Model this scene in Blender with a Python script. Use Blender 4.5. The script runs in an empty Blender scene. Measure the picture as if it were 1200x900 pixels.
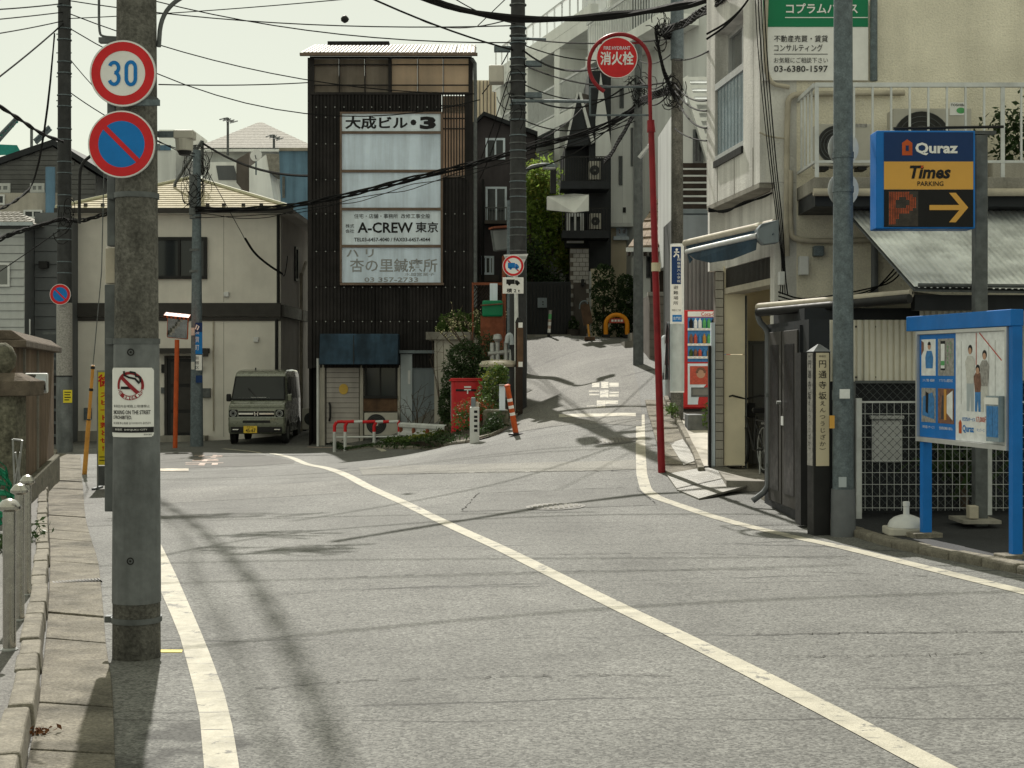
import bpy, bmesh, math, random
import numpy as np
from mathutils import Vector as V, Matrix
random.seed(7)
sc = bpy.context.scene
COL = sc.collection

# ---------------------------------------------------------------- camera, sky, sun, exposure
F, CX, CY, CZ = 1730.0, 600.0, 430.0, 1.6
cam_d = bpy.data.cameras.new('camera'); cam = bpy.data.objects.new('camera', cam_d); COL.objects.link(cam)
cam.location = (0, 0, CZ); cam.rotation_euler = (math.radians(90), 0, 0)
cam_d.sensor_width = 36.0; cam_d.sensor_fit = 'HORIZONTAL'; cam_d.lens = 36.0*F/1200.0
cam_d.shift_y = -20.0/1200.0; cam_d.clip_start = 0.1; cam_d.clip_end = 3000
sc.camera = cam

SUN_AZ, SUN_EL = math.radians(-12.3), math.radians(45)     # azimuth measured from +Y towards +X
world = bpy.data.worlds.new('World'); sc.world = world; world.use_nodes = True
wn = world.node_tree; bgn = wn.nodes['Background']
sky = wn.nodes.new('ShaderNodeTexSky'); sky.sky_type = 'NISHITA'; sky.sun_disc = False
sky.sun_elevation = SUN_EL; sky.sun_rotation = SUN_AZ
sky.air_density = 1.0; sky.dust_density = 0.7; sky.ozone_density = 1.0; sky.altitude = 30
# thin high haze: the blue sky seen through an even pale veil
veil = wn.nodes.new('ShaderNodeMix'); veil.data_type = 'RGBA'; veil.inputs[0].default_value = 0.84
wn.links.new(sky.outputs[0], veil.inputs[6]); veil.inputs[7].default_value = (3.32, 3.24, 2.20, 1)
wn.links.new(veil.outputs[2], bgn.inputs[0]); bgn.inputs[1].default_value = 0.10
sun_d = bpy.data.lights.new('sun', 'SUN'); sun_d.energy = 2.75; sun_d.angle = math.radians(0.55); sun_d.color = (1.0, 0.95, 0.86)
sun = bpy.data.objects.new('sun', sun_d); COL.objects.link(sun)
to_sun = V((math.sin(SUN_AZ)*math.cos(SUN_EL), math.cos(SUN_AZ)*math.cos(SUN_EL), math.sin(SUN_EL)))
sun.rotation_euler = to_sun.to_track_quat('Z', 'Y').to_euler(); sun.location = (-6, 20, 30)
vs = sc.view_settings; vs.view_transform = 'Standard'; vs.look = 'None'; vs.gamma = 1; vs.use_curve_mapping = False
vs.exposure = 1.14
sc.cycles.max_bounces = 6; sc.cycles.transparent_max_bounces = 8

# ---------------------------------------------------------------- ground height
CP = [(0,0,.05),(-4,0,.05),(5,0,.1),(-2.26,8.9,-.14),(3.7,10.7,-.05),(-4.3,13,-.18),(3.1,14.7,-.09),(-6,25,-.30),
 (-2.5,25,-.1),(2.08,20.8,.12),(0,21,.0),(-6.67,38.4,-.42),(-11,36,-.5),(-3.5,38,-.36),(-3.3,35,-.30),(-1,30.3,.04),
 (.0,27,.36),(.2,30,.66),(3,27,.76),(1.5,26.3,.66),(1.5,34,1.55),(2.9,41,2.38),(.2,41,2.38),(6,41,2.4),(2,50,2.45),
 (8,20,.2),(8,30,1.1),(-14,20,-.45),(-14,45,-.5),(-7,50,-.4),(-2.5,45,.6),(8,10,.05),(9,3,.1),(-9,5,.0),(7,50,2.5),(-10,14,-.25),(0,14,-.1),(-8,30,-.38),(-4,31,-.28),(-6,34,-.38),(-11,30,-.45),(-2.2,32,-.12)]
_c = np.array(CP, float)
def _tps(r): return np.where(r > 1e-9, r*r*np.log(np.maximum(r,1e-9)), 0.0)
_n = len(_c); _K = _tps(np.hypot(_c[:,None,0]-_c[None,:,0], _c[:,None,1]-_c[None,:,1])) + np.eye(_n)*0.6
_P = np.c_[np.ones(_n), _c[:,:2]]
_A = np.block([[_K,_P],[_P.T,np.zeros((3,3))]])
_w = np.linalg.solve(_A, np.r_[_c[:,2],0,0,0])
def gzv(x, y):
    x = np.clip(np.asarray(x,float),-13,8.5); y = np.clip(np.asarray(y,float),0,48)
    return _tps(np.hypot(x[...,None]-_c[:,0], y[...,None]-_c[:,1]))@_w[:_n] + _w[_n]+_w[_n+1]*x+_w[_n+2]*y
def gz(x, y): return float(gzv(np.array([x]), np.array([y]))[0])
_ys = np.r_[np.arange(2.5,60,.1)]
def G(px, py, off=0.0):
    """point of the ground seen at a pixel of the photograph"""
    dx = (px-CX)/F; dz = -(py-CY)/F
    d = CZ + dz*_ys - gzv(dx*_ys, _ys)
    k = np.argmax(d <= 0)
    if d[k] > 0: k = len(_ys)-1
    if k > 0:
        t = d[k-1]/(d[k-1]-d[k]); Y = _ys[k-1]+t*.1
    else: Y = _ys[0]
    return V((dx*Y, Y, gz(dx*Y, Y)+off))
def W(px, py, D): return V(((px-CX)*D/F, D, CZ-(py-CY)*D/F))
def X_(px, D): return (px-CX)*D/F
def Z_(py, D): return CZ-(py-CY)*D/F

# ---------------------------------------------------------------- materials
MAT = {}
def mat(name, col, rough=.7, metal=0.0, var=.12, scale=3.0, bump=0.0, bscale=40.0, streak=0.0, dirt=0.0, spec=.24, emit=0.0, coat=0.0,
        trans=0.0, alpha=1.0, grain=0.0, transl=0.0):
    if name in MAT: return MAT[name]
    m = bpy.data.materials.new(name); m.use_nodes = True; nt = m.node_tree; N = nt.nodes; L = nt.links
    b = N['Principled BSDF']; out = N['Material Output']
    b.inputs['Roughness'].default_value = rough; b.inputs['Metallic'].default_value = metal
    b.inputs['Specular IOR Level'].default_value = spec
    b.inputs['Coat Weight'].default_value = coat
    b.inputs['Transmission Weight'].default_value = trans
    b.inputs['Alpha'].default_value = alpha
    geo = N.new('ShaderNodeNewGeometry')
    c = None
    def noise(sc_, det=4, vec=None, rg=.6):
        n = N.new('ShaderNodeTexNoise'); n.inputs['Scale'].default_value = sc_; n.inputs['Detail'].default_value = det
        n.inputs['Roughness'].default_value = rg
        L.new(vec if vec else geo.outputs['Position'], n.inputs['Vector']); return n
    def remap(sock, a, b_, lo, hi):
        r = N.new('ShaderNodeMapRange'); r.inputs[1].default_value = a; r.inputs[2].default_value = b_
        r.inputs[3].default_value = lo; r.inputs[4].default_value = hi; L.new(sock, r.inputs[0]); return r.outputs[0]
    def mul(csock, fsock):
        x = N.new('ShaderNodeMix'); x.data_type = 'RGBA'; x.blend_type = 'MULTIPLY'; x.inputs[0].default_value = 1
        L.new(csock, x.inputs[6]); L.new(fsock, x.inputs[7]); return x.outputs[2]
    rgb = N.new('ShaderNodeRGB'); rgb.outputs[0].default_value = (*col, 1); c = rgb.outputs[0]
    if var > 0: c = mul(c, remap(noise(scale).outputs[0], .3, .7, 1-var, 1+var))
    if grain > 0: c = mul(c, remap(noise(bscale, 2).outputs[0], .3, .7, 1-grain, 1+grain))
    if streak > 0:
        mp = N.new('ShaderNodeMapping'); mp.inputs['Scale'].default_value = (2.6, 2.6, .22); L.new(geo.outputs['Position'], mp.inputs[0])
        c = mul(c, remap(noise(1.0, 5, mp.outputs[0]).outputs[0], .42, .62, 1, 1-streak))
    if dirt > 0:
        c = mul(c, remap(noise(scale*.35, 6).outputs[0], .5, .72, 1, 1-dirt))
    L.new(c, b.inputs['Base Color'])
    if rough > .15: L.new(remap(noise(scale*2.3).outputs[0], .3, .7, max(0,rough-.08), min(1,rough+.08)), b.inputs['Roughness'])
    if bump > 0:
        bn = N.new('ShaderNodeBump'); bn.inputs['Strength'].default_value = bump; bn.inputs['Distance'].default_value = .02
        L.new(noise(bscale, 4).outputs[0], bn.inputs['Height']); L.new(bn.outputs[0], b.inputs['Normal'])
    if emit > 0:
        L.new(c, b.inputs['Emission Color']); b.inputs['Emission Strength'].default_value = emit
    if transl > 0:
        t = N.new('ShaderNodeBsdfTranslucent'); L.new(c, t.inputs[0]); x = N.new('ShaderNodeMixShader'); x.inputs[0].default_value = transl
        L.new(b.outputs[0], x.inputs[1]); L.new(t.outputs[0], x.inputs[2]); L.new(x.outputs[0], out.inputs[0])
    MAT[name] = m; return m

def asphalt(name, base, speck=.5, crack=.35, scale=110):
    m = bpy.data.materials.new(name); m.use_nodes = True; nt = m.node_tree; N = nt.nodes; L = nt.links
    b = N['Principled BSDF']; geo = N.new('ShaderNodeNewGeometry'); pos = geo.outputs['Position']
    def noise(s, d=3, vec=None):
        n = N.new('ShaderNodeTexNoise'); n.inputs['Scale'].default_value = s; n.inputs['Detail'].default_value = d
        L.new(vec or pos, n.inputs['Vector']); return n.outputs[0]
    def remap(s, a, b_, lo, hi):
        r = N.new('ShaderNodeMapRange'); r.inputs[1].default_value = a; r.inputs[2].default_value = b_
        r.inputs[3].default_value = lo; r.inputs[4].default_value = hi; L.new(s, r.inputs[0]); return r.outputs[0]
    def math_(op, a, b_):
        x = N.new('ShaderNodeMath'); x.operation = op
        for i, s in enumerate((a, b_)):
            if isinstance(s, (int, float)): x.inputs[i].default_value = s
            else: L.new(s, x.inputs[i])
        return x.outputs[0]
    v = N.new('ShaderNodeTexVoronoi'); v.inputs['Scale'].default_value = scale; L.new(pos, v.inputs['Vector'])
    sep = N.new('ShaderNodeSeparateColor'); L.new(v.outputs['Color'], sep.inputs[0])
    f = remap(sep.outputs[0], 0, 1, 1-speck, 1+speck)
    f = math_('MULTIPLY', f, remap(noise(scale*.33, 2), .3, .7, .82, 1.18))
    f = math_('MULTIPLY', f, remap(noise(.35, 5), .3, .7, .80, 1.20))
    f = math_('MULTIPLY', f, remap(noise(2.5, 5), .35, .7, 1.06, .92))
    f = math_('MULTIPLY', f, remap(noise(.9, 7), .56, .68, 1.0, .82))
    f = math_('MULTIPLY', f, remap(noise(6.0, 3), .66, .74, 1.0, .72))
    mpn = N.new('ShaderNodeMapping'); mpn.inputs['Scale'].default_value = (.9, .12, .9); L.new(pos, mpn.inputs[0])
    f = math_('MULTIPLY', f, remap(noise(1.1, 4, mpn.outputs[0]), .35, .65, .90, 1.08))
    if crack > 0:
        mp2 = N.new('ShaderNodeMapping'); mp2.inputs['Scale'].default_value = (.05, .42, .2); L.new(pos, mp2.inputs[0])
        wob = N.new('ShaderNodeTexNoise'); wob.inputs['Scale'].default_value = 2.2; wob.inputs['Detail'].default_value = 6; L.new(pos, wob.inputs['Vector'])
        ad = N.new('ShaderNodeMix'); ad.data_type = 'RGBA'; ad.blend_type = 'ADD'; ad.inputs[0].default_value = .06
        L.new(mp2.outputs[0], ad.inputs[6]); L.new(wob.outputs['Color'], ad.inputs[7])
        vo = N.new('ShaderNodeTexVoronoi'); vo.feature = 'DISTANCE_TO_EDGE'; vo.inputs['Scale'].default_value = 1.0
        L.new(ad.outputs[2], vo.inputs['Vector'])
        ck = remap(vo.outputs['Distance'], .002, .007, 1-crack, 1.0)
        br = remap(noise(.7, 3), .45, .6, 0, 1)
        ck = math_('ADD', math_('MULTIPLY', ck, math_('SUBTRACT', 1, br)), br)
        f = math_('MULTIPLY', f, ck)
    cr = N.new('ShaderNodeMix'); cr.data_type = 'RGBA'; cr.blend_type = 'MULTIPLY'; cr.inputs[0].default_value = 1
    cr.inputs[6].default_value = (*base, 1); L.new(f, cr.inputs[7]); L.new(cr.outputs[2], b.inputs['Base Color'])
    b.inputs['Roughness'].default_value = .82; b.inputs['Specular IOR Level'].default_value = .35
    bn = N.new('ShaderNodeBump'); bn.inputs['Strength'].default_value = .55; bn.inputs['Distance'].default_value = .008
    L.new(noise(scale*.8, 2), bn.inputs['Height']); L.new(bn.outputs[0], b.inputs['Normal'])
    MAT[name] = m; return m

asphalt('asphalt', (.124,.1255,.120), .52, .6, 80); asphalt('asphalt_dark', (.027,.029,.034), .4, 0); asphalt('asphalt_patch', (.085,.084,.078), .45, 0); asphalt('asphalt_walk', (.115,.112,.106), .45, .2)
asphalt('alley_concrete', (.125,.123,.112), .5, .45, 60); asphalt('trench', (.165,.162,.147), .35, .3)
def road_paint(name, col, wear):
    m_ = mat(name, col, .65, var=.14, scale=9, dirt=.3, bump=.25, bscale=90, grain=.12); nt = m_.node_tree; N = nt.nodes; L = nt.links; b = N['Principled BSDF']
    src = b.inputs['Base Color'].links[0].from_socket; geo = N.new('ShaderNodeNewGeometry')
    def nz(scale, vec, det=8):
        n = N.new('ShaderNodeTexNoise'); n.inputs['Scale'].default_value = scale; n.inputs['Detail'].default_value = det; n.inputs['Roughness'].default_value = .72; L.new(vec, n.inputs['Vector']); return n.outputs[0]
    def rm(sock, a, c):
        r = N.new('ShaderNodeMapRange'); r.inputs[1].default_value = a; r.inputs[2].default_value = c; L.new(sock, r.inputs[0]); return r.outputs[0]
    mp = N.new('ShaderNodeMapping'); mp.inputs['Scale'].default_value = (.5, 7, 1); L.new(geo.outputs['Position'], mp.inputs[0])
    a = rm(nz(5, geo.outputs['Position']), .66-wear, .70-wear); c = rm(nz(3.0, mp.outputs[0], 4), .655-wear*.4, .675-wear*.4)
    mx = N.new('ShaderNodeMath'); mx.operation = 'MAXIMUM'; L.new(a, mx.inputs[0]); L.new(c, mx.inputs[1])
    k = N.new('ShaderNodeMix'); k.data_type = 'RGBA'; L.new(mx.outputs[0], k.inputs[0]); L.new(src, k.inputs[6]); k.inputs[7].default_value = (.15,.147,.135,1); L.new(k.outputs[2], b.inputs['Base Color'])
    return m_
road_paint('paint', (.385,.365,.30), .085); road_paint('paint_faded', (.37,.35,.29), .12)
mat('paint_old', (.50,.45,.38), .75, var=.3, scale=7, dirt=.6, grain=.3, bscale=60)
mat('leaf_sunlit', (.20,.29,.06), .55, var=.5, scale=6, transl=.55)  # leaf colour raised so the alley tree's crown looks sunlit
mat('paint_pink', (.42,.33,.29), .75, var=.3, scale=7, dirt=.5, grain=.3, bscale=60)
mat('paint_yellow', (.75,.62,.12), .6, var=.15)
mat('kerb', (.20,.185,.155), .9, var=.25, scale=9, bump=.5, bscale=70, dirt=.4, grain=.25)
mat('slab', (.18,.166,.138), .9, var=.30, scale=5, bump=.7, bscale=60, dirt=.6, grain=.35)
mat('concrete', (.30,.285,.255), .88, var=.15, scale=2.5, bump=.3, bscale=50, streak=.3, dirt=.25, grain=.12)
mat('concrete_light', (.46,.435,.39), .88, var=.12, scale=2.0, bump=.3, bscale=60, streak=.25, dirt=.15, grain=.08)
mat('stucco_tan', (.82,.77,.65), .92, var=.10, scale=1.6, bump=.8, bscale=45, streak=.12, dirt=.12, grain=.10)
mat('stucco_grey', (.70,.69,.67), .92, var=.10, scale=1.4, bump=.5, bscale=40, streak=.30, dirt=.2, grain=.06)
mat('cream_wall', (.745,.715,.665), .9, var=.08, scale=1.2, bump=.25, bscale=60, streak=.05, dirt=.12)
mat('tan_panel', (.86,.78,.60), .7, var=.08, scale=2, dirt=.1)
mat('pole_concrete', (.135,.132,.12), .9, var=.30, scale=6, bump=.9, bscale=45, streak=.5, dirt=.5, grain=.35)
mat('pole_sheet', (.165,.178,.186), .6, var=.16, scale=5, bump=.2, bscale=25, streak=.45, dirt=.4, grain=.08)
mat('pole_dark', (.045,.047,.05), .75, var=.25, scale=5, bump=.3, bscale=30, streak=.3)
mat('galv', (.13,.16,.18), .6, .25, var=.25, scale=16, bump=.1, bscale=60, grain=.2, dirt=.25)
mat('galv_dark', (.12,.13,.135), .6, .3, var=.25, scale=10, dirt=.3)
mat('steel', (.42,.41,.38), .24, 1.0, var=.08, scale=14)
mat('zinc', (.34,.35,.35), .5, .5, var=.15, scale=12, dirt=.2)
mat('alu', (.55,.56,.57), .4, .6, var=.08, scale=8)
mat('black', (.018,.018,.019), .55, var=.15, scale=6)
mat('black_gloss', (.008,.008,.009), .25, var=.1, spec=.15)
mat('cable', (.012,.012,.013), .85, var=.2, scale=4, spec=.12)
mat('rubber', (.02,.02,.02), .8, var=.2)
mat('sign_white', (.80,.80,.80), .45, var=.05, scale=8, dirt=.06)
mat('sign_red', (.60,.018,.024), .42, var=.08, scale=10, dirt=.1)
mat('sign_blue', (.003,.17,.52), .42, var=.08, scale=10)
mat('ink', (.012,.012,.014), .6, var=.05)
mat('ink_grey', (.27,.28,.29), .7, var=.25, scale=10)
mat('brown_metal', (.021,.019,.0195), .7, 0, spec=.2, var=.22, scale=2.2, streak=.35, dirt=.3)
mat('brown_metal2', (.028,.025,.0255), .7, 0, spec=.2, var=.22, scale=2.2, streak=.35, dirt=.3)
mat('awning_navy', (.030,.062,.10), .75, var=.25, scale=4, streak=.5, dirt=.35)
mat('white_board', (.76,.86,.97), .55, var=.06, scale=2, streak=.22, dirt=.12)
mat('white_board2', (.70,.82,.98), .55, var=.08, scale=2, streak=.25, dirt=.15)
mat('frame_brown', (.16,.115,.09), .6, .1, var=.15, scale=6, dirt=.3)
mat('roof_sheet', (.26,.24,.205), .6, .1, var=.10, scale=3, streak=.2)
mat('shingle_cream', (.42,.375,.27), .85, var=.16, scale=5, bump=.3, bscale=30, grain=.14)
mat('roof_trim', (.50,.49,.36), .6, var=.08)
mat('dark_trim', (.045,.042,.04), .6, var=.15, scale=4)
mat('glass', (.020,.024,.027), .07, var=.12, scale=.8, spec=.35)
mat('glass_mid', (.12,.13,.135), .12, var=.2, scale=.9, spec=.7)
mat('frost', (.24,.31,.36), .25, var=.15, scale=3, streak=.25, spec=.6)
mat('wood', (.13,.075,.045), .7, var=.3, scale=6, streak=.5, bump=.2, bscale=30)
mat('wood_dark', (.035,.024,.019), .7, var=.3, scale=6, streak=.3)
mat('door_plank', (.42,.39,.37), .6, var=.08, scale=3, dirt=.15, streak=.15)
mat('grey_blue', (.20,.235,.265), .6, var=.08, scale=2, streak=.2, dirt=.1)
mat('pale_blue', (.42,.47,.51), .5, var=.06, streak=.15)
mat('post_red', (.52,.018,.024), .38, var=.12, scale=6, dirt=.2, coat=.15)
mat('hydrant_red', (.27,.018,.026), .45, var=.15, scale=8, dirt=.25)
mat('orange', (.48,.085,.02), .55, var=.15, scale=8, dirt=.25)
mat('orange_bright', (.80,.30,.02), .5, var=.1)
mat('guy_yellow', (.55,.27,.06), .55, var=.15, scale=7, dirt=.25)
mat('rust', (.20,.065,.035), .8, var=.3, scale=7, bump=.3)
mat('guard_white', (.62,.64,.64), .45, .1, var=.08, scale=5, dirt=.2, streak=.15)
mat('leaf_dark', (.035,.062,.022), .5, var=.5, scale=9, transl=.25)
mat('leaf_mid', (.075,.125,.03), .55, var=.5, scale=8, transl=.3)
mat('leaf_yellow', (.18,.20,.04), .6, var=.4, scale=8, transl=.35)
mat('leaf_red', (.28,.07,.03), .6, var=.4, scale=8, transl=.3)
mat('blossom', (.72,.68,.42), .7, var=.2, scale=30, transl=.3)
mat('bark', (.085,.065,.05), .9, var=.3, scale=12, bump=.5)
mat('soil', (.06,.048,.036), .95, var=.4, scale=8, bump=.8)
mat('dry_leaf', (.16,.07,.03), .8, var=.4, scale=20)
mat('van_green', (.165,.178,.14), .28, .15, var=.03, scale=3, coat=.8, dirt=.03, spec=.5)
mat('chrome', (.7,.7,.7), .15, 1.0, var=.03)
mat('lamp_lens', (.45,.46,.46), .1, .3, var=.1)
mat('plate_yellow', (.72,.50,.06), .45, var=.05)
mat('blue_paint', (.003,.15,.52), .5, var=.10, scale=3, dirt=.18, spec=.3)
mat('navy', (.008,.035,.13), .45, var=.05, spec=.2)
mat('amber', (.66,.36,.075), .45, var=.04)
mat('led', (.32,.06,.02), .4, var=.5, scale=12, emit=.04)
mat('led_dark', (.035,.028,.024), .25, var=.5, scale=14)
mat('green_sign', (.005,.19,.085), .45, var=.04, dirt=.05)
mat('corr_light', (.88,.84,.74), .6, .0, var=.12, scale=2, streak=.3, dirt=.2)
mat('corr_roof', (.86,.89,.90), .5, .1, var=.12, scale=3, streak=.35, dirt=.25)
mat('corr_grey', (.17,.175,.18), .55, .2, var=.1, scale=2, streak=.25)
mat('white_rail', (.62,.64,.65), .45, .1, var=.08, scale=8, dirt=.25, streak=.1)
mat('ac_body', (.50,.48,.43), .5, var=.06, scale=4, dirt=.15, streak=.1)
mat('ac_dark', (.03,.03,.03), .6, var=.2)
mat('white_plastic', (.62,.63,.64), .4, var=.06, scale=6, dirt=.15)
mat('pipe_beige', (.44,.40,.33), .65, var=.15, scale=6, dirt=.3)
mat('pipe_grey', (.14,.15,.165), .5, var=.12, scale=5, dirt=.2)
mat('stone_moss', (.13,.125,.095), .95, var=.4, scale=11, bump=1.0, bscale=28, dirt=.5, grain=.3)
mat('wall_brown', (.17,.125,.09), .92, var=.2, scale=3, bump=.5, bscale=35, streak=.4, dirt=.35)
mat('wall_cap', (.12,.098,.078), .95, var=.3, scale=7, bump=.8, bscale=40, dirt=.4)
mat('siding_white', (.48,.50,.51), .65, var=.05, scale=3, streak=.12, dirt=.08)
mat('siding_grey', (.125,.135,.145), .7, var=.08, scale=3, streak=.12)
mat('siding_dgrey', (.105,.108,.110), .75, var=.10, scale=3, streak=.15)
mat('tile_pale', (.225,.215,.19), .8, var=.25, scale=9, bump=.4, grain=.15)
mat('tile_brown', (.26,.20,.15), .85, var=.25, scale=9, bump=.4)
mat('teal', (.02,.24,.21), .5, var=.15)
mat('net_green', (.02,.22,.12), .7, var=.25, scale=20, transl=.3)
mat('blue_wall', (.12,.22,.33), .75, var=.12, scale=1.5, streak=.3, dirt=.25)
mat('bg_white', (.84,.86,.85), .75, var=.05, scale=1.0, streak=.12)
mat('bg_white2', (.68,.70,.70), .8, var=.06, scale=1.0, streak=.15)
mat('bg_tan', (.74,.65,.50), .85, var=.1, scale=1.0, streak=.15)
mat('bg_brown', (.10,.088,.08), .8, var=.12, scale=2, streak=.2)
mat('bg_purple', (.070,.062,.068), .8, var=.12, scale=2, streak=.2)
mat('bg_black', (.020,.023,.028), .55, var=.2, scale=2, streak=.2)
mat('brick_white', (.40,.39,.38), .85, var=.15, scale=6, bump=.4, dirt=.25)
mat('block', (.20,.175,.15), .92, var=.2, scale=4, bump=.6, bscale=50, streak=.3, dirt=.3)
mat('mortar', (.13,.115,.10), .95, var=.2)
mat('poly_tan_lit', (.82,.70,.58), .5, var=.10, scale=1.5, transl=.75, streak=.12)
mat('poly_brown_dim', (.34,.29,.245), .5, var=.18, scale=1.5, transl=.45, streak=.25)
mat('poly_mid', (.46,.38,.31), .5, var=.15, scale=1.5, transl=.5, streak=.2)
mat('bg_recess_shade', (.44,.38,.29), .85, var=.1, scale=1.0, streak=.15)  # shade of the balcony recesses put into the wall colour
mat('yellow_sign', (.75,.62,.04), .5, var=.08, dirt=.1)
mat('skin', (.50,.30,.21), .6, var=.05)
mat('print_blue', (.05,.20,.48), .5, var=.25, scale=25)
mat('print_pale', (.74,.76,.78), .5, var=.12, scale=14)
mat('print_dark', (.05,.05,.06), .5, var=.3, scale=25)
mat('print_grey', (.30,.29,.28), .5, var=.35, scale=30)
mat('print_red', (.50,.09,.06), .5, var=.2, scale=25)
mat('print_green', (.10,.38,.14), .5, var=.2, scale=25)
mat('print_brown', (.20,.10,.07), .5, var=.4, scale=30)
mat('tarp', (.48,.53,.56), .6, var=.12, scale=6, bump=.4, bscale=12, streak=.2)
mat('mirror', (.34,.36,.37), .03, 1.0, var=0)
mat('iron', (.11,.108,.10), .6, .3, var=.3, scale=16, bump=.5)
mat('plate_steel', (.20,.195,.175), .6, .2, var=.18, scale=6, dirt=.35, grain=.12)
mat('gold', (.55,.36,.07), .5, var=.15)
mat('sticker', (.55,.55,.53), .6, var=.15, scale=30)
def m(n): return MAT[n]
# ---------------------------------------------------------------- mesh helpers
class MB:
    def __init__(s, M=None): s.v = []; s.f = []; s.M = M
    def _a(s, pts):
        i = len(s.v)
        s.v += [(s.M@V(p)) if s.M is not None else V(p) for p in pts]; return i
    def face(s, pts): i = s._a(pts); s.f.append(tuple(range(i, i+len(pts)))); return s
    def hexa(s, p):     # 8 points: bottom loop then top loop
        i = s._a(p)
        for q in ((0,3,2,1),(4,5,6,7),(0,1,5,4),(1,2,6,5),(2,3,7,6),(3,0,4,7)): s.f.append(tuple(i+k for k in q))
        return s
    def box(s, x0,x1,y0,y1,z0,z1):
        return s.hexa([(x0,y0,z0),(x1,y0,z0),(x1,y1,z0),(x0,y1,z0),(x0,y0,z1),(x1,y0,z1),(x1,y1,z1),(x0,y1,z1)])
    def pbox(s, px0,py0,px1,py1,D,dep):     # box whose front face fills a rectangle of the photograph at depth D
        return s.box(X_(px0,D),X_(px1,D),D,D+dep,Z_(py1,D),Z_(py0,D))
    def ring(s, c, ax, r, n, ph=0):
        ax = V(ax).normalized(); h = V((0,0,1)) if abs(ax.z) < .9 else V((1,0,0))
        a = ax.cross(h).normalized(); b = ax.cross(a)
        return [V(c)+a*(r*math.cos(2*math.pi*k/n+ph))+b*(r*math.sin(2*math.pi*k/n+ph)) for k in range(n)]
    def cyl(s, p0, p1, r0, r1=None, n=12, cap=True):
        p0, p1 = V(p0), V(p1); r1 = r0 if r1 is None else r1; ax = p1-p0
        i = s._a(s.ring(p0,ax,r0,n)+s.ring(p1,ax,r1,n))
        for k in range(n): s.f.append((i+k, i+n+k, i+n+(k+1)%n, i+(k+1)%n))
        if cap: s.f.append(tuple(range(i,i+n))); s.f.append(tuple(range(i+2*n-1,i+n-1,-1)))
        return s
    def tube(s, pts, r, n=6, cap=True):
        pts = [V(p) for p in pts]; rr = r if isinstance(r,(list,tuple)) else [r]*len(pts); base = []
        t0 = (pts[1]-pts[0]).normalized(); h = V((0,0,1)) if abs(t0.z) < .9 else V((1,0,0)); a = t0.cross(h).normalized()
        for k, p in enumerate(pts):
            t = (pts[min(k+1,len(pts)-1)]-pts[max(k-1,0)]).normalized()
            a = (a-t*a.dot(t)).normalized(); b = t.cross(a)
            base.append(s._a([p+a*(rr[k]*math.cos(2*math.pi*j/n))+b*(rr[k]*math.sin(2*math.pi*j/n)) for j in range(n)]))
        for k in range(len(pts)-1):
            for j in range(n): s.f.append((base[k]+j, base[k]+(j+1)%n, base[k+1]+(j+1)%n, base[k+1]+j))
        if cap: s.f.append(tuple(base[0]+j for j in range(n-1,-1,-1))); s.f.append(tuple(base[-1]+j for j in range(n)))
        return s
    def lathe(s, prof, o, n=20):
        o = V(o); rows = []
        for r, z in prof: rows.append(s._a([o+V((r*math.cos(2*math.pi*k/n), r*math.sin(2*math.pi*k/n), z)) for k in range(n)]))
        for a, b in zip(rows, rows[1:]):
            for k in range(n): s.f.append((a+k, a+(k+1)%n, b+(k+1)%n, b+k))
        s.f.append(tuple(rows[0]+k for k in range(n-1,-1,-1))); s.f.append(tuple(rows[-1]+k for k in range(n)))
        return s
    def prism(s, poly, ext):
        poly = [V(p) for p in poly]; e = V(ext); n = len(poly)
        i = s._a(poly+[p+e for p in poly])
        s.f.append(tuple(range(i+n-1,i-1,-1))); s.f.append(tuple(range(i+n,i+2*n)))
        for k in range(n): s.f.append((i+k, i+(k+1)%n, i+n+(k+1)%n, i+n+k))
        return s
    # flat and thick pieces laid out on a surface map mp(u, v, t)
    def mbox(s, mp, u0,u1,v0,v1,t0,t1):
        return s.hexa([mp(u0,v0,t1),mp(u1,v0,t1),mp(u1,v0,t0),mp(u0,v0,t0),mp(u0,v1,t1),mp(u1,v1,t1),mp(u1,v1,t0),mp(u0,v1,t0)])
    def dquad(s, mp, u0,u1,v0,v1,t, nu=1):
        for k in range(nu):
            a, b = u0+(u1-u0)*k/nu, u0+(u1-u0)*(k+1)/nu
            s.face([mp(a,v0,t),mp(b,v0,t),mp(b,v1,t),mp(a,v1,t)])
        return s
    def dpoly(s, mp, pts, t): return s.face([mp(u,v,t) for u,v in pts])
    def mprism(s, mp, pts, t0, t1):
        n = len(pts); i = s._a([mp(u,v,t1) for u,v in pts]+[mp(u,v,t0) for u,v in pts])
        s.f.append(tuple(range(i,i+n))); s.f.append(tuple(range(i+2*n-1,i+n-1,-1)))
        for k in range(n): s.f.append((i+k, i+n+k, i+n+(k+1)%n, i+(k+1)%n))
        return s
    def dring(s, mp, cu, cv, r0, r1, t, a0=0, a1=360, n=40, su=1.0):
        for k in range(n):
            a = math.radians(a0+(a1-a0)*k/n); b = math.radians(a0+(a1-a0)*(k+1)/n)
            p = lambda r, q: mp(cu+su*r*math.cos(q), cv+r*math.sin(q), t)
            if r0 <= 0: s.face([mp(cu,cv,t), p(r1,a), p(r1,b)])
            else: s.face([p(r0,a), p(r1,a), p(r1,b), p(r0,b)])
        return s
    def dbar(s, mp, u0,v0,u1,v1,w,t):
        d = V((u1-u0, v1-v0)); nn = V((-d.y, d.x)).normalized()*(w/2)
        return s.face([mp(u0-nn.x,v0-nn.y,t),mp(u1-nn.x,v1-nn.y,t),mp(u1+nn.x,v1+nn.y,t),mp(u0+nn.x,v0+nn.y,t)])
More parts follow.
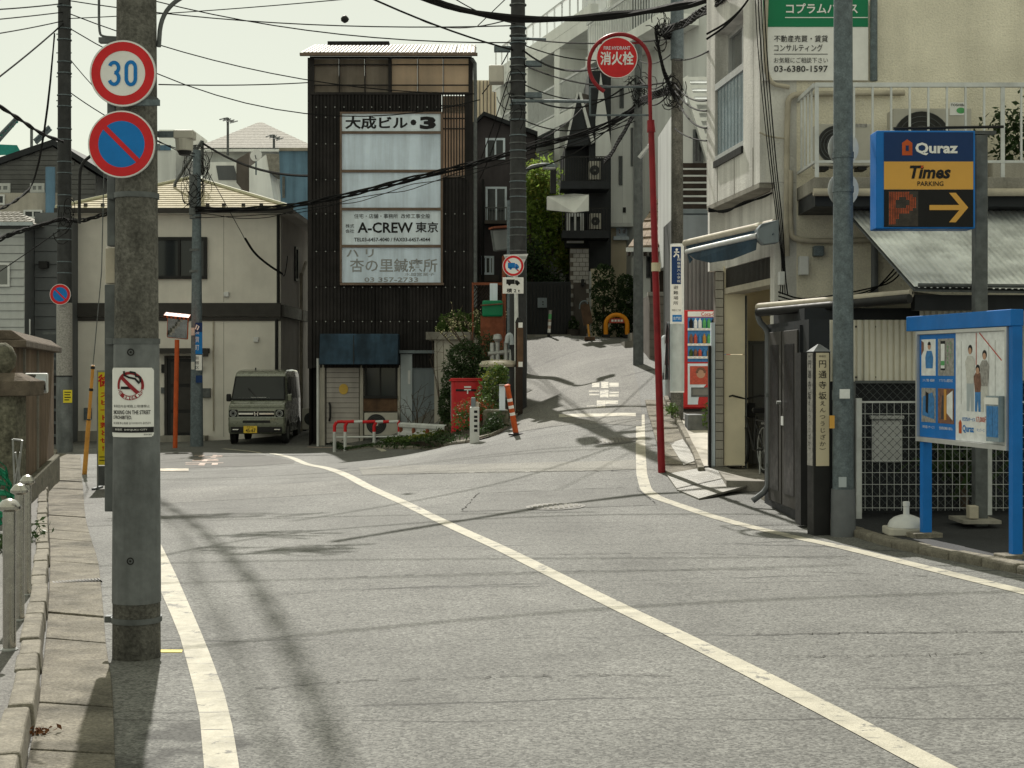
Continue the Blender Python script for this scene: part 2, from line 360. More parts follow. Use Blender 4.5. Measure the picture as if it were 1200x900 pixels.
    def dcurve(s, mp, u0,v0,u1,v1,w,t,n=8):
        for k in range(n): s.dbar(mp,u0+(u1-u0)*k/n,v0+(v1-v0)*k/n,u0+(u1-u0)*(k+1.02)/n,v0+(v1-v0)*(k+1.02)/n,w,t)
        return s
    def dline(s, mp, pts, w, t):
        closed = math.hypot(pts[0][0]-pts[-1][0], pts[0][1]-pts[-1][1]) < 1e-6
        p = pts[:-1] if closed else pts; n = len(p); L, R = [], []
        for k in range(n):
            a = p[(k-1) % n] if closed or k > 0 else p[k]; c = p[(k+1) % n] if closed or k < n-1 else p[k]
            d = V((c[0]-a[0], c[1]-a[1])).normalized(); L.append((p[k][0]-d.y*w/2, p[k][1]+d.x*w/2)); R.append((p[k][0]+d.y*w/2, p[k][1]-d.x*w/2))
        i = s._a([mp(u,v,t) for u,v in L]+[mp(u,v,t) for u,v in R])
        for k in range(n if closed else n-1): k2 = (k+1) % n; s.f.append((i+n+k, i+n+k2, i+k2, i+k))
        return s

class Plane:
    """vertical plane through two ground points; u runs from A to B, v is height, t sticks out of its visible side"""
    def __init__(s, A, B):
        s.A = V((A[0],A[1])); d = V((B[0]-A[0],B[1]-A[1])); s.len = d.length; s.d = d.normalized(); s.n = V((s.d.y,-s.d.x))
        if s.n.dot(s.A) > 0: s.n = -s.n
    def P(s, u, v, t=0): q = s.A+s.d*u+s.n*t; return V((q.x, q.y, v))
    def __call__(s, u, v, t=0): return s.P(u, v, t)
    def u(s, px):
        k = (px-CX)/F
        return (k*s.A.y-s.A.x)/(s.d.x-k*s.d.y)
    def uv(s, px, py):
        u = s.u(px); D = s.A.y+s.d.y*u; return u, Z_(py, D)
    def rect(s, px0, py0, px1, py1):
        u0, v1 = s.uv(px0, py0); u1, v0 = s.uv(px1, py1); return (min(u0,u1), max(u0,u1), v0, v1)
def front(D): return Plane((0,D),(1,D))
def frame(c, R, U):
    c, R, U = V(c), V(R).normalized(), V(U).normalized(); N = R.cross(U)
    return lambda u, v, t=0: c+R*u+U*v+N*t

ORG = {}
def mesh_from(mb, o=V((0,0,0)), smooth=None):
    me = bpy.data.meshes.new('mesh'); me.from_pydata([tuple(p-o) for p in mb.v], [], mb.f); me.update()
    if smooth is not None:
        me.shade_smooth(); me.set_sharp_from_angle(angle=smooth)
    return me
def tag(o, label, cat, group=None, kind=None):
    if label: o['label'] = label
    if cat: o['category'] = cat
    if group: o['group'] = group
    if kind: o['kind'] = kind
    return o
def THING(name, label, cat, org, group=None):
    o = bpy.data.objects.new(name, None); COL.objects.link(o); o.location = V(org); o.empty_display_size = .2
    ORG[o.name] = V(org); return tag(o, label, cat, group)
def _bev(o, w):
    if w:
        b = o.modifiers.new('bevel','BEVEL'); b.width = w; b.segments = 2; b.limit_method = 'ANGLE'; b.angle_limit = .6
def P(name, mb, mt, parent, bevel=0, smooth=None, kind=None, label=None):
    org = ORG[parent.name]; me = mesh_from(mb, org, smooth); me.materials.append(m(mt))
    o = bpy.data.objects.new(name, me); COL.objects.link(o); o.parent = parent; ORG[o.name] = org
    if kind: o['kind'] = kind
    if label: o['label'] = label
    _bev(o, bevel); return o
def _base(mb):
    xs = [p.x for p in mb.v]; ys = [p.y for p in mb.v]; return V(((min(xs)+max(xs))/2, (min(ys)+max(ys))/2, min(p.z for p in mb.v)))
def SOLO(name, mb, mt, label, cat, group=None, bevel=0, smooth=None, org=None):
    org = V(org) if org else _base(mb); me = mesh_from(mb, org, smooth); me.materials.append(m(mt))
    o = bpy.data.objects.new(name, me); COL.objects.link(o); o.location = org; ORG[o.name] = org; _bev(o, bevel)
    return tag(o, label, cat, group)
def STRUCT(name, mb, mt, smooth=None, kind='structure', label=None):
    o = SOLO(name, mb, mt, label, None, smooth=smooth); o['kind'] = kind; return o
def kids(o): return [c for c in COL.objects if c.parent == o]
def dup(root, delta, label=None, rz=0.0, parent=None):
    c = root.copy(); COL.objects.link(c); c.parent = parent
    if parent is None: c.location = root.location+V(delta); c.rotation_euler.z = root.rotation_euler.z+rz; ORG[c.name] = c.location.copy()
    if label: c['label'] = label
    for k in kids(root): dup(k, (0,0,0), parent=c)
    return c
def REP(name, me_obj, deltas, parent):
    """more parts like me_obj under the same parent, sharing its mesh"""
    for d in deltas:
        o = bpy.data.objects.new(name, me_obj.data); COL.objects.link(o); o.parent = parent; o.location = V(d); ORG[o.name] = ORG[parent.name]

_tx = {}
def text_geo(body, bold=0.0, line=1.0, space=1.0, shear=0.0):
    if '\n' in body and line <= 1.0: line = 1.28
    k = (body, bold, line, space, shear)
    if k in _tx: return _tx[k]
    cu = bpy.data.curves.new('txt','FONT'); cu.body = body; cu.align_x = 'CENTER'; cu.align_y = 'CENTER'; cu.offset = bold
    cu.resolution_u = 2; cu.space_line = line; cu.space_character = space; cu.shear = shear
    ob = bpy.data.objects.new('txt', cu); COL.objects.link(ob); dg = bpy.context.evaluated_depsgraph_get()
    me = bpy.data.meshes.new_from_object(ob.evaluated_get(dg))
    vs_ = [(p.co.x, p.co.y) for p in me.vertices]; fs = [tuple(p.vertices) for p in me.polygons]
    bpy.data.objects.remove(ob); bpy.data.curves.remove(cu); bpy.data.meshes.remove(me)
    xs = [p[0] for p in vs_]; ys = [p[1] for p in vs_]; x0,x1,y0,y1 = min(xs),max(xs),min(ys),max(ys)
    _tx[k] = ([((x-(x0+x1)/2)/(x1-x0), (y-(y0+y1)/2)/(y1-y0)) for x,y in vs_], fs, (x1-x0)/(y1-y0)); return _tx[k]
def addtext(mb, mp, body, cu, cv, w, h, t, bold=0.0, line=1.0, space=1.0, shear=0.0):
    vs_, fs, asp = text_geo(body, bold, line, space, shear)
    if w is None: w = h*asp
    if h is None: h = w/asp
    i = mb._a([mp(cu+x*w, cv+y*h, t) for x,y in vs_]); mb.f += [tuple(i+k for k in f) for f in fs]; return mb
def T(parent, mp, body, cu, cv, w, h, t, mt='ink', bold=0.0, line=1.0, space=1.0, shear=0.0, name='lettering'):
    return P(name, addtext(MB(), mp, body, cu, cv, w, h, t, bold, line, space, shear), mt, parent)

def catenary(a, b, sag, n=14):
    a, b = V(a), V(b); return [a.lerp(b, k/n)-V((0,0,sag*4*(k/n)*(1-k/n))) for k in range(n+1)]
def strip_pts(path, n):
    L = [0]
    for p, q in zip(path, path[1:]): L.append(L[-1]+math.hypot(q[0]-p[0], q[1]-p[1]))
    out = []
    for k in range(n+1):
        t = L[-1]*k/n; i = max(j for j in range(len(L)) if L[j] <= t+1e-9); i = min(i, len(path)-2)
        q = (t-L[i])/(L[i+1]-L[i]); out.append(tuple(a+(b-a)*q for a, b in zip(path[i], path[i+1])))
    return out
def smooth_path(path, it=2):
    for _ in range(it):
        q = [path[0]]
        for a, b in zip(path, path[1:]):
            q += [tuple(x*.75+y*.25 for x,y in zip(a,b)), tuple(x*.25+y*.75 for x,y in zip(a,b))]
        path = q+[path[-1]]
    return path
def ground_strip(a, b, off, n=30, mcr=3, mb=None):
    """sheet lying on the ground between two world polylines"""
    mb = mb or MB(); A = strip_pts([(p[0],p[1]) for p in a], n); B = strip_pts([(p[0],p[1]) for p in b], n)
    rows = []
    for p, q in zip(A, B):
        pts = [(p[0]+(q[0]-p[0])*j/mcr, p[1]+(q[1]-p[1])*j/mcr) for j in range(mcr+1)]
        rows.append(mb._a([(x, y, gz(x,y)+off) for x,y in pts]))
    for r0, r1 in zip(rows, rows[1:]):
        for j in range(mcr): mb.f.append((r0+j, r0+j+1, r1+j+1, r1+j))
    return mb
def offset_path(path, d):
    out = []
    for k, p in enumerate(path):
        a = path[max(k-1,0)]; b = path[min(k+1,len(path)-1)]; t = V((b[0]-a[0], b[1]-a[1])).normalized()
        out.append((p[0]-t.y*d, p[1]+t.x*d))
    return out
def line_on_ground(pix, w, off, n=40, mb=None):
    path = strip_pts([(p.x,p.y) for p in (G(*q) for q in pix)], n*2)
    path = smooth_path(path, 1); path = strip_pts(path, n)
    return ground_strip(offset_path(path, w/2), offset_path(path, -w/2), off, n, 1, mb)
def leaves(mb, pts, size, rnd, flat=0.0):
    for p in pts:
        s = size*rnd.uniform(.6,1.3); th = rnd.uniform(0,6.283); ph = math.acos(rnd.uniform(-1,1))*(1-flat)
        n = V((math.sin(ph)*math.cos(th), math.sin(ph)*math.sin(th), math.cos(ph)))
        a = n.orthogonal().normalized(); a = a*math.cos(th*2.7)+n.cross(a)*math.sin(th*2.7); b = n.cross(a)
        p = V(p); mb.face([p-a*s, p+b*s*.45+n*s*.12, p+a*s, p-b*s*.45+n*s*.12])
def blob_pts(c, r, n, rnd, lump=.28, shell=.55, seed=0):
    c = V(c); out = []; ph = [rnd.uniform(0,6.28) for _ in range(6)]
    while len(out) < n:
        d = V((rnd.gauss(0,1), rnd.gauss(0,1), rnd.gauss(0,1))).normalized()
        k = 1+lump*(math.sin(3*d.x+ph[0])*math.sin(4*d.y+ph[1])+.6*math.sin(6*d.z+ph[2])*math.sin(5*d.x+ph[3])+.3*math.sin(11*d.y+ph[4]))
        q = k*(shell+(1-shell)*rnd.random()**.6)*(1 if rnd.random() > .04 else 1.13)
        out.append(c+V((d.x*r[0]*q, d.y*r[1]*q, d.z*r[2]*q)))
    return out
def win(parent, mp, u0,u1,v0,v1, fm='alu', gm='glass', fw=.05, mull=(.5,), proud=.05, rail=(), name='window'):
    mb = MB()
    mb.mbox(mp,u0,u1,v0,v0+fw,0,proud).mbox(mp,u0,u1,v1-fw,v1,0,proud)
    mb.mbox(mp,u0,u0+fw,v0+fw,v1-fw,0,proud).mbox(mp,u1-fw,u1,v0+fw,v1-fw,0,proud)
    for q in mull: c = u0+(u1-u0)*q; mb.mbox(mp,c-fw*.4,c+fw*.4,v0+fw,v1-fw,0,proud*.9)
    for q in rail: c = v0+(v1-v0)*q; mb.mbox(mp,u0+fw,u1-fw,c-fw*.4,c+fw*.4,0,proud*.9)
    o = P(name, mb, fm, parent)
    P('pane', MB().mbox(mp,u0+fw*.9,u1-fw*.9,v0+fw*.9,v1-fw*.9,0,proud*.35), gm, o)
    return o
# ================================================================ GROUND, ROAD, MARKINGS, KERBS
def axis(segs):
    out = []
    for a, b, st in segs:
        n = max(1, round((b-a)/st)); out += [a+(b-a)*k/n for k in range(n)]
    return out+[segs[-1][1]]
xs = axis([(-300,-60,60),(-60,-14,6),(-14,9,.3),(9,60,6),(60,300,60)])
ys = axis([(-60,0,10),(0,50,.3),(50,90,8),(90,500,80)])
gx, gy = np.meshgrid(xs, ys); gzz = gzv(gx, gy)
mb = MB(); mb.v = [V((float(a),float(b),float(c))) for a,b,c in zip(gx.ravel(), gy.ravel(), gzz.ravel())]
nx = len(xs); mb.f = [(j*nx+i, j*nx+i+1, (j+1)*nx+i+1, (j+1)*nx+i) for j in range(len(ys)-1) for i in range(nx-1)]
STRUCT('road', mb, 'asphalt', smooth=1.2)

def pstrip(A, B, off, n=24, mcr=6): return ground_strip([G(*p) for p in A], [G(*p) for p in B], off, n, mcr)
STRUCT('alley_road', pstrip([(604,507),(612,487),(614,462),(615,430),(616,398)], [(752,500),(752,486),(750,462),(741,425),(735,399)], .005, 30, 10), 'alley_concrete', smooth=1.2)
STRUCT('trench_patch', pstrip([(420,548),(520,545),(600,543),(700,541),(745,539)], [(425,557),(520,555),(600,554),(700,552),(746,550)], .004), 'trench')
STRUCT('lane_patch', pstrip([(186,531),(240,530),(300,532),(345,541)], [(186,551),(240,548),(300,546),(345,543)], .004), 'asphalt_patch')

asphalt('asphalt_repair', (.108,.109,.104), .5, 0, 90); asphalt('asphalt_light', (.142,.142,.134), .5, .2, 70)
STRUCT('asphalt_repair', pstrip([(560,578),(745,571)], [(540,600),(770,592)], .002, 10, 10), 'asphalt_repair')
STRUCT('asphalt_repair', pstrip([(200,572),(420,562)], [(196,590),(410,577)], .002, 10, 10), 'asphalt_light')
mat('dark_line', (.035,.034,.031), .95, var=.3)
rs = random.Random(14)
def dark_line(pix, w):
    path = strip_pts([(p.x,p.y) for p in (G(*q) for q in pix)], 60); path = [(x+rs.gauss(0,.012),y+rs.gauss(0,.02)) for x,y in path]; mb = MB()
    L = offset_path(path, w/2); R = offset_path(path, -w/2)
    for k in range(60):
        if rs.random() < .16: continue
        f = rs.uniform(.3,1.3)
        a, b, c, d = L[k], L[k+1], R[k+1], R[k]; mid = lambda p, q: (q[0]+(p[0]-q[0])*f, q[1]+(p[1]-q[1])*f)
        a, b = mid(a,d), mid(b,c); mb.face([(x,y,gz(x,y)+.0062) for x,y in (a,b,c,d)])
    STRUCT('road_dark_line', mb, 'dark_line')  # thin broken dark lines laid on the road
for px_pts, w in ((((560,652),(800,648),(1010,656)),.012),(((420,676),(700,669),(900,668),(1090,676)),.012),(((880,744),(1020,742),(1200,741)),.012),(((915,770),(1060,769),(1220,764)),.010),(((300,808),(420,799),(640,792),(800,792)),.010),(((260,700),(460,690),(640,688)),.008),(((470,556),(610,553),(740,552)),.02),(((560,578),(745,571),(770,592),(540,600),(560,578)),.015)): dark_line(px_pts, w)
def mark(name, mb, mt='paint'): return STRUCT(name, mb, mt, kind='structure')
CL = [(262,526),(300,529.5),(348,539),(380,548),(428,569),(476,590.5),(540,621.5),(620,659),(660,679),(720,709),(800,747),(880,787),(990,843),(1098,900),(1160,932),(1330,1020)]
mark('centre_line', line_on_ground(CL, .15, .004, 70))
ELL = [(188,693),(200,720),(211,747),(218,773),(227,807),(234,840),(239,898),(240,960)]
ELR = [(208,678),(222,710),(235,740),(246,767),(262,810),(272,850),(280,898),(285,960)]
ELL = [(160,634),(175,662)]+ELL; ELR = [(170,605),(186,633)]+ELR
mark('edge_line', ground_strip([G(*p) for p in ELL], [G(*p) for p in ELR], .004, 50, 2))
RLP = [(750.5,486),(750.5,500),(750.8,530),(752,556),(757,574),(769,583),(795,592),(832,604.5),(871,615.5),(920,627),(987,641.5),(1067,661),(1147,681),(1200,694),(1300,719),(1450,757),(1700,820)]
mark('side_line', line_on_ground(RLP, .15, .004, 70))
mark('stop_line', pstrip([(655,486),(700,485.2),(745,484.4)], [(655,489.5),(700,489),(745,488.4)], .009, 6, 1))
mark('parking_line', line_on_ground([(388,520),(420,523.5),(450,529)], .12, .004, 12))
mark('yellow_mark', pstrip([(187,762),(214,762)], [(187,765),(213,765)], .004, 3, 1), 'paint_yellow')
def ground_text(body, pix, name, mt, off):
    mb = MB(); (xa,ya),(xb,yb),(xc,yc),(xd,yd) = pix     # far left, far right, near right, near left corners in the photograph
    def mp(u, v, t=0):
        s, w = .5-u, .5+v        # painted for drivers coming towards us: upside down from here
        return G((xa+(xb-xa)*s)*(1-w)+(xd+(xc-xd)*s)*w, ya*(1-w)+yd*w, off)
    return mark(name, addtext(mb, mp, body, 0, 0, 1, 1, 0, bold=.035), mt)
def glyph(rects, name, mt, off):
    mb = MB()
    for x0,y0,x1,y1 in rects: ground_strip([G(x0,y0),G(x1,y0)], [G(x0,y1),G(x1,y1)], off, 2, 2, mb)
    return mark(name, mb, mt)
glyph([(693.7,449,702.4,454.3),(704.6,448,713,455.3),(714,449,725,453.8),(690,458.2,702.4,459.6),(690.5,462,702.4,463.8),(703.2,457.4,713,466.4),(714,459.6,725.3,461.5),(714,462.7,725,465.4),(687.6,475.8,699,477),(699.4,469.8,709.4,478.2),(709.6,469.8,724.3,474.2)], 'road_lettering', 'paint_faded', .009)
ground_text('止\nま\nれ', ((228,533.5),(262,533.5),(262,546),(212,546)), 'road_lettering', 'paint_pink', .009)
glyph([(186,549.5,221,552.5)], 'road_stop_bar', 'paint_old', .009)
mb = MB()
for a, b in (((398,521.5),(470,524)),((360,524),(392,524.5))): line_on_ground([a, b], .1, .006, 6, mb)
mark('worn_line', mb, 'paint_pink')

# manhole covers
def manhole(px, py, r, label):
    c = G(px, py); o = THING('manhole_cover', label, 'manhole cover', c, 'manhole covers in the road')
    e = .3; nrm = V((-(gz(c.x+e,c.y)-gz(c.x-e,c.y))/(2*e), -(gz(c.x,c.y+e)-gz(c.x,c.y-e))/(2*e), 1)).normalized()
    R = V((1,0,0)); R = (R-nrm*R.dot(nrm)).normalized(); U = nrm.cross(R); mp = frame(c, R, U)
    P('frame_ring', MB().dring(mp,0,0,r,r+.05,.008), 'iron', o)
    P('lid', MB().dring(mp,0,0,0,r-.008,.010), 'iron', o)
    mb = MB()
    for i in range(-5,6):
        for j in range(-5,6):
            if math.hypot(i,j)*.062 < r-.05: mb.mbox(mp,i*.062-.02,i*.062+.02,j*.062-.02,j*.062+.02,.009,.016)
    P('lid_pattern', mb, 'plate_steel', o, kind='stuff')
manhole(651,594,.31,'round iron manhole cover in the middle of the junction')
manhole(722,516.5,.30,'round iron manhole cover at the mouth of the alley')

# ---- left gutter, kerb and pavement
KR = [(22,960),(32,898),(43,850),(48,813),(50,780),(55,743),(58,693),(59,650),(57,620),(57,600),(56,585),(60,562),(66,540),(68,533)]
KL = [(-18,960),(0,898),(13,832),(20,800),(25,773),(35,727),(45,680),(48,640),(46,620),(47,600),(48,585),(53,562),(60,540),(63,533)]
GR = [(136,960),(135,898),(133,850),(132,807),(128,780),(124,757),(123,740),(118,683),(115,657),(108,637),(102,617),(99,600),(98,580),(96,560),(95,543),(94,534)]
kr = smooth_path([(G(*p).x,G(*p).y) for p in KR],1); gr = smooth_path([(G(*p).x,G(*p).y) for p in GR],1)
gutter = STRUCT('gutter', ground_strip(kr, gr, .003, 60, 2), 'mortar')
nb = 30; A = strip_pts(kr, nb); B = strip_pts(gr, nb); rnd = random.Random(3)
for k in range(nb):
    g_ = .010; ja, jb = rnd.uniform(-.006,.010), rnd.uniform(-.02,.02)
    def L2(p, q, t): return (p[0]+(q[0]-p[0])*t, p[1]+(q[1]-p[1])*t)
    c4 = [L2(A[k],A[k+1],g_), L2(B[k],B[k+1],g_+jb*.5), L2(B[k],B[k+1],1-g_+jb*.5), L2(A[k],A[k+1],1-g_)]
    z = .012+ja
    P('slab', MB().hexa([(x,y,gz(x,y)-.05) for x,y in c4]+[(x,y,gz(x,y)+z+(.015 if i in (0,3) else 0)) for i,(x,y) in enumerate(c4)]), 'slab', gutter, bevel=.006)
kerbL = STRUCT('kerb_left', ground_strip(offset_path(kr,.02), offset_path(kr,.10), .02, 60, 1), 'mortar')
kl = offset_path(kr, .13); nb = 62
A = strip_pts(kr, nb); B = strip_pts(kl, nb)
for k in range(nb):
    g_ = .02; dz = rnd.uniform(-.008,.012); sh = rnd.uniform(-.008,.008)
    c4 = [L2(A[k],A[k+1],g_), L2(A[k],A[k+1],1-g_), L2(B[k],B[k+1],1-g_), L2(B[k],B[k+1],g_)]
    c4 = [(x+sh,y) for x,y in c4]
    P('kerb_block', MB().hexa([(x,y,gz(x,y)-.05) for x,y in c4]+[(x+(.018 if i in (0,1) else 0)*-1,y,gz(x,y)+.125+dz) for i,(x,y) in enumerate(c4)]), 'kerb', kerbL, bevel=.014)
STRUCT('pavement_left', ground_strip(offset_path(kr,.125), [(x-3.2,y-.3) for x,y in kr], .105, 70, 6), 'asphalt_walk')

# drain grating in the gutter
c = G(89,686); o = THING('drain_grating', 'steel drain grating set across the concrete gutter', 'drain grating', c)
pa, pb = G(61,687), G(118,683); d = (pb-pa).normalized(); nn = V((-d.y,d.x,0)); Lg = (pb-pa).length
P('frame', MB().prism([pa-nn*.07+V((0,0,.012)),pb-nn*.07+V((0,0,.012)),pb+nn*.07+V((0,0,.012)),pa+nn*.07+V((0,0,.012))], (0,0,.014)), 'black', o)
for k in range(15):
    q = pa+d*(Lg*(k+.5)/15); P('bar', MB().prism([q-d*.007-nn*.06+V((0,0,.02)),q+d*.007-nn*.06+V((0,0,.02)),q+d*.007+nn*.06+V((0,0,.02)),q-d*.007+nn*.06+V((0,0,.02))], (0,0,.014)), 'iron', o)

# dead leaves in the gutter
mb = MB(); q = G(44,866); leaves(mb, [q+V((rnd.gauss(0,.035),rnd.gauss(0,.035),.03+rnd.random()*.02)) for _ in range(40)], .018, rnd)
o = STRUCT('dead_leaves', mb, 'dry_leaf', kind='stuff'); tag(o, 'small heap of brown dead leaves in the left gutter', 'leaves')

# ---- right kerb and pavement
RK = [(868,588),(889,583),(905,593),(925,601),(945,611),(975,622),(1005,630),(1035,640),(1080,650),(1120,658),(1160,666),(1200,674),(1260,688),(1340,706),(1480,742),(1700,800)]
rk = smooth_path([(G(*p).x,G(*p).y) for p in RK[1:]],2)
kerbR = STRUCT('kerb_right', ground_strip(offset_path(rk,.02), offset_path(rk,.1), .02, 40, 1), 'mortar')
nb = 22; A = strip_pts(rk, nb); B = strip_pts(offset_path(rk,.15), nb)
for k in range(nb):
    c4 = [L2(A[k],A[k+1],.01), L2(A[k],A[k+1],.99), L2(B[k],B[k+1],.99), L2(B[k],B[k+1],.01)]; dz = rnd.uniform(-.006,.008)
    P('kerb_block', MB().hexa([(x,y,gz(x,y)-.05) for x,y in c4]+[(x,y,gz(x,y)+.075+dz) for x,y in c4]), 'kerb', kerbR, bevel=.025)
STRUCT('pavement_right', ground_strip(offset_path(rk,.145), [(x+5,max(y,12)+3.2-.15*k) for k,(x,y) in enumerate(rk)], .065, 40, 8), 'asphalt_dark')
# carport floor, alley gutter and entrance slabs on the right
STRUCT('carport_floor', MB().hexa([(2.72,18.7,gz(2.7,18.7)-.1),(5.5,18.4,-.1),(5.5,24,-.1),(2.9,21.2,-.1),(2.72,18.7,.155),(5.5,18.4,.17),(5.5,24,.17),(2.9,21.2,.19)]), 'concrete')
gA = [G(*p) for p in [(781,556),(774,535),(768,515),(764,500),(760,488),(756,470)]]; gB = [G(*p) for p in [(818,556),(812,538),(802,518),(793,500),(787,488),(778,470)]]
gutR = STRUCT('alley_gutter', ground_strip(gA, gB, .006, 20, 2), 'mortar')
A = strip_pts([(p.x,p.y) for p in gA], 11); B = strip_pts([(p.x,p.y) for p in gB], 11)
for k in range(11):
    c4 = [L2(A[k],A[k+1],.03), L2(B[k],B[k+1],.03), L2(B[k],B[k+1],.97), L2(A[k],A[k+1],.97)]; dz = rnd.uniform(0,.02)
    P('slab', MB().hexa([(x,y,gz(x,y)-.05) for x,y in c4]+[(x,y,gz(x,y)+.02+dz) for x,y in c4]), 'slab', gutR, bevel=.006)
gC = [G(*p) for p in [(826,556),(818,538),(808,518),(799,500),(792,488),(783,470)]]
kA = STRUCT('alley_kerb', ground_strip(gB, gC, .02, 20, 1), 'mortar')
A = strip_pts([(p.x,p.y) for p in gB], 11); B = strip_pts([(p.x,p.y) for p in gC], 11)
for k in range(11):
    c4 = [L2(A[k],A[k+1],.02), L2(B[k],B[k+1],.02), L2(B[k],B[k+1],.98), L2(A[k],A[k+1],.98)]; dz = rnd.uniform(0,.01)
    P('kerb_block', MB().hexa([(x,y,gz(x,y)-.05) for x,y in c4]+[(x,y,gz(x,y)+.10+dz) for x,y in c4]), 'kerb', kA, bevel=.012)
pts = [(818,547),(850,547),(850,495),(797,495)]
STRUCT('entrance_slab', ground_strip([G(824,552),G(799,497)], [G(870,552),G(850,497)], .07, 12, 4), 'concrete_light')

# steel ramp plates bridging the gutter
def ramp_plate(pix, offs, label, rows):
    c = [G(*p)+V((0,0,o)) for p, o in zip(pix, offs)]; mid = sum(c, V())/len(c)
    o = THING('ramp_plate', label, 'ramp', mid, 'steel ramp plates over the gutter')
    P('plate', MB().prism(c, (0,0,-.025)), 'plate_steel', o)
    mb = MB()
    a, b, cc, d = c[0], c[1], c[2], c[-1]
    nr, ncol = rows
    for i in range(nr):
        for j in range(ncol):
            u, v = (i+.5)/nr, (j+.5)/ncol
            q = a.lerp(b, u).lerp(d.lerp(cc, u), v); s = .012
            e1 = (b-a).normalized()*(.02 if (i+j)%2 else s); e2 = (d-a).normalized()*(s if (i+j)%2 else .02)
            mb.face([q-e1+V((0,0,.004)), q-e2+V((0,0,.004)), q+e1+V((0,0,.004)), q+e2+V((0,0,.004))])
    P('tread_pattern', mb, 'zinc', o, kind='stuff')
ramp_plate([(781,557),(846,549),(868,561),(793,574)], [.02,.06,.06,.02], 'pale steel ramp plate at the foot of the red hydrant post', (26,10))
ramp_plate([(793,575),(868,562),(893,567),(873,577),(819,586)], [.02,.06,.09,.08,.02], 'ribbed steel ramp plate nearer the camera beside the kerb gap', (26,12))
ramp_plate([(785,522),(800,517),(817,543),(801,548)], [.03,.035,.05,.04], 'small knobbly ramp plate lying on the alley gutter', (8,16))
# ================================================================ LEFT FOREGROUND
def sign_disc(o, mp, r, face, name='sign_plate'):
    s = P(name, MB().mprism(mp, [(r*math.cos(a*math.pi/24), r*math.sin(a*math.pi/24)) for a in range(48)], -.012, 0), 'alu', o)
    P('white_rim', MB().dring(mp,0,0,0,r*.985,.002,n=48), 'sign_white', s)
    return s
def stroke_digits(mb, mp, t, s):
    w = .15*s
    def arc(cu,cv,ru,rv,a0,a1,n=12): return [(cu+ru*math.cos(math.radians(a0+(a1-a0)*k/n)), cv+rv*math.sin(math.radians(a0+(a1-a0)*k/n))) for k in range(n+1)]
    z = arc(.34*s,.22*s,.19*s,.25*s,0,180)+arc(.34*s,-.22*s,.19*s,.25*s,180,360)
    mb.dline(mp, z+[z[0]], w, t)
    mb.dline(mp, arc(-.36*s,.23*s,.19*s,.22*s,160,-80), w, t); mb.dline(mp, arc(-.36*s,-.21*s,.20*s,.25*s,85,-160), w, t+.0008)

# ---- near concrete utility pole
pb_ = G(160,770); D0 = pb_.y; px_ = pb_.x
def prad(z): return .142-.0065*(z+.14)
pole = THING('utility_pole', 'big near concrete utility pole carrying the speed limit sign', 'utility pole', pb_)
P('shaft', MB().lathe([(prad(z), z) for z in (-.3,1.0,2.0,3,4,5,6,7,8,9,10,11)], (px_,D0,0), 32), 'pole_concrete', pole, smooth=.6)
zt = Z_(403,D0); zb_ = Z_(705,D0)
P('steel_sheet', MB().lathe([(prad(z)+.004, z) for z in (zb_, (zt+zb_)/2, zt)], (px_,D0,0), 32), 'pole_sheet', pole, smooth=.6)
for y in (400, 230, 118, 725):
    z = Z_(y,D0); P('band', MB().lathe([(prad(z)+.009, z-.016),(prad(z)+.009, z+.016)], (px_,D0,0), 28), 'galv_dark', pole, smooth=.6)
    P('buckle', MB().box(px_-prad(z)-.045,px_-prad(z)-.005,D0-.03,D0+.03,z-.02,z+.02), 'galv_dark', pole, bevel=.004)
for y in (654, 413):
    z = Z_(y,D0); mp = frame((px_,D0-prad(z)-.006,z),(1,0,0),(0,0,1))
    P('rivet', MB().dring(mp,0,0,.014,.022,.0).dring(mp,0,0,0,.007,.001), 'black', pole)
# trunking down the left flank
for y0,y1,mt,w in ((97,288,'galv_dark',.055),(290,332,'pipe_beige',.065),(333,600,'galv_dark',.07)):
    P('trunking', MB().box(px_-prad(2)-w,px_-prad(2)-.004,D0+.02,D0+.10,Z_(y1,D0),Z_(y0,D0)), mt, pole, bevel=.006)
P('bracket_arm', MB().box(X_(186,D0)-.02,X_(205,D0),D0+.05,D0+.08,Z_(159,D0),Z_(152,D0)), 'galv', pole)
dev = P('antenna_box', MB().box(X_(203,D0),X_(226,D0),D0,D0+.10,Z_(162,D0),Z_(152,D0)).cyl(W(216,177,D0+.05),W(216,163,D0+.05),.05,.055,16), 'ac_body', pole, bevel=.006)
P('socket', MB().cyl(W(216,182,D0+.05),W(216,177,D0+.05),.03,.045,12), 'black', dev)
P('lamp_arm', MB().tube(smooth_path([tuple(W(x,y,D0)) for x,y in ((186,55),(188,25),(200,5),(222,-8),(250,-12))]), .014, 8), 'galv_dark', pole, smooth=.8)
P('drop_cable', MB().tube(smooth_path([tuple(W(x,y,D0+.1)) for x,y in ((116,-5),(116,38),(120,43),(136,44))]), .008, 6).box(X_(111,D0),X_(135,D0),D0+.08,D0+.13,Z_(46,D0),Z_(40,D0)), 'galv_dark', pole)
P('hook_pipe', MB().tube(smooth_path([tuple(W(x,y,D0+.2)) for x,y in ((93,262),(93,210),(95,192),(107,182))]), .010, 8), 'black', pole, smooth=.8)

def on_pole(py, extra=.03):
    z = Z_(py, D0); return (px_, D0-prad(z)-extra, z)
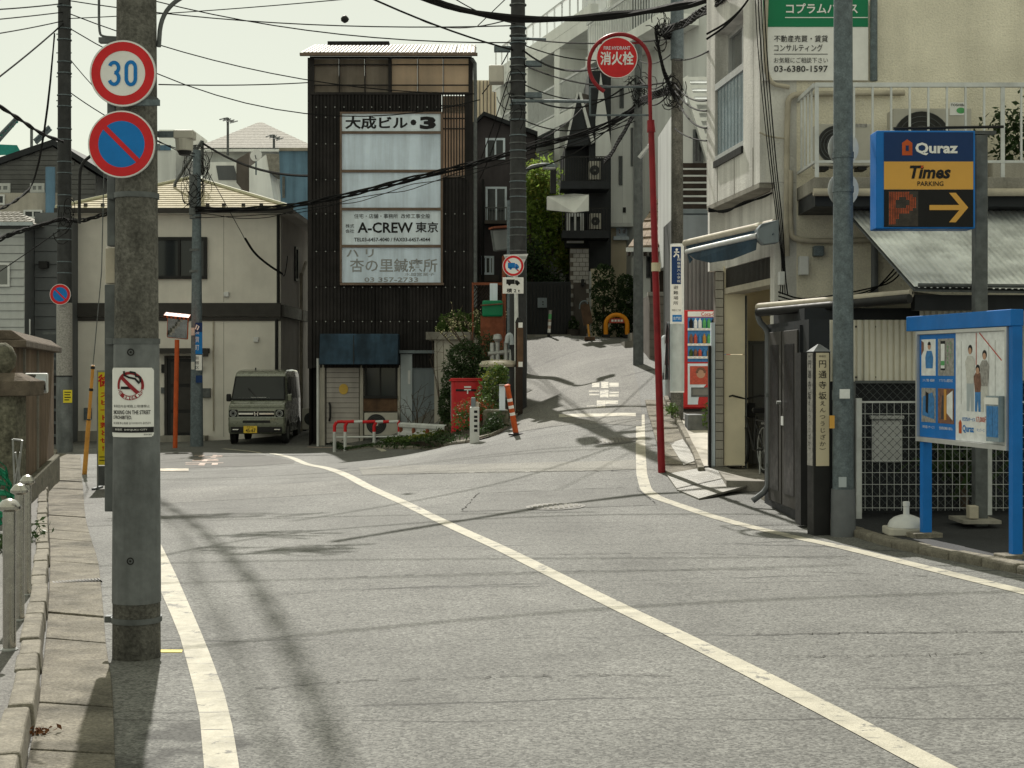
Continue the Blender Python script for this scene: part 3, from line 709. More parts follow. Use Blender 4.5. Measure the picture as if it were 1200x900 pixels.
# 30 sign
def D_at(extra): return D0-.142-extra
def road_sign(px, py, r, label, cat, name, Dd):
    mp = frame(W(px,py,Dd),(1,0,0),(0,0,1)); o = THING(name, label, cat, W(px,py,Dd)); return o, mp
Ds = D_at(.045)
r = 39*Ds/F
o, mp = road_sign(144,86,r,'round 30 speed limit sign strapped high on the near pole','traffic sign','speed_limit_sign',Ds)
s = sign_disc(o, mp, r, None)
P('red_ring', MB().dring(mp,0,0,r*.675,r*.945,.004,n=48), 'sign_red', s)
mb = MB(); stroke_digits(mb, mp, .005, r*.72); P('numerals', mb, 'sign_blue', s)
P('bracket', MB().box(X_(140,Ds),X_(186,Ds),Ds+.013,Ds+.035,Z_(123,Ds),Z_(116,Ds)), 'galv', o)
# no parking sign
r2 = 39.5*Ds/F
o, mp = road_sign(142.5,169,r2,'round blue and red no parking sign below the 30 sign','traffic sign','no_parking_sign',Ds-.004)
def no_parking(o, mp, r):
    s = sign_disc(o, mp, r, None)
    P('red_ring', MB().dring(mp,0,0,r*.69,r*.955,.004,n=48), 'sign_red', s)
    P('blue_field', MB().dring(mp,0,0,0,r*.69,.004,n=48), 'sign_blue', s)
    P('slash', MB().dbar(mp,-r*.50,r*.50,r*.50,-r*.50,r*.145,.006), 'sign_red', s); return s
no_parking(o, mp, r2)
P('bracket', MB().box(X_(150,Ds),X_(186,Ds),Ds+.013,Ds+.035,Z_(175,Ds),Z_(168,Ds)), 'galv', o)

# no smoking notice wrapped round the pole
zc = Z_(471,D0); rr = prad(zc)+.012
def mpc(u, v, t=0): a = u/rr-.02; return V((px_+(rr+t)*math.sin(a), D0-(rr+t)*math.cos(a), zc+v))
o = THING('no_smoking_notice', 'white no smoking notice wrapped around the near pole', 'notice', mpc(0,-.2))
hw, hh = .150, .205
P('plate', MB().dquad(mpc,-hw+.015,hw-.015,-hh,hh,0,14).dquad(mpc,-hw+.005,-hw+.0155,-hh+.005,hh-.005,0).dquad(mpc,hw-.0155,hw-.005,-hh+.005,hh-.005,0).dquad(mpc,-hw,-hw+.0055,-hh+.014,hh-.014,0).dquad(mpc,hw-.0055,hw,-hh+.014,hh-.014,0), 'sign_white', o)
R_ = .082; cv = hh-.105
P('red_ring', MB().dring(mpc,0,cv,R_*.80,R_,.003,n=40,a0=-38,a1=218), 'hydrant_red', o)
P('red_band', MB().dring(mpc,0,cv,R_*.74,R_*1.05,.003,n=24,a0=-148,a1=-32), 'hydrant_red', o)
P('slash', MB().dcurve(mpc,-R_*.60,cv+R_*.58,R_*.60,cv-R_*.58,.022,.005), 'hydrant_red', o)
P('cigarette', MB().dquad(mpc,-.055,.012,cv-.022,cv-.006,.004,4), 'ink', o)
sm = MB(); sm.dline(mpc,[(-.035,cv+.085),(-.03,cv+.06),(-.005,cv+.048),(.03,cv+.04),(.055,cv+.012)],.012,.006); sm.dline(mpc,[(.0,cv+.08),(.03,cv+.075),(.035,cv+.055),(.058,cv+.05),(.06,cv+.02)],.012,.006)
P('smoke', sm, 'ink', o)
mb = MB()
for k, ch in enumerate('NO SMOKING'):
    if ch == ' ': continue
    a = math.radians(-157+k*14.8); ru, uu = V((-math.sin(a),math.cos(a))), V((-math.cos(a),-math.sin(a)))
    c0 = (R_*.895*math.cos(a), cv+R_*.895*math.sin(a))
    lm = lambda u, v, t: mpc(c0[0]+ru.x*u+uu.x*v, c0[1]+ru.y*u+uu.y*v, t)
    addtext(mb, lm, ch, 0,0,.014,.018,.005,bold=.03)
P('ring_lettering', mb, 'sign_white', o)
T(o,mpc,'新宿区内全域路上喫煙禁止',0,-.022,.235,.016,.003)
T(o,mpc,'SMOKING ON THE STREET',0,-.058,.245,.024,.003,bold=.015)
T(o,mpc,'IS PROHIBITED.',-.055,-.088,.135,.022,.003,bold=.015)
T(o,mpc,'路上禁烟 禁止吸烟 길거리에서의 흡연금지',0,-.122,.245,.014,.003)
P('black_band', MB().dquad(mpc,-hw+.004,hw-.004,-.178,-.145,.003,12), 'ink', o)
T(o,mpc,'新宿区  SHINJUKU CITY',0,-.161,.20,.015,.005,mt='sign_white')
T(o,mpc,'環境対策課',.105,-.19,.05,.008,.003)

# ---- bollards
def bollard(px, ytop, ybase, w, label):
    Db = (CZ-.02)*F/(ybase-CY); b = V((X_(px,Db), Db, gz(X_(px,Db),Db)+.1)); h = Z_(ytop,Db)-b.z; r = w*Db/F/2
    o = THING('bollard', label, 'bollard', b, 'stainless bollards along the left kerb')
    P('post', MB().lathe([(r,0),(r,h-.06)], b, 20), 'steel', o, smooth=.6)
    P('cap', MB().lathe([(r*1.1,h-.075),(r*1.9,h-.06),(r*1.9,h-.045),(r*1.1,h-.012),(r*.25,h)], b, 20), 'steel', o, smooth=.5)
    P('base_ring', MB().lathe([(r*1.35,0),(r*1.35,.012),(r*1.05,.02)], b, 20), 'zinc', o, smooth=.5)
bollard(11,584,752,15,'nearest stainless steel bollard at the left picture edge')
bollard(23,566,716,11,'middle one of the three stainless steel bollards')
bollard(32,556,686,9,'farthest of the three stainless bollards beside the stone pillar')

# ---- stone pillar, brown wall, net, small frame, mirror
Dp = 17.0
o = THING('stone_gate_pillar', 'mossy rough stone gate pillar with dark capstone', 'pillar', (X_(12,Dp),Dp,-.2))
P('shaft', MB().box(X_(-22,Dp),X_(18,Dp),Dp,Dp+.4,-.3,Z_(462,Dp)), 'stone_moss', o, bevel=.03)
P('capstone', MB().hexa([(X_(-30,Dp),Dp-.06,Z_(464,Dp)),(X_(37,Dp),Dp-.06,Z_(464,Dp)),(X_(37,Dp),Dp+.46,Z_(464,Dp)),(X_(-30,Dp),Dp+.46,Z_(464,Dp)),
   (X_(-30,Dp),Dp-.06,Z_(446,Dp)),(X_(37,Dp),Dp-.06,Z_(446,Dp)),(X_(37,Dp),Dp+.46,Z_(446,Dp)),(X_(-30,Dp),Dp+.46,Z_(446,Dp))])
   .hexa([(X_(-28,Dp),Dp-.05,Z_(446.5,Dp)),(X_(35,Dp),Dp-.05,Z_(446.5,Dp)),(X_(35,Dp),Dp+.45,Z_(446.5,Dp)),(X_(-28,Dp),Dp+.45,Z_(446.5,Dp)),
   (X_(-4,Dp),Dp+.1,Z_(437,Dp)),(X_(16,Dp),Dp+.1,Z_(437,Dp)),(X_(16,Dp),Dp+.3,Z_(437,Dp)),(X_(-4,Dp),Dp+.3,Z_(437,Dp))]), 'wall_cap', o, bevel=.012)
P('finial', MB().lathe([(.05,0),(.13,.1),(.15,.22),(.10,.33),(.03,.38)], (X_(-3,Dp),Dp+.2,Z_(440,Dp)), 14), 'stone_moss', o, smooth=.8)
wp = Plane((X_(18,18.0),18.0),(X_(63,25.0),25.0))
o = THING('garden_wall', 'brown rendered garden wall with dark coping behind the stone pillar', 'wall', wp.P(wp.len/2,-.3))
ztop = 2.0
P('wall_body', MB().mbox(wp,0,wp.len,-.6,ztop-.16,-.25,0), 'wall_brown', o)
for u in (1.1,3.4):
    P('drain_strip', MB().mbox(wp,u,u+.06,-.6,ztop-.165,-.02,.03), 'concrete', o)
mb = MB()
for k in range(8):
    u0, u1 = wp.len*k/8+.008, wp.len*(k+1)/8-.008
    P('coping_stone', MB().mbox(wp,u0-(.05 if k==0 else 0),u1,ztop-.16,ztop-.07,-.36,.13).hexa([wp(u0,ztop-.069,.12),wp(u1,ztop-.069,.12),wp(u1,ztop-.069,-.35),wp(u0,ztop-.069,-.35),wp(u0,ztop+.05,-.05),wp(u1,ztop+.05,-.05),wp(u1,ztop+.05,-.2),wp(u0,ztop+.05,-.2)]), 'wall_cap', o, bevel=.012)
P('footing', MB().mbox(wp,0,wp.len,-.6,.12,.0,.10), 'stone_moss', o, bevel=.02)
Dm = 17.6
mp = frame(W(42,449,Dm),(1,.0,0),(0,0,1))
o = THING('safety_mirror', 'small square convex mirror fixed on the stone pillar', 'mirror', W(42,460,Dm))
P('housing', MB().mbox(mp,-.14,.14,-.12,.12,-.05,0), 'orange_bright' if False else 'white_plastic', o, bevel=.02)
mb = MB(); n = 8
cv_ = lambda i,j: mp(-.125+.25*i/n, -.105+.21*j/n, .004+.035*(1-((i/n-.5)*2)**2*.5-((j/n-.5)*2)**2*.5))
for i in range(n):
    for j in range(n): mb.face([cv_(i,j),cv_(i+1,j),cv_(i+1,j+1),cv_(i,j+1)])
P('mirror_glass', mb, 'mirror', o, smooth=1.0)
P('arm', MB().cyl(W(34,450,Dm+.05),W(28,450,Dm-.2),.015), 'zinc', o)
Dn = 15.4
mb = MB(); rnd = random.Random(5)
gridn = {}
for i in range(13):
    for j in range(13):
        u, v = i/12, j/12
        gridn[i,j] = V((X_(-14,Dn)+.36*u*(1-.45*v)+rnd.gauss(0,.012), Dn+.1*math.sin(u*9)+rnd.gauss(0,.012), -.02+ .78*v*(1-.5*u*u)+.03*math.sin(u*12)))
for i in range(13):
    for j in range(13):
        if i < 12: mb.tube([gridn[i,j],gridn[i+1,j]], .006, 3, False)
        if j < 12: mb.tube([gridn[i,j],gridn[i,j+1]], .006, 3, False)
        if i < 12 and j < 12 and rnd.random() < .75: mb.face([gridn[i,j],gridn[i+1,j],gridn[i+1,j+1],gridn[i,j+1]])
SOLO('crow_net', mb, 'net_green', 'heaped green rubbish net by the left picture edge', 'net')
Df = 15.2
o = THING('folding_frame', 'small folded grey metal frame leaning beside the stone pillar', 'metal frame', (X_(20,Df),Df,-.1))
for a, b in (((15,515),(17,570)),((26,516),(20,570)),((15,515),(26,516)),((18,530),(25,570)),((24,530),(16,572))):
    P('rod', MB().cyl(W(a[0],a[1],Df),W(b[0],b[1],Df+.1),.010,n=8), 'zinc', o, smooth=.8)
# greenery behind bollards
mb = MB(); leaves(mb, [G(38,660)+V((rnd.gauss(-.34,.07),rnd.gauss(.3,.6),.10+abs(rnd.gauss(0,.08)))) for _ in range(420)], .035, rnd)
o = SOLO('ground_ivy', mb, 'leaf_dark', 'low dark ivy growing behind the left kerb', 'ivy')

# ---- guy wire with orange guard, speed banner
gb = G(99,556); Dg = gb.y
o = THING('guy_wire', 'steel guy wire with a long orange yellow guard tube', 'guy wire', gb)
a = gb; b = W(109,428,Dg-.3); c = W(119,318,Dg-.55); top = W(122,190,Dg-.9)
P('guard_tube', MB().tube([a,a.lerp(b,.5)],[.045,.042],12).tube([a.lerp(b,.5),b],[.032,.030],12), 'guy_yellow', o, smooth=.8)
for t in (.5,.78,.98): q = a.lerp(b,t); P('clamp', MB().cyl(q-(b-a)*.012,q+(b-a)*.012,.04,n=12), 'black', o)
P('wire', MB().tube([b,c,top], .010, 5), 'galv_dark', o)
sb = G(122,573); Dk = sb.y
o = THING('speed_banner', 'yellow slow down banner board standing behind the near pole', 'sign board', sb)
x0, x1 = X_(113.5,Dk), X_(131,Dk)
P('frame', MB().box(x0,x0+.02,Dk,Dk+.03,sb.z,Z_(434,Dk)).box(x1-.02,x1,Dk,Dk+.03,sb.z,Z_(434,Dk)).box(x0+.02,x1-.02,Dk,Dk+.03,Z_(436,Dk),Z_(434,Dk)), 'zinc', o)
P('board', MB().box(x0+.02,x1-.02,Dk+.004,Dk+.02,Z_(545,Dk),Z_(436,Dk)), 'yellow_sign', o)
mpb = frame((0,Dk+.004,0),(1,0,0),(0,0,1))
T(o,mpb,'徐',(x0+x1)/2,Z_(446,Dk),.2,.2,.003,'sign_red',bold=.03)
T(o,mpb,'ス\nピ\nー\nド\n落\nと\nせ\n!!',(x0+x1)/2,Z_(494,Dk),.14,Z_(461,Dk)-Z_(529,Dk),.003,'sign_red',bold=.03)
P('small_print', MB().dquad(mpb,x0+.04,x1-.06,Z_(536,Dk),Z_(535,Dk),.003).dquad(mpb,x0+.04,x1-.05,Z_(540,Dk),Z_(539,Dk),.003), 'ink', o)
P('foot_panel', MB().box(x0+.02,x1-.02,Dk+.01,Dk+.025,sb.z+.05,Z_(546,Dk)), 'galv_dark', o)
for xx in (x0,x1): P('foot', MB().box(xx-.02,xx+.03,Dk-.22,Dk+.25,sb.z,sb.z+.03), 'galv_dark', o)

# ---- dark pole on the left with small no-parking sign
dp = G(75.5,530); Dd = dp.y
def simple_pole(px, base, ytop, wbase, wtop, name, label, mt, cat='utility pole', group=None):
    D = base.y; o = THING(name, label, cat, base, group); z1 = Z_(ytop,D); r0, r1 = wbase*D/F/2, wtop*D/F/2
    P('shaft', MB().cyl(base-V((0,0,.3)), (base.x,D,z1), r0, r1, 20), mt, o, smooth=.8); return o, D
o, Dd = simple_pole(75.5,dp,-60,18,14,'utility_pole','dark banded utility pole beside the white clapboard house','pole_dark')
for y in range(8,430,13):
    z = Z_(y,Dd); P('band', MB().lathe([(.18,-.012),(.18,.012)], (dp.x,Dd,z), 16), 'galv', o) if y%3 else None
P('poster_strip', MB().lathe([(.192,Z_(440,Dd)),(.188,Z_(355,Dd))], (dp.x,Dd,0), 20), 'print_grey', o, smooth=.8)
P('base_sheet', MB().lathe([(.200,dp.z),(.196,Z_(442,Dd))], (dp.x,Dd,0), 20), 'pole_sheet', o, smooth=.8)
st = P('sticker', MB().pbox(74,457,84.5,472,Dd-.215,.01), 'yellow_sign', o); P('small_print', MB().pbox(75.5,459,83,460.2,Dd-.219,.003).pbox(75.5,462,82,463.2,Dd-.219,.003).pbox(75.5,465,83,466.2,Dd-.219,.003).pbox(75.5,468,81,469.2,Dd-.219,.003), 'ink', st)
for y in (40,62,90,118): P('step_bolt', MB().cyl(W(66,y,Dd),W(84,y,Dd),.014,n=6), 'galv', o)
Dq = Dd-.28
o2, mp = road_sign(70.5,345,0,'small no parking sign on the dark left pole','traffic sign','no_parking_sign',Dq); no_parking(o2, mp, 12.3*Dq/F)
P('bracket', MB().box(X_(66,Dq),X_(78,Dq),Dq+.013,Dq+.2,Z_(347,Dq),Z_(343,Dq)), 'galv', o2)
# ================================================================ LEFT HOUSES
def hip_roof(mb, x0,x1,y0,y1,z, ax,ay,az, ax2=None):
    ax2 = ax if ax2 is None else ax2
    a,b,c,d = (x0,y0,z),(x1,y0,z),(x1,y1,z),(x0,y1,z); p,q = (ax,ay,az),(ax2,ay,az)
    if ax == ax2: [mb.face(t) for t in ((a,b,p),(b,c,p),(c,d,p),(d,a,p))]
    else: [mb.face(t) for t in ((a,b,q,p),(b,c,q),(c,d,p,q),(d,a,p))]
    return mb
def shingle_rows(name, parent, p00, p10, p01, p11, rows, mt, th=.02, jit=.0):
    """courses of shingles, each a thin lapped strip, between eave p00-p10 and ridge p01-p11"""
    p00,p10,p01,p11 = map(V,(p00,p10,p01,p11)); n = (p10-p00).cross(p01-p00).normalized()
    if n.z < 0: n = -n
    for k in range(rows):
        a, b = k/rows, (k+1.15)/rows; b = min(b,1.0)
        l0,r0,l1,r1 = p00.lerp(p01,a),p10.lerp(p11,a),p00.lerp(p01,b),p10.lerp(p11,b)
        if (r1-l1).length < .03: l1 = l1; r1 = l1+(r0-l0).normalized()*.03
        P(name, MB().hexa([l0+n*.005,r0+n*.005,r1+n*.002,l1+n*.002,l0+n*(th+.008),r0+n*(th+.008),r1+n*.008,l1+n*.008]), mt, parent)

# ---- cream two-storey house
D = 42.0; x0, x1 = X_(84,D), X_(329,D); zb = -1.0; ze = Z_(247,D)
house = THING('cream_house', 'cream rendered two-storey house with hipped shingle roof behind the van', 'house', ((x0+x1)/2,D,-.5))
P('wall', MB().box(x0,x1,D,D+6.4,zb,ze), 'cream_wall', house)
rz = Z_(203,D+1.8); ov = .32; ex0,ex1,ey0,ey1 = x0-.35,x1+.38,D-ov,D+6.7
rx0 = X_(214,D+1.8)+.0; ry = D+1.9
roof = P('roof', hip_roof(MB(),ex0,ex1,ey0,ey1,ze+.02,rx0,ry+1.2,rz), 'shingle_cream', house)
shingle_rows('shingle_course', roof, (ex0,ey0,ze+.03),(ex1,ey0,ze+.03),(rx0-.02,ry+1.2,rz+.01),(rx0+.02,ry+1.2,rz+.01), 15, 'shingle_cream')
P('ridge_cap', MB().tube([(ex1,ey0,ze+.07),(rx0,ry+1.2,rz+.05)],.06,6).tube([(ex0,ey0,ze+.07),(rx0,ry+1.2,rz+.05)],.06,6), 'roof_trim', roof)
P('eaves', MB().box(ex0,ex1,ey0,ey1,ze-.12,ze+.015), 'cream_wall', house)
P('gutter', MB().box(ex0-.02,ex1+.02,ey0-.12,ey0-.005,ze-.10,ze+.03), 'dark_trim', house)
for px in (100,120,243,262,285,306): P('snow_guard', MB().pbox(px-2,238 if px>200 else 238,px+2,242,D-.2,.06), 'dark_trim', roof)
fw = front(D)
P('band', MB().pbox(84,355,329,371,D-.10,.10).pbox(84,371.5,329,376,D-.05,.05), 'dark_trim', house, bevel=.01)
P('downpipe', MB().cyl(W(326,250,D-.06),W(326,356,D-.06),.045,n=8).cyl(W(324,374,D-.06),W(324,505,D-.06),.045,n=8), 'black', house)
win(house, fw, *fw.rect(178,278,243,327), fm='black', gm='glass', fw=.09, proud=.09)
P('canopy', MB().pbox(176,408,242,414,D-.45,.45).pbox(238,410,244,418,D-.46,.02), 'dark_trim', house)
d_ = P('door', MB().pbox(196,420,228,511,D-.05,.05), 'black', house, bevel=.01)
P('door_frame', MB().pbox(192.5,417,195.7,512,D-.07,.07).pbox(228.3,417,231,512,D-.07,.07).pbox(196,417,228,419.7,D-.07,.07), 'dark_trim', d_)
for y0,y1 in ((424,450),(454,480),(484,507)): P('door_panel', MB().pbox(200,y0,224,y1,D-.065,.014), 'dark_trim', d_, bevel=.006)
P('meter_box', MB().pbox(189,427,193,437,D-.06,.06), 'black', house); P('intercom', MB().pbox(188.5,454,193.5,461,D-.06,.06), 'galv_dark', house)
P('step', MB().pbox(186,511,240,521,D-.5,.5), 'concrete', house, bevel=.01)
P('gas_meter', MB().pbox(98,478,106,492,D-.15,.15), 'galv', house, bevel=.01)
P('foundation', MB().pbox(86,505,186,522,D-.04,.04), 'concrete', house)
for px,py in ((265,345),(300,398),(148,300)): P('wall_vent', MB().pbox(px-3,py-3,px+3,py+3,D-.07,.07), 'alu', house, bevel=.015)
P('cable_conduit', MB().cyl(W(250,376,D-.03),W(250,505,D-.03),.02,n=6), 'pipe_beige', house); P('letter_box', MB().pbox(236,455,246,466,D-.12,.12), 'galv_dark', house, bevel=.01); P('wall_lamp', MB().pbox(233,428,236.5,435,D-.1,.1), 'white_plastic', house, bevel=.01); P('siding_joint', MB().pbox(262,377,262.4,512,D-.003,.004), 'mortar', house); P('siding_joint', MB().pbox(262,252,262.4,354,D-.003,.004), 'mortar', house)
for y in (420,471): P('notice_strip', MB().pbox(124,y,126,y+12,D-.03,.03), 'sign_white', house)
sw = Plane((x1,D),(x1,D+6.4)); 
win(house, sw, 2.6,3.15,Z_(330,D+3),Z_(290,D+3), fm='black', gm='glass', fw=.07, mull=())
win(house, sw, .5,1.2,.3,1.0, fm='alu', gm='glass_mid', fw=.05, mull=(.5,))
P('side_pipe', MB().cyl((x1+.07,D+3.6,-.5),(x1+.07,D+3.6,4.5),.05,n=8).cyl((x1+.07,D+3.6,4.4),(x1+.07,D+4.6,4.9),.05,n=8), 'pipe_beige', house)
P('side_band', MB().box(x1,x1+.1,D,D+5,Z_(371,D),Z_(357,D)), 'dark_trim', house)
# air-conditioner in the gap
def ac_unit(x0, z0, D, w, h, dep, label, fan=.5, mt='ac_body', group='outdoor air conditioner units', fanr=.4):
    o = THING('air_conditioner', label, 'air conditioner', (x0+w/2,D+dep/2,z0), group)
    P('casing', MB().box(x0,x0+w,D,D+dep,z0+.04,z0+h), mt, o, bevel=.012)
    for q in (.15,.85): P('foot', MB().box(x0+w*q-.05,x0+w*q+.05,D+.02,D+dep-.02,z0,z0+.04), 'black', o)
    mp = front(D); c = (x0+w*fan, z0+.04+(h-.04)*.5); r = h*fanr
    gr_ = P('fan_grille', MB().dring(mp,c[0],c[1],0,r,.003,n=32), 'ac_dark', o)
    mb = MB()
    for k in range(1,7): mb.dring(mp,c[0],c[1],r*k/6-.006,r*k/6,.012,n=32)
    P('grille_ring', mb, 'galv_dark', gr_); P('fan_hub', MB().dring(mp,c[0],c[1],0,r*.2,.014,n=20), mt, gr_)
    mb = MB()
    for k in range(3):
        a = k*2.094; mb.dpoly(mp,[(c[0],c[1]),(c[0]+r*.8*math.cos(a),c[1]+r*.8*math.sin(a)),(c[0]+r*.8*math.cos(a+.9),c[1]+r*.8*math.sin(a+.9))],.007)
    P('fan_blade', mb, 'black', gr_)
    return o
ac_unit(X_(354,40.5), Z_(505,40.5), 40.5, .46, .62, .25, 'beige outdoor unit in the gap between van and dark building', fan=.5, fanr=.28)

# ---- white clapboard house
D = 40.0; o = THING('clapboard_house', 'white and grey clapboard house at the left edge', 'house', (X_(20,D),D,-.6))
xa, xb = X_(-70,D), X_(29,D)
P('wall_core', MB().box(xa,xb,D,D+3.0,-1,Z_(258,D)).box(xb+.01,X_(66,D),D+.8,D+6,-1,Z_(248,D)), 'siding_grey', o)
n = 15
for k in range(n):
    z0 = Z_(412,D)+(Z_(268,D)-Z_(412,D))*k/n; z1 = Z_(412,D)+(Z_(268,D)-Z_(412,D))*(k+1)/n
    P('board', MB().hexa([(xa,D-.05,z0),(xb,D-.05,z0),(xb,D,z0),(xa,D,z0),(xa,D-.02,z1-.01),(xb,D-.02,z1-.01),(xb,D,z1-.01),(xa,D,z1-.01)]), 'siding_white', o)
sp = Plane((xb+.015,D),(xb+.015,D+.8)); gp = front(D+.8)
for k in range(18):
    z0 = -.6+.36*k; P('board', MB().hexa([(xb+.02,D+.75,z0),(X_(66,D),D+.75,z0),(X_(66,D),D+.8,z0),(xb+.02,D+.8,z0),(xb+.02,D+.78,z0+.345),(X_(66,D),D+.78,z0+.345),(X_(66,D),D+.8,z0+.345),(xb+.02,D+.8,z0+.345)]), 'siding_grey', o)
fp = front(D-.05)
win(o, fp, *fp.rect(-20,308,12,336), fm='alu', gm='glass_mid', fw=.06, mull=())
P('sill_band', MB().pbox(-70,401,30,413,D-.22,.22), 'pale_blue', o, bevel=.02)
P('lower_wall', MB().pbox(-70,414,29,520,D-.04,.04), 'siding_white', o); win(o, front(D-.04), *front(D-.04).rect(-10,418,22,428), fm='siding_white', gm='glass', fw=.06, mull=())
rf = P('roof', MB().hexa([(xa,D-.35,Z_(263,D)),(xb+.3,D-.35,Z_(263,D)),(xb+.3,D+3,Z_(263,D)),(xa,D+3,Z_(263,D)),(xa,D+1.2,Z_(244,D)),(xb-.6,D+1.2,Z_(244,D)),(xb-.6,D+2.,Z_(244,D)),(xa,D+2,Z_(244,D))]), 'tile_pale', o)
for k in range(6):
    for j in range(14):
        t = k/6; q0 = V((xa+(xb+.3-.9*t-xa)*j/14, D-.36+1.56*t, Z_(263,D)+(Z_(244,D)-Z_(263,D))*t+.01)); q1 = q0+V(((xb+.3-.9*t-xa)/14-.03, 0, 0)); up = V((0,.27,(Z_(244,D)-Z_(263,D))/6))
        P('roof_tile', MB().hexa([q0,q1,q1+up,q0+up,q0+V((0,0,.045)),q1+V((0,0,.045)),q1+up+V((0,0,.02)),q0+up+V((0,0,.02))]), 'tile_pale', rf)
P('gutter', MB().box(xa,xb+.35,D-.45,D-.36,Z_(266,D),Z_(262,D)), 'pale_blue', o)
P('vent_hood', MB().pbox(45,306,55,314,D+.55,.2), 'black', o); P('hand_rail', MB().tube([W(29,402,D-.1),W(35,402,D-.1),W(35,374,D-.1)],.02,6), 'white_rail', o)
st = P('outside_stair', MB().pbox(50,440,66,526,D+.2,.5), 'black', o)
for k in range(9): P('tread', MB().pbox(50+k*.6,389+k*15,68,392+k*15,D+.1,.3), 'galv_dark', st)

# ---- grey gabled house behind, teal steelwork
D = 52.0; o = THING('grey_gable_house', 'dark grey clapboard house with pitched black roof behind the clapboard house', 'house', (X_(50,D),D,0))
P('wall', MB().prism([W(-60,300,D),W(112,300,D),W(112,205,D),W(62,172,D),W(-60,214,D)],(0,6,0)), 'siding_dgrey', o)
for k in range(9): 
    y = 222-k*5.6; xl = -60 if y > 212 else -60+(212-y)*2.9; xr = 112 if y > 205 else 112-(205-y)*1.5
    P('board', MB().pbox(xl,y,xr,y+5,D-.04,.04), 'siding_dgrey', o)
P('roof', MB().prism([W(-70,216,D-.2),W(62,170,D-.2),W(62,163,D-.2),W(-70,208,D-.2)],(0,6.4,0)).prism([W(62,170,D-.2),W(122,208,D-.2),W(122,201,D-.2),W(62,163,D-.2)],(0,6.4,0)), 'bg_black', o)
fp = front(D); win(o, front(D-.04), *fp.rect(-6,215,13,226), fm='siding_white', gm='glass_mid', fw=.10, mull=(.5,)); win(o, front(D-.04), *fp.rect(36,215,53,226), fm='siding_white', gm='glass_mid', fw=.10, mull=(.5,))
P('lower_block', MB().pbox(-60,226,70,300,D-1.6,1.5), 'concrete_light', o); win(o, front(D-1.6), *front(D-1.6).rect(28,246,50,256), fm='alu', gm='glass', fw=.06); win(o, front(D-1.6), *front(D-1.6).rect(-8,228,6,240), fm='alu', gm='glass', fw=.06)
P('drainpipe', MB().cyl(W(59,290,D-1.8),W(59,196,D-1.8),.16,n=10), 'blue_wall', o)
D = 70.0; o = THING('steel_canopy', 'teal green steel canopy structure above the far left roofs', 'canopy', W(8,180,D))
P('deck', MB().hexa([W(-30,183,D),W(26,181,D),W(26,181,D+4),W(-30,183,D+4),W(-30,168,D),W(20,170,D),W(20,170,D+4),W(-30,168,D+4)]), 'teal', o)
for a, b in (((-8,166),(20,137)),((-2,166),(21,140)),((40,165),(58,148)),((42,168),(60,151))): P('beam', MB().tube([W(*a,D),W(*b,D)],.08,4), 'galv', o)
for k in range(5): P('strut', MB().tube([W(-4+k*5,164-k*5,D),W(1+k*5,163-k*5,D)],.05,4), 'teal', o)
P('mast', MB().cyl(W(37,200,D),W(37,150,D),.07,n=6), 'galv_dark', o)

# ---- background blocks behind the cream house
D = 58.0
o = THING('hip_roof_house', 'grey house with pale hipped roof and aerials behind the cream house', 'house', (X_(300,D),D,0))
P('wall', MB().pbox(237,172,366,300,D,8), 'bg_white2', o)
rf = P('roof', MB().hexa([W(228,174,D-.5),W(372,174,D-.5),W(372,174,D+9),W(228,174,D+9),W(302,143.5,D+4),W(308,143.5,D+4),W(308,143.5,D+4.4),W(302,143.5,D+4.4)]), 'tile_pale', o)
shingle_rows('shingle_course', rf, W(228,173.5,D-.5),W(372,173.5,D-.5),W(303,143.6,D+4),W(307,143.6,D+4),16,'tile_pale',.008)
P('fascia', MB().pbox(227,174.4,372,177.5,D-.55,.1), 'bg_white', o)
P('dormer', MB().prism([W(242,190,D-1),W(280,190,D-1),W(284,240,D-1),W(254,240,D-1)],(0,1,0)), 'bg_white', o); P('dormer_window', MB().prism([W(253,194,D-1.03),W(274,194,D-1.03),W(279,211,D-1.03),W(256,211,D-1.03)],(0,.03,0)), 'siding_grey', o)
P('party_wall', MB().prism([W(277,187,D-2.5),W(292,178,D-2.5),W(292,232,D-2.5),W(277,214,D-2.5)],(0,2,0)), 'bg_brown', o)
P('white_wing', MB().prism([W(292,196,D-3),W(312,181,D-3),W(322,240,D-3),W(292,240,D-3)],(0,2,0)), 'bg_white', o)
P('wing_roof', MB().prism([W(312,180,D-3.1),W(328,181,D-3.1),W(328,202,D-3.1),W(316,202,D-3.1)],(0,2,0)), 'tile_pale', o)
def aerial(px, y0, y1, D, label):
    o = THING('tv_aerial', label, 'aerial', W(px,y1,D), 'television aerials on the far roofs')
    P('mast', MB().cyl(W(px,y1,D),W(px,y0,D),.05,n=6), 'galv_dark', o)
    P('boom', MB().cyl(W(px-5,y0+1,D),W(px+7,y0+5,D),.04,n=5), 'galv_dark', o)
    for k in range(4): q = W(px-5+k*4,y0+1+k*1.3,D); P('element', MB().cyl(q-V((.05,.5,.12)),q+V((.05,.5,.12)),.025,n=4), 'galv_dark', o)
aerial(267,138,182,D-1,'tall television aerial left of the pale hipped roof'); aerial(321,158,174,D-.6,'low television aerial on the pale hipped roof')
o = THING('satellite_dish', 'white satellite dish in front of the blue wall', 'satellite dish', W(300,186,54)); mp = frame(W(300,182,54),(.9,-.2,0),(0,.2,1))
P('dish', MB().dring(mp,0,0,0,.23,.0,n=24), 'white_plastic', o); P('arm', MB().cyl(W(300,186,54),W(299,182,53.5),.02,n=5), 'galv_dark', o); P('mast', MB().cyl(W(300,205,54.05),W(300,183,54.05),.03,n=6), 'galv', o)
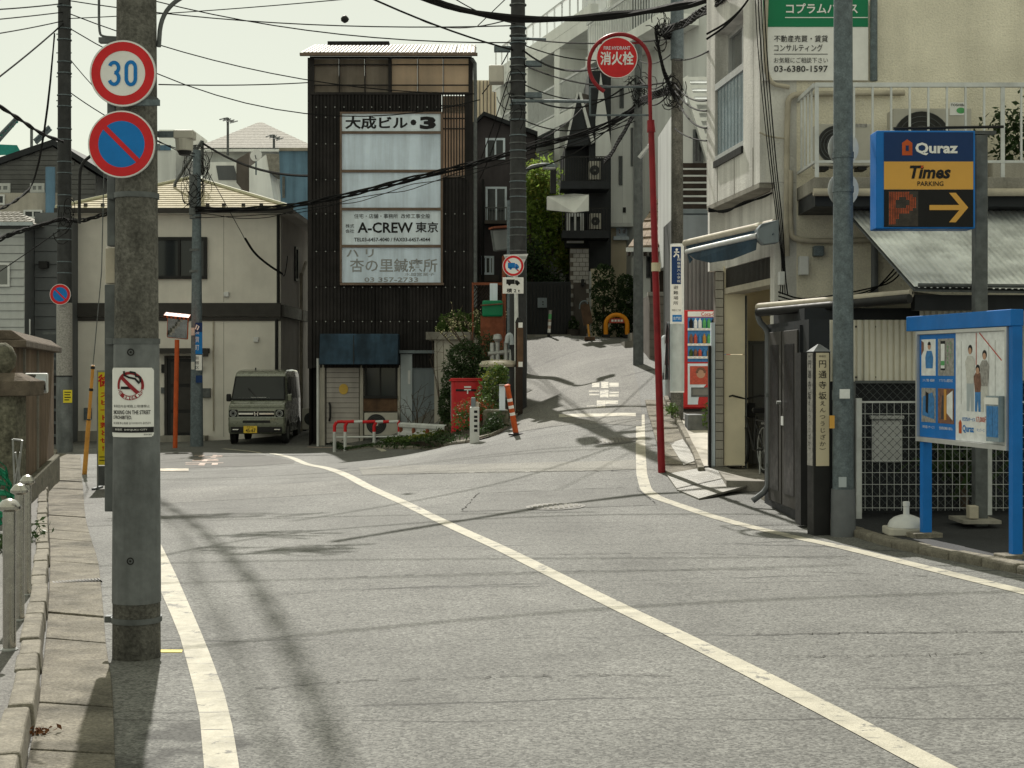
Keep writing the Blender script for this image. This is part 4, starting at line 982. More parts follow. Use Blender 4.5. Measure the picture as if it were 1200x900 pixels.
D = 50.0; o = THING('blue_block', 'weathered blue walled block beside the dark sign building', 'building', (X_(348,D),D,0))
P('wall', MB().prism([W(327,176,D),W(370,174,D),W(370,330,D),W(332,330,D)],(0,5,0)), 'blue_wall', o); win(o, front(D), *front(D).rect(331,207,334,232), fm='galv_dark', gm='glass', fw=.04, mull=())
P('parapet', MB().pbox(327,173,370,176.5,D-.1,5.2), 'concrete', o)
D = 62; o = THING('pale_block', 'pale low block far behind the near pole signs', 'building', (X_(190,D),D,0)); P('wall', MB().pbox(100,196,132,260,D,5).pbox(182,176,206,260,D,5), 'bg_white2', o)
win(o, front(D), *front(D).rect(104,217,117,222), fm='alu', gm='glass', fw=.06)
P('roof_box', MB().pbox(186,152,226,176,D+1,3), 'bg_white', o); P('blue_band', MB().pbox(184,170,200,176,D-.05,.05), 'blue_wall', o)

# ---- gray pole in front of the cream house, with address plates; curve mirror
gp_ = G(230.5,523); o, Dg = simple_pole(230,gp_,176,15.5,9,'utility_pole','grey steel utility pole in front of the cream house door','galv')
P('upper_sleeve', MB().cyl(W(228,252,Dg),W(228,205,Dg),.14,.14,12), 'galv_dark', o)
for y in (255,293,318): P('band', MB().cyl(W(229,y+1.5,Dg),W(229,y-1.5,Dg),.15,n=14), 'galv_dark', o)
pl = P('address_plate', MB().pbox(229,378,237,415,Dg-.19,.02), 'sign_blue', o); fpp = front(Dg-.19)
T(pl,fpp,'須\n賀\n町',X_(233,Dg),Z_(398,Dg),.1,.55,.003,'sign_white')
pl = P('address_plate', MB().pbox(229.5,416,236.5,434,Dg-.19,.02), 'sign_white', o); T(pl,fpp,'新\n宿\n区',X_(233,Dg),Z_(425,Dg),.09,.33,.003)
P('address_plate', MB().pbox(229.5,440,237,448.5,Dg-.19,.02), 'navy', o)
pl = P('logo_plate', MB().pbox(229,378,237,389,Dg-.195,.004), 'navy', o); P('logo_mark', MB().dline(front(Dg-.195),[(X_(231,Dg),Z_(386,Dg)),(X_(232.5,Dg),Z_(381,Dg)),(X_(235,Dg),Z_(383,Dg)),(X_(233,Dg),Z_(387,Dg))],.03,.003), 'sign_white', pl)
for y in (384,424): P('sticker', MB().pbox(224,y,228,y+9,Dg-.185,.01), 'sticker', o)
cb = G(205,525); Dc = cb.y
o = THING('curve_mirror', 'orange traffic curve mirror on thin post by the dark door', 'mirror', cb)
P('post', MB().cyl(cb-V((0,0,.2)),W(207.5,398,Dc),.06,.06,12), 'orange', o, smooth=.8)
mpm = frame(W(208,384,Dc-.12),(1,.05,-.10),(.1,-.32,1))
P('backing', MB().mbox(mpm,-.27,.27,-.30,.30,-.06,0), 'orange', o, bevel=.03)
n = 8; cv_ = lambda i,j: mpm(-.25+.5*i/n, -.27+.5*j/n, .004+.03*(1-((i/n-.5)*2)**2*.5-((j/n-.5)*2)**2*.5)); mb = MB()
for i in range(n):
    for j in range(n): mb.face([cv_(i,j),cv_(i+1,j),cv_(i+1,j+1),cv_(i,j+1)])
P('mirror_glass', mb, 'mirror', o, smooth=1.0)
P('hood', MB().mbox(mpm,-.31,.31,.30,.36,-.06,.22), 'orange', o)
for k in range(6): P('hood_stripe', MB().mbox(mpm,-.30+k*.105,-.25+k*.105,.305,.355,.2,.225), 'black', o)
# ================================================================ PARKED VAN
vf = G(300,520.5); Mv = Matrix.Translation((X_(300.5,38.4),38.4,gz(-6.6,39.2)))@Matrix.Rotation(math.radians(1.0),4,'Z')
van = THING('parked_van', 'olive green kei van parked facing the road', 'van', Mv@V((0,1.7,0)))
def hwid(z): return .7375 if z < 1.0 else .7375-.065*(z-1.0)/.9
prof = [(.10,.26),(.02,.36),(.0,.50),(.0,.66),(.03,.92),(.10,1.03),(.34,1.12),(.70,1.74),(.84,1.86),(1.2,1.925),(2.2,1.95),(3.1,1.92),(3.30,1.84),(3.37,1.2),(3.39,.7),(3.37,.34),(3.28,.24)]
mb = MB(Mv); n = len(prof); L_ = mb._a([(-hwid(z),y,z) for y,z in prof]); R_i = mb._a([(hwid(z),y,z) for y,z in prof])
for k in range(n):
    k2 = (k+1)%n; mb.f.append((L_+k, R_i+k, R_i+k2, L_+k2))
mb.f.append(tuple(L_+k for k in range(n))); mb.f.append(tuple(R_i+k for k in range(n-1,-1,-1)))
body = P('body', mb, 'van_green', van, bevel=.045, smooth=.7)
def vq(pts): return MB(Mv).prism(pts, (0,-.012,.006))
ws = P('windscreen', MB(Mv).prism([(-.675,.345,1.155),(.675,.345,1.155),(.625,.665,1.72),(-.625,.665,1.72)],(0,-.03,.018)), 'glass', van, bevel=.01)
P('wiper', MB(Mv).tube([(-.1,.33,1.16),(-.28,.46,1.42)],.010,5).tube([(-.28,.46,1.45),(-.02,.33,1.18)],.012,5), 'black', ws)
P('dashboard', MB(Mv).box(-.55,.3,.33,.36,1.16,1.20).box(-.2,.2,.335,.36,1.16,1.215), 'print_pale', ws)
P('bonnet', MB(Mv).hexa([(-.66,.05,.975),(.66,.05,.975),(.64,.30,1.105),(-.64,.30,1.105),(-.66,.07,1.0),(.66,.07,1.0),(.64,.31,1.125),(-.64,.31,1.125)]), 'van_green', van, bevel=.012)
gr_ = P('grille', MB(Mv).box(-.47,.47,-.012,.05,.72,.86), 'black_gloss', van, bevel=.01)
P('chrome_bar', MB(Mv).box(-.46,.46,-.025,.03,.765,.815), 'chrome', gr_, bevel=.006)
mpv = lambda u,v,t=0: Mv@V((u,-.03-t,v))
em = P('emblem', MB().mbox(mpv,-.075,.075,.725,.855,0,.012), 'black_gloss', gr_, bevel=.01)
P('emblem_letter', MB().dbar(mpv,-.045,.845,-.035,.735,.020,.014).dbar(mpv,.045,.845,.035,.735,.020,.014).dbar(mpv,-.035,.79,.035,.79,.020,.0145), 'chrome', em)
for s in (-1,1):
    h = P('headlight', MB(Mv).box(s*.60-.115,s*.60+.115,-.008,.06,.70,.90), 'black_gloss', van, bevel=.03)
    hp = lambda u,v,t=0: Mv@V((s*.60+u,-.012-t,.80+v))
    P('lens', MB().dring(hp,0,0,0,.066,.006,n=24), 'glass_mid', h); P('lens_ring', MB().dring(hp,0,0,.072,.088,.010,n=24), 'zinc', h); P('bulb', MB().dring(hp,0,0,0,.034,.009,n=16), 'black_gloss', h)
    fl = P('fog_lamp', MB(Mv).box(s*.54-.10,s*.54+.10,-.012,.04,.335,.415), 'black_gloss', van, bevel=.012); P('fog_lens', MB(Mv).box(s*.54-.08,s*.54+.08,-.02,.02,.36,.395), 'chrome', fl, bevel=.01)
    mr = P('wing_mirror', MB(Mv).box(s*.80-.06,s*.80+.06,.42,.54,1.10,1.30), 'van_green' if s>0 else 'black', van, bevel=.03); P('mirror_arm', MB(Mv).box(min(s*.72,s*.78),max(s*.72,s*.78),.46,.50,1.12,1.16), 'black', mr)
    for yw in (.62,2.86):
        w = P('wheel', MB(Mv).cyl((s*.60,yw,.275),(s*.735,yw,.275),.275,n=28), 'rubber', van, smooth=.6)
        P('rim', MB(Mv).cyl((s*.72,yw,.275),(s*.742,yw,.275),.175,n=24), 'zinc', w, smooth=.6)
        P('wheel_arch', MB(Mv).cyl((s*.70,yw,.30),(s*.741,yw,.30),.33,n=28), 'black', van)
    def sq(pts, nm, mt):
        o = MB(Mv); pp = [(s*(hwid(z)+.004),y,z) for y,z in pts]; o.prism(pp,(s*.008,0,0)); return P(nm,o,mt,van)
    sq([(.62,1.16),(1.22,1.16),(1.22,1.74),(.90,1.72)],'side_window','glass'); sq([(1.30,1.16),(2.30,1.16),(2.30,1.75),(1.30,1.75)],'side_window','glass'); sq([(2.40,1.16),(3.22,1.16),(3.18,1.72),(2.40,1.75)],'side_window','glass')
    sq([(1.25,.34),(1.265,.34),(1.265,1.8),(1.25,1.8)],'door_seam','black'); sq([(2.34,.34),(2.355,.34),(2.355,1.8),(2.34,1.8)],'door_seam','black')
    sq([(1.05,1.0),(1.2,1.0),(1.2,1.04),(1.05,1.04)],'door_handle','van_green'); sq([(1.0,.50),(2.5,.50),(2.5,.54),(1.0,.54)],'side_trim','chrome')
P('bumper_intake', MB(Mv).box(-.36,.36,-.006,.04,.55,.62), 'black', van, bevel=.01)
P('bumper_panel', MB(Mv).box(-.66,.66,-.006,.05,.31,.45), 'black', van, bevel=.01)
pl = P('number_plate', MB(Mv).box(-.33,.02,-.03,-.008,.29,.475), 'plate_yellow', van, bevel=.005)
mpp = lambda u,v,t=0: Mv@V((u,-.03-t,v))
T(pl,mpp,'45-67',-.145,.36,.26,.10,.003,'ink',bold=.02); T(pl,mpp,'新宿 480',-.155,.45,.18,.035,.003)
P('windscreen_border', MB(Mv).prism([(-.715,.325,1.135),(.715,.325,1.135),(.66,.68,1.755),(-.66,.68,1.755)],(0,-.018,.010)), 'black_gloss', van, bevel=.01)
P('front_seam', MB(Mv).box(-.735,.735,-.004,.01,.655,.662), 'black', van); P('front_seam', MB(Mv).box(-.70,.70,.03,.05,.945,.952), 'black', van)
for s in (-1,1): P('seat', MB(Mv).box(s*.33-.2,s*.33+.2,.95,1.05,.9,1.45), 'black', van, bevel=.04)
P('roof_aerial', MB(Mv).box(-.24,-.21,1.3,1.36,1.93,1.99), 'black', van)
# ================================================================ DARK CORRUGATED SIGN BUILDING
D = 38.5; bx0, bx1 = X_(363,D), X_(552,D); dep = 9.0
b = THING('corrugated_building', 'tall narrow dark brown corrugated building with white sign boards', 'building', ((bx0+bx1)/2,D,-.4))
def zz(y): return Z_(y,D)
def corr(mb, mp, u0,u1,v0,v1, pitch, amp, t0=0.0):
    prof = []; k = 0
    while u0+k*pitch < u1-1e-6:
        for q, h in ((0,1),(.58,1),(.68,0),(.90,0)):
            u = u0+(k+q)*pitch
            if u < u1-1e-6: prof.append((u, t0+amp*h))
        k += 1
    prof.append((u1, t0+amp)); n = len(prof)-1
    a = mb._a([mp(u,v0,t) for u,t in prof]); c = mb._a([mp(u,v1,t) for u,t in prof])
    for k in range(n): mb.f.append((a+k,a+k+1,c+k+1,c+k))
    return mb
fp = front(D)
xs_w0, xs_w1 = X_(518,D), X_(545,D)          # open barred strip on the right
# core behind the cladding
P('wall_core', MB().box(bx0+.05,bx1-.05,D+.10,D+.3,zz(430),zz(208)).box(bx0+.05,xs_w0-.1,D+.10,D+.3,zz(208),zz(106)).box(bx0+.05,bx0+.2,D+.3,D+dep,-1,zz(70)).box(bx0+.2,bx1-.2,D+dep-.2,D+dep,-1,zz(130)), 'brown_metal', b)
P('right_wall', MB().box(bx1-.2,bx1-.05,D+.1,D+dep,-1,zz(212)), 'brown_metal', b)
P('shade_screen', MB().box(bx0+.2,bx0+2.2,D+1.6,D+1.65,zz(205),zz(75)), 'bg_brown', b)  # unseen screen added to keep light from behind the left top panels
P('roof_deck', MB().box(bx0+.2,bx1-.2,D+.3,D+dep-.2,zz(206),zz(203)), 'concrete', b)
rows = [(168,137),(210,168.4),(250,210.4),(294,250.4),(336,294.4),(376,336.4),(431,376.4)]
cols = [(363,399),(399.4,440),(440.4,480),(480.4,517.5),(518,552)]
for y1,y0 in rows:
    for j,(c0,c1) in enumerate(cols):
        if j == 4 and y1 < 211: continue
        P('cladding_sheet', corr(MB(),fp,X_(c0,D),X_(c1,D),zz(y1),zz(y0)+.02,.092,.022,.002+.004*((j+int(y0))%2)), 'brown_metal' if (j+int(y0))%3 else 'brown_metal2', b, smooth=.3)
for j,(c0,c1) in enumerate(cols[:4]): P('cladding_sheet', corr(MB(),fp,X_(c0,D),X_(c1,D),zz(137),zz(109),.092,.022,.004), 'brown_metal', b, smooth=.3)
lp = Plane((bx0,D),(bx0,D+dep)); 
P('side_cladding', corr(MB(),lambda u,v,t=0: V((bx0-t,D+u,v)),0,dep,-1,zz(70),.092,.022), 'brown_metal2', b, smooth=.3)
P('side_cladding', corr(MB(),lambda u,v,t=0: V((bx1+t,D+u,v)),0,dep,-1,zz(212),.092,.022), 'brown_metal2', b, smooth=.3)
P('corner_trim', MB().box(bx0-.05,bx0+.06,D-.05,D+.06,zz(432),zz(68)), 'brown_metal2', b); P('corner_trim', MB().box(bx1-.05,bx1+.05,D-.05,D+.06,zz(432),zz(68)), 'brown_metal2', b)
mb = MB()
for y in (125,137,168,210,250,294,336,376):
    for k in range(17):
        px = 371+k*10.8
        if not (396 < px < 520 and 128 < y < 335) and not (px > 516 and y < 211): mb.mbox(fp,X_(px,D)-.014,X_(px,D)+.014,zz(y)-.03,zz(y)-.005,.02,.045)
P('cladding_bolt', mb, 'zinc', b, kind='stuff')
# barred strip: thin bars in front of the translucent sheet, open to the sky behind
P('translucent_sheet', MB().box(xs_w0,xs_w1,D+.05,D+.06,zz(205),zz(112)), 'poly_mid', b)
for k in range(9): P('slat', MB().pbox(518+k*3.3,109,519.4+k*3.3,206,D-.02,.05), 'brown_metal2', b)
for y in (123,138,150): P('rail', MB().pbox(517,y,546,y+1.6,D-.05,.03), 'brown_metal', b)
P('mullion', MB().pbox(545.5,108,552,211,D-.03,.10), 'brown_metal', b)
for k in range(28): P('slat', MB().pbox(405+k*4.05,109,406.3+k*4.05,129,D-.045,.04), 'brown_metal2', b)
# glazed top storey
for k,(c0,c1) in enumerate(((368,397),(397.6,427),(427.6,455),(459,489),(489.6,519),(519.6,549))):
    P('top_panel', MB().pbox(c0,69,c1,108,D+.05,.012), 'poly_tan_lit' if k > 2 else 'poly_brown_dim', b)  # light through the right panels and dimness of the left put into their colours
for px,w in ((364,4),(397.2,.9),(427.2,.9),(455,4),(489.2,.9),(519.2,.9),(549,4)): P('top_mullion', MB().pbox(px,66,px+w,109,D-.04,.08), 'brown_metal2', b)
for y,h in ((75,1.2),(99,1.2),(108,2.8),(66,2.5)): P('top_rail', MB().pbox(363,y,553,y+h,D-.06,.05), 'brown_metal2', b)
# roof
rp = [V((X_(355,D),D-.35,zz(66.5)+.0)), V((X_(558,D),D-.35,zz(66.5))), V((X_(556,D),D+2.2,zz(66.5)+.75)), V((X_(356,D),D+2.2,zz(66.5)+.75))]
nsh = 9
rf = P('roof', MB().prism([p-V((0,0,.03)) for p in rp],(0,0,.02)), 'roof_sheet', b)
for k in range(nsh):
    a0,a1 = rp[0].lerp(rp[1],k/nsh), rp[0].lerp(rp[1],(k+1)/nsh-.003); c0,c1 = rp[3].lerp(rp[2],k/nsh), rp[3].lerp(rp[2],(k+1)/nsh-.003)
    L0 = (a1-a0).length
    mpz = lambda u,v,t=0: a0.lerp(a1,u/L0).lerp(c0.lerp(c1,u/L0),v)+V((0,-.25,.9))*t
    P('roof_sheet', corr(MB(),mpz,0,L0,0,1,.10,.03,.02), 'roof_sheet', rf, smooth=.3)
P('roof_gutter', MB().box(X_(354,D),X_(560,D),D-.45,D-.33,zz(69),zz(66)), 'frame_brown', rf)
P('ridge_flashing', MB().box(X_(372,D),X_(448,D),D+2.1,D+2.4,zz(66.5)+.75,zz(66.5)+.87), 'brown_metal', rf)
P('downpipe', MB().tube([W(553,69,D-.3),W(556.5,74,D-.2),W(557,110,D-.12),W(557,360,D-.12)],.05,8), 'galv_dark', b, smooth=.8)
# sign frame and its five boards
sf = P('sign_frame', MB().pbox(398.3,131,518.3,133,D-.16,.14).pbox(398.3,331.3,520,334,D-.16,.14).pbox(398.3,133.2,400.5,331,D-.16,.14).pbox(516.5,133.2,518.8,331,D-.16,.14)
   .pbox(400.6,153.8,516.4,156.6,D-.16,.14).pbox(400.6,199,516.4,202,D-.16,.14).pbox(400.6,243.5,516.4,246.5,D-.16,.14).pbox(400.6,287,516.4,290,D-.16,.14), 'frame_brown', b)
Db = D-.12; sp = front(Db)
bds = []
for i,(y0,y1) in enumerate(((133.2,153.6),(156.8,198.8),(202.2,243.3),(246.7,286.8),(290.2,331.1))):
    bds.append(P('sign_board', MB().pbox(400.7,y0,516.3,y1,Db,.08), 'white_board' if i in (0,3) else 'white_board2', sf))
def tx(i, body, x0,y0,x1,y1, mt='ink', bold=.0, **k): T(sf, sp, body, X_((x0+x1)/2,Db), Z_((y0+y1)/2,Db), abs(x1-x0)*Db/F, abs(y1-y0)*Db/F, .006, mt, bold, **k)
tx(0,'大成ビル',404.5,136.5,478,151.5,bold=.03); tx(0,'・',481,140,488,147,bold=.03); tx(0,'3',492,136.5,511,151.5,bold=.06)
tx(3,'住宅・店舗・事務所  改修工事全般',415,250.5,504,256,bold=.004)
tx(3,'株式\n会社',405,262.5,415,273,bold=.004); tx(3,'A-CREW',419,260.5,484,273,bold=.022); tx(3,'東京',487,260,513.5,272.5,bold=.016)
tx(3,'TEL03-6457-4040 / FAX03-6457-4044',415,278.5,504,283,bold=.018)
tx(4,'ハ リ',406,292,438,301.5,'ink_grey',bold=.02); tx(4,'杏の里鍼療所',410,303,512.5,319,'ink_grey',bold=.012); tx(4,'水越営業子',474,319.5,509,323.5,'ink_grey'); tx(4,'03 357-2733',427,325,490,330.5,'ink_grey',bold=.015)
# ground floor
P('shop_wall', MB().pbox(372,427.5,380.5,530,D-.02,.3).pbox(421.5,428,425.5,520,D-.02,.3).pbox(466,428,469,520,D-.02,.3).pbox(380.6,427.5,466,530,D+.12,.2), 'concrete_light', b)
aw = P('awning', MB().hexa([(X_(374,D-.6),D-.6,Z_(427,D-.6)),(X_(466,D-.6),D-.6,Z_(427,D-.6)),(X_(466,D-.6),D,Z_(427,D-.6)),(X_(374,D-.6),D,Z_(427,D-.6)),(X_(374,D-.6),D-.45,Z_(391,D-.6)),(X_(466,D-.6),D-.45,Z_(391,D-.6)),(X_(466,D-.6),D,Z_(391,D-.6)),(X_(374,D-.6),D,Z_(391,D-.6))]), 'awning_navy', b, bevel=.015)
P('awning_rib', MB().box(X_(414,D-.6),X_(415,D-.6),D-.605,D-.58,Z_(427,D-.6),Z_(393,D-.6)), 'black', aw)
dr = P('door', MB().pbox(382,430,421,521,D+.06,.05), 'black', b)
for k in range(15):
    y = 431+k*5.9; P('door_plank', MB().pbox(382.6,y,420.6,y+5.5,D+.035,.03), 'door_plank', dr, bevel=.004)
P('handle', MB().tube([W(386,472,D),W(387,476,D-.06),W(387,489,D-.06),W(386,493,D)],.03,8), 'black', dr, smooth=.8)
P('oval_plate', MB().mprism(front(D+.03),[(X_(402.5,D)+.12*math.cos(a*.3142),zz(456)+.14*math.sin(a*.3142)) for a in range(20)],0,.02), 'gold', dr, smooth=.5)
P('door_head', MB().pbox(381,426.5,422,430,D+.02,.06), 'black', dr)
win(b, front(D+.08), *front(D).rect(427,429,465.5,466), fm='black', gm='glass', fw=.05, mull=(.48,))
P('window_sill', MB().pbox(426,464,466,467,D-.05,.15), 'black', b)
P('wood_panel', MB().pbox(425.5,467,466.5,482,D+.0,.1), 'wood', b)
P('lower_panel', MB().pbox(425.5,482.3,466.5,520,D+.08,.1), 'concrete', b)
P('side_lintel', MB().pbox(467,410.5,511,414,D-.1,.2), 'grey_blue', b)
P('white_pilaster', MB().pbox(469.5,415,483,520,D-.04,.3), 'pale_blue', b); P('letter_slot', MB().pbox(478,434,481,450,D-.05,.02), 'white_plastic', b)
P('grey_panel', MB().pbox(483.2,415,512,520,D+.02,.2), 'grey_blue', b); P('front_core', MB().pbox(467,376,552,414,D+.02,.2), 'brown_metal', b)
P('corner_pipe', MB().cyl(W(372.5,530,D-.08),W(372.5,420,D-.08),.035,n=8), 'white_plastic', b)
ac_unit(X_(427,D-.4), Z_(512,D-.4), D-.4, .86, .62, .28, 'outdoor unit under the wooden panel behind the red white rail', fan=.36, fanr=.42)
# ================================================================ PLANTED CORNER, ALLEY FURNITURE
# soil bed with concrete edging
edge = [G(*p) for p in [(392,522),(440,526),(470,527),(505,525.5),(540,521.5),(570,514.5),(590,506),(601,497),(608,486),(611,470)]]
ep = smooth_path([(p.x,p.y) for p in edge],2)
inner = [(x-.2-.9*k/len(ep)*2.2, y+1.0+4.2*min(1,k/len(ep)*1.3)) for k,(x,y) in enumerate(ep)]
mb = MB(); A = strip_pts(ep,40); B = strip_pts(inner,40); rows = []; A40, B40 = A, B
for k,(p,q) in enumerate(zip(A,B)):
    r_ = []
    for j in range(7):
        t = j/6; x,y = p[0]+(q[0]-p[0])*t, p[1]+(q[1]-p[1])*t
        r_.append((x,y,gz(x,y)+.02+(.14 if k > 20 else .03)*min(1,t*3)+.02*math.sin(7*x+5*y)))
    rows.append(mb._a(r_))
for a,c in zip(rows,rows[1:]):
    for j in range(6): mb.f.append((a+j,a+j+1,c+j+1,c+j))
STRUCT('planting_bed', mb, 'soil', smooth=1.2)
kb = STRUCT('bed_edging', ground_strip(ep, offset_path(ep,.06), .01, 40, 1), 'mortar')
A = strip_pts(ep,24); B = strip_pts(offset_path(ep,.11),24)
for k in range(24):
    c4 = [L2(A[k],A[k+1],.02), L2(A[k],A[k+1],.98), L2(B[k],B[k+1],.98), L2(B[k],B[k+1],.02)]
    P('edging_stone', MB().hexa([(x,y,gz(x,y)-.1) for x,y in c4]+[(x,y,gz(x,y)+.05+.25*max(0,(k-12)/12)*0+rnd.uniform(0,.02)) for x,y in c4]), 'kerb', kb, bevel=.012)

mb = MB(); pts_ = []; rgc = random.Random(8)
for _ in range(3000):
    k = rgc.random(); i = min(39,int(k*40)); t = rgc.random()**1.3; p, q = strip_pts(ep,40)[i] if False else A40[i], B40[i]
    x, y = p[0]+(q[0]-p[0])*t+rgc.gauss(0,.05), p[1]+(q[1]-p[1])*t+rgc.gauss(0,.05); pts_.append((x,y,gz(x,y)+.04+(.14 if i > 20 else .02)*min(1,t*3)+rgc.random()*(.07 if i > 20 else .03)))
leaves(mb, pts_, .038, rgc, .35)
o = STRUCT('ground_cover', mb, 'leaf_dark', kind='stuff'); tag(o,'low green ground cover over the planted corner bed','ground cover')
# red and white pipe barrier
Dr = 36.6
o = THING('pipe_barrier', 'low red and white striped pipe barrier before the plank door', 'barrier', (X_(430,Dr),Dr,gz(X_(430,Dr),Dr)))
zt_, zm_ = Z_(494.5,Dr), Z_(512,Dr)
segs = [(395,402,'sign_red'),(402,415,'sign_red'),(415,425,'guard_white'),(425,440,'sign_red'),(440,449,'guard_white'),(449,456,'sign_red'),(456,467,'guard_white'),(467,468.5,'sign_red')]
for a,c,mt in segs: P('top_rail', MB().cyl(W(a,494.5,Dr),W(c,494.0,Dr),.040,n=10), mt, o, smooth=.8)
for px in (392,404.5,438.5,468):
    P('post', MB().cyl((X_(px,Dr),Dr,gz(X_(px,Dr),Dr)-.1),W(px,506,Dr),.042,n=10), 'guard_white', o, smooth=.8)
    P('post_top', MB().tube([W(px,506,Dr),W(px,499,Dr),W(px+ (2.5 if px<460 else -1.0),494.7,Dr)],.042,10), 'sign_red', o, smooth=.8)
P('lower_rail', MB().cyl(W(392,512.5,Dr),W(468,511.5,Dr),.025,n=8), 'guard_white', o, smooth=.8)
# W-beam guardrail
gA, gB = W(469,503,36.0), W(523,507,31.6)
o = THING('guard_rail', 'white corrugated steel guard rail beside the red post box', 'guard rail', (gA+gB)/2-V((0,0,.6)))
gpn = Plane((gA.x,gA.y),(gB.x,gB.y)); mb = MB(); zc0 = gA.z; zc1 = gB.z
prf = [(-.17,.0),(-.13,.05),(-.07,.05),(-.03,.0),(.03,.0),(.07,.05),(.13,.05),(.17,.0)]
n = 14; rws = []
for k in range(n+1):
    u = gpn.len*k/n; zc = zc0+(zc1-zc0)*k/n; rws.append(mb._a([gpn(u,zc+v,t) for v,t in prf]+[gpn(u,zc+v,t-.012) for v,t in reversed(prf)]))
for a,c in zip(rws,rws[1:]):
    for j in range(16): mb.f.append((a+j,a+(j+1)%16,c+(j+1)%16,c+j))
mb.f.append(tuple(rws[0]+j for j in range(16))); mb.f.append(tuple(rws[-1]+15-j for j in range(16)))
P('beam', mb, 'guard_white', o, smooth=.5)
for k in range(4):
    u = gpn.len*(.05+.30*k); q = gpn(u,0,-.12); z0 = gz(q.x,q.y)
    P('post', MB().cyl((q.x,q.y,z0-.2),(q.x,q.y,zc0+.16),.06,n=10), 'guard_white', o, smooth=.8)
    P('bolt_plate', MB().mbox(gpn,u-.06,u+.06,zc0+(zc1-zc0)*u/gpn.len-.07,zc0+(zc1-zc0)*u/gpn.len+.05,.0,.065), 'rust', o, bevel=.01)

# retaining wall and hedge trough
D = 36.2; o = THING('retaining_wall', 'beige low garden wall with ledge behind the round bush', 'wall', (X_(530,D),D,-.3))
P('wall_body', MB().pbox(509,398,552,530,D,.25).box(X_(551,D),X_(552.5,D)+.22,D+.25,D+3.5,-.4,Z_(398,D)), 'concrete_light', o)
P('ledge', MB().pbox(499,389,554,398,D-.12,3.6), 'concrete', o, bevel=.01)
# hedge, bush, small plants
def foliage_thing(name, label, cat, base, blobs, size, mt, n, rnd, stems=(), lump=.28, shell=.5, extra=None):
    o = THING(name, label, cat, base)
    mb = MB()
    for c, r in blobs: leaves(mb, blob_pts(c, r, int(n/len(blobs)), rnd, lump, shell), size, rnd)
    P('crown', mb, mt, o, kind='stuff')
    if extra:
        mb = MB(); leaves(mb, extra[0], extra[1], rnd); P(extra[2], mb, extra[3], o, kind='stuff')
    if stems:
        mb = MB()
        for s_ in stems: mb.tube(s_[0], s_[1], 6)
        P('trunk', mb, 'bark', o, smooth=.8)
    return o
rnd = random.Random(11)
def bedp(px, py, up=0.0): q = G(px,py); return V((q.x, q.y+.35, gz(q.x,q.y+.35)+.06+up))
D = 37.6
foliage_thing('clipped_hedge','clipped hedge on the ledge above the round bush','hedge',W(541,393,D),[(W(525,382,D),(.30,.4,.32)),(W(540,380,D),(.30,.4,.33)),(W(557,381,D),(.32,.4,.33))],.045,'leaf_mid',2600,rnd,
   stems=[([W(530,398,D),W(530,380,D)],.03),([W(548,398,D),W(550,380,D)],.03)])
D = 33.0
foliage_thing('round_bush','dense round dark evergreen bush behind the red post box','bush',(X_(545,D),D,0),[(W(545,428,D),(.50,.5,.50)),(W(538,450,D),(.42,.4,.45)),(W(553,446,D),(.42,.4,.40)),(W(524,476,D),(.2,.25,.4)),(W(545,418,D),(.38,.4,.36))],.036,'leaf_dark',7200,rnd,
   stems=[([(X_(543,D),D,0),W(544,470,D),W(545,430,D)],[.06,.05,.02]),([W(544,470,D),W(528,445,D)],.03),([W(544,470,D),W(560,440,D)],.03)],lump=.15,shell=.72)
D = 29.6
foliage_thing('garden_shrub','yellow green shrub growing right of the post box','bush',W(575,500,D),[(W(577,448,D),(.26,.25,.36)),(W(570,470,D),(.25,.25,.30)),(W(587,440,D),(.15,.2,.22))],.034,'leaf_mid',1700,rnd,
   stems=[([W(577,500,D),W(577,450,D)],.02)],extra=(blob_pts(W(580,445,D),(.25,.25,.3),350,rnd),.03,'pale_leaves','leaf_yellow'))
D = 28.9
foliage_thing('reddish_shrub','low shrub with some red brown leaves before the post box','bush',W(560,515,D),[(W(553,482,D),(.34,.25,.20)),(W(567,474,D),(.26,.2,.22)),(W(542,492,D),(.18,.2,.2))],.030,'leaf_mid',1100,rnd,stems=[([W(558,512,D),W(556,485,D)],.015),([W(562,510,D),W(568,478,D)],.012)],
   extra=(blob_pts(W(556,476,D),(.38,.25,.16),330,rnd),.028,'red_leaves','leaf_red'))
foliage_thing('low_ivy_clump','low green ivy at the foot of the white marker post','ivy',W(573,516,28.2),[(W(573,506,28.2),(.22,.35,.16)),(W(580,494,28.2),(.18,.35,.18)),(W(560,514,28.4),(.16,.2,.10))],.034,'leaf_dark',1500,rnd)
foliage_thing('verge_weeds','weeds growing under the white guard rail','weeds',bedp(475,522),[(bedp(462,522,.03),(.30,.2,.08)),(bedp(480,523,.04),(.38,.2,.09)),(bedp(500,522,.04),(.36,.2,.10)),(bedp(520,520,.04),(.3,.25,.10))],.04,'leaf_mid',1300,rnd,extra=(blob_pts(bedp(505,521,.06),(.5,.25,.12),260,rnd),.04,'yellow_leaves','leaf_yellow'))
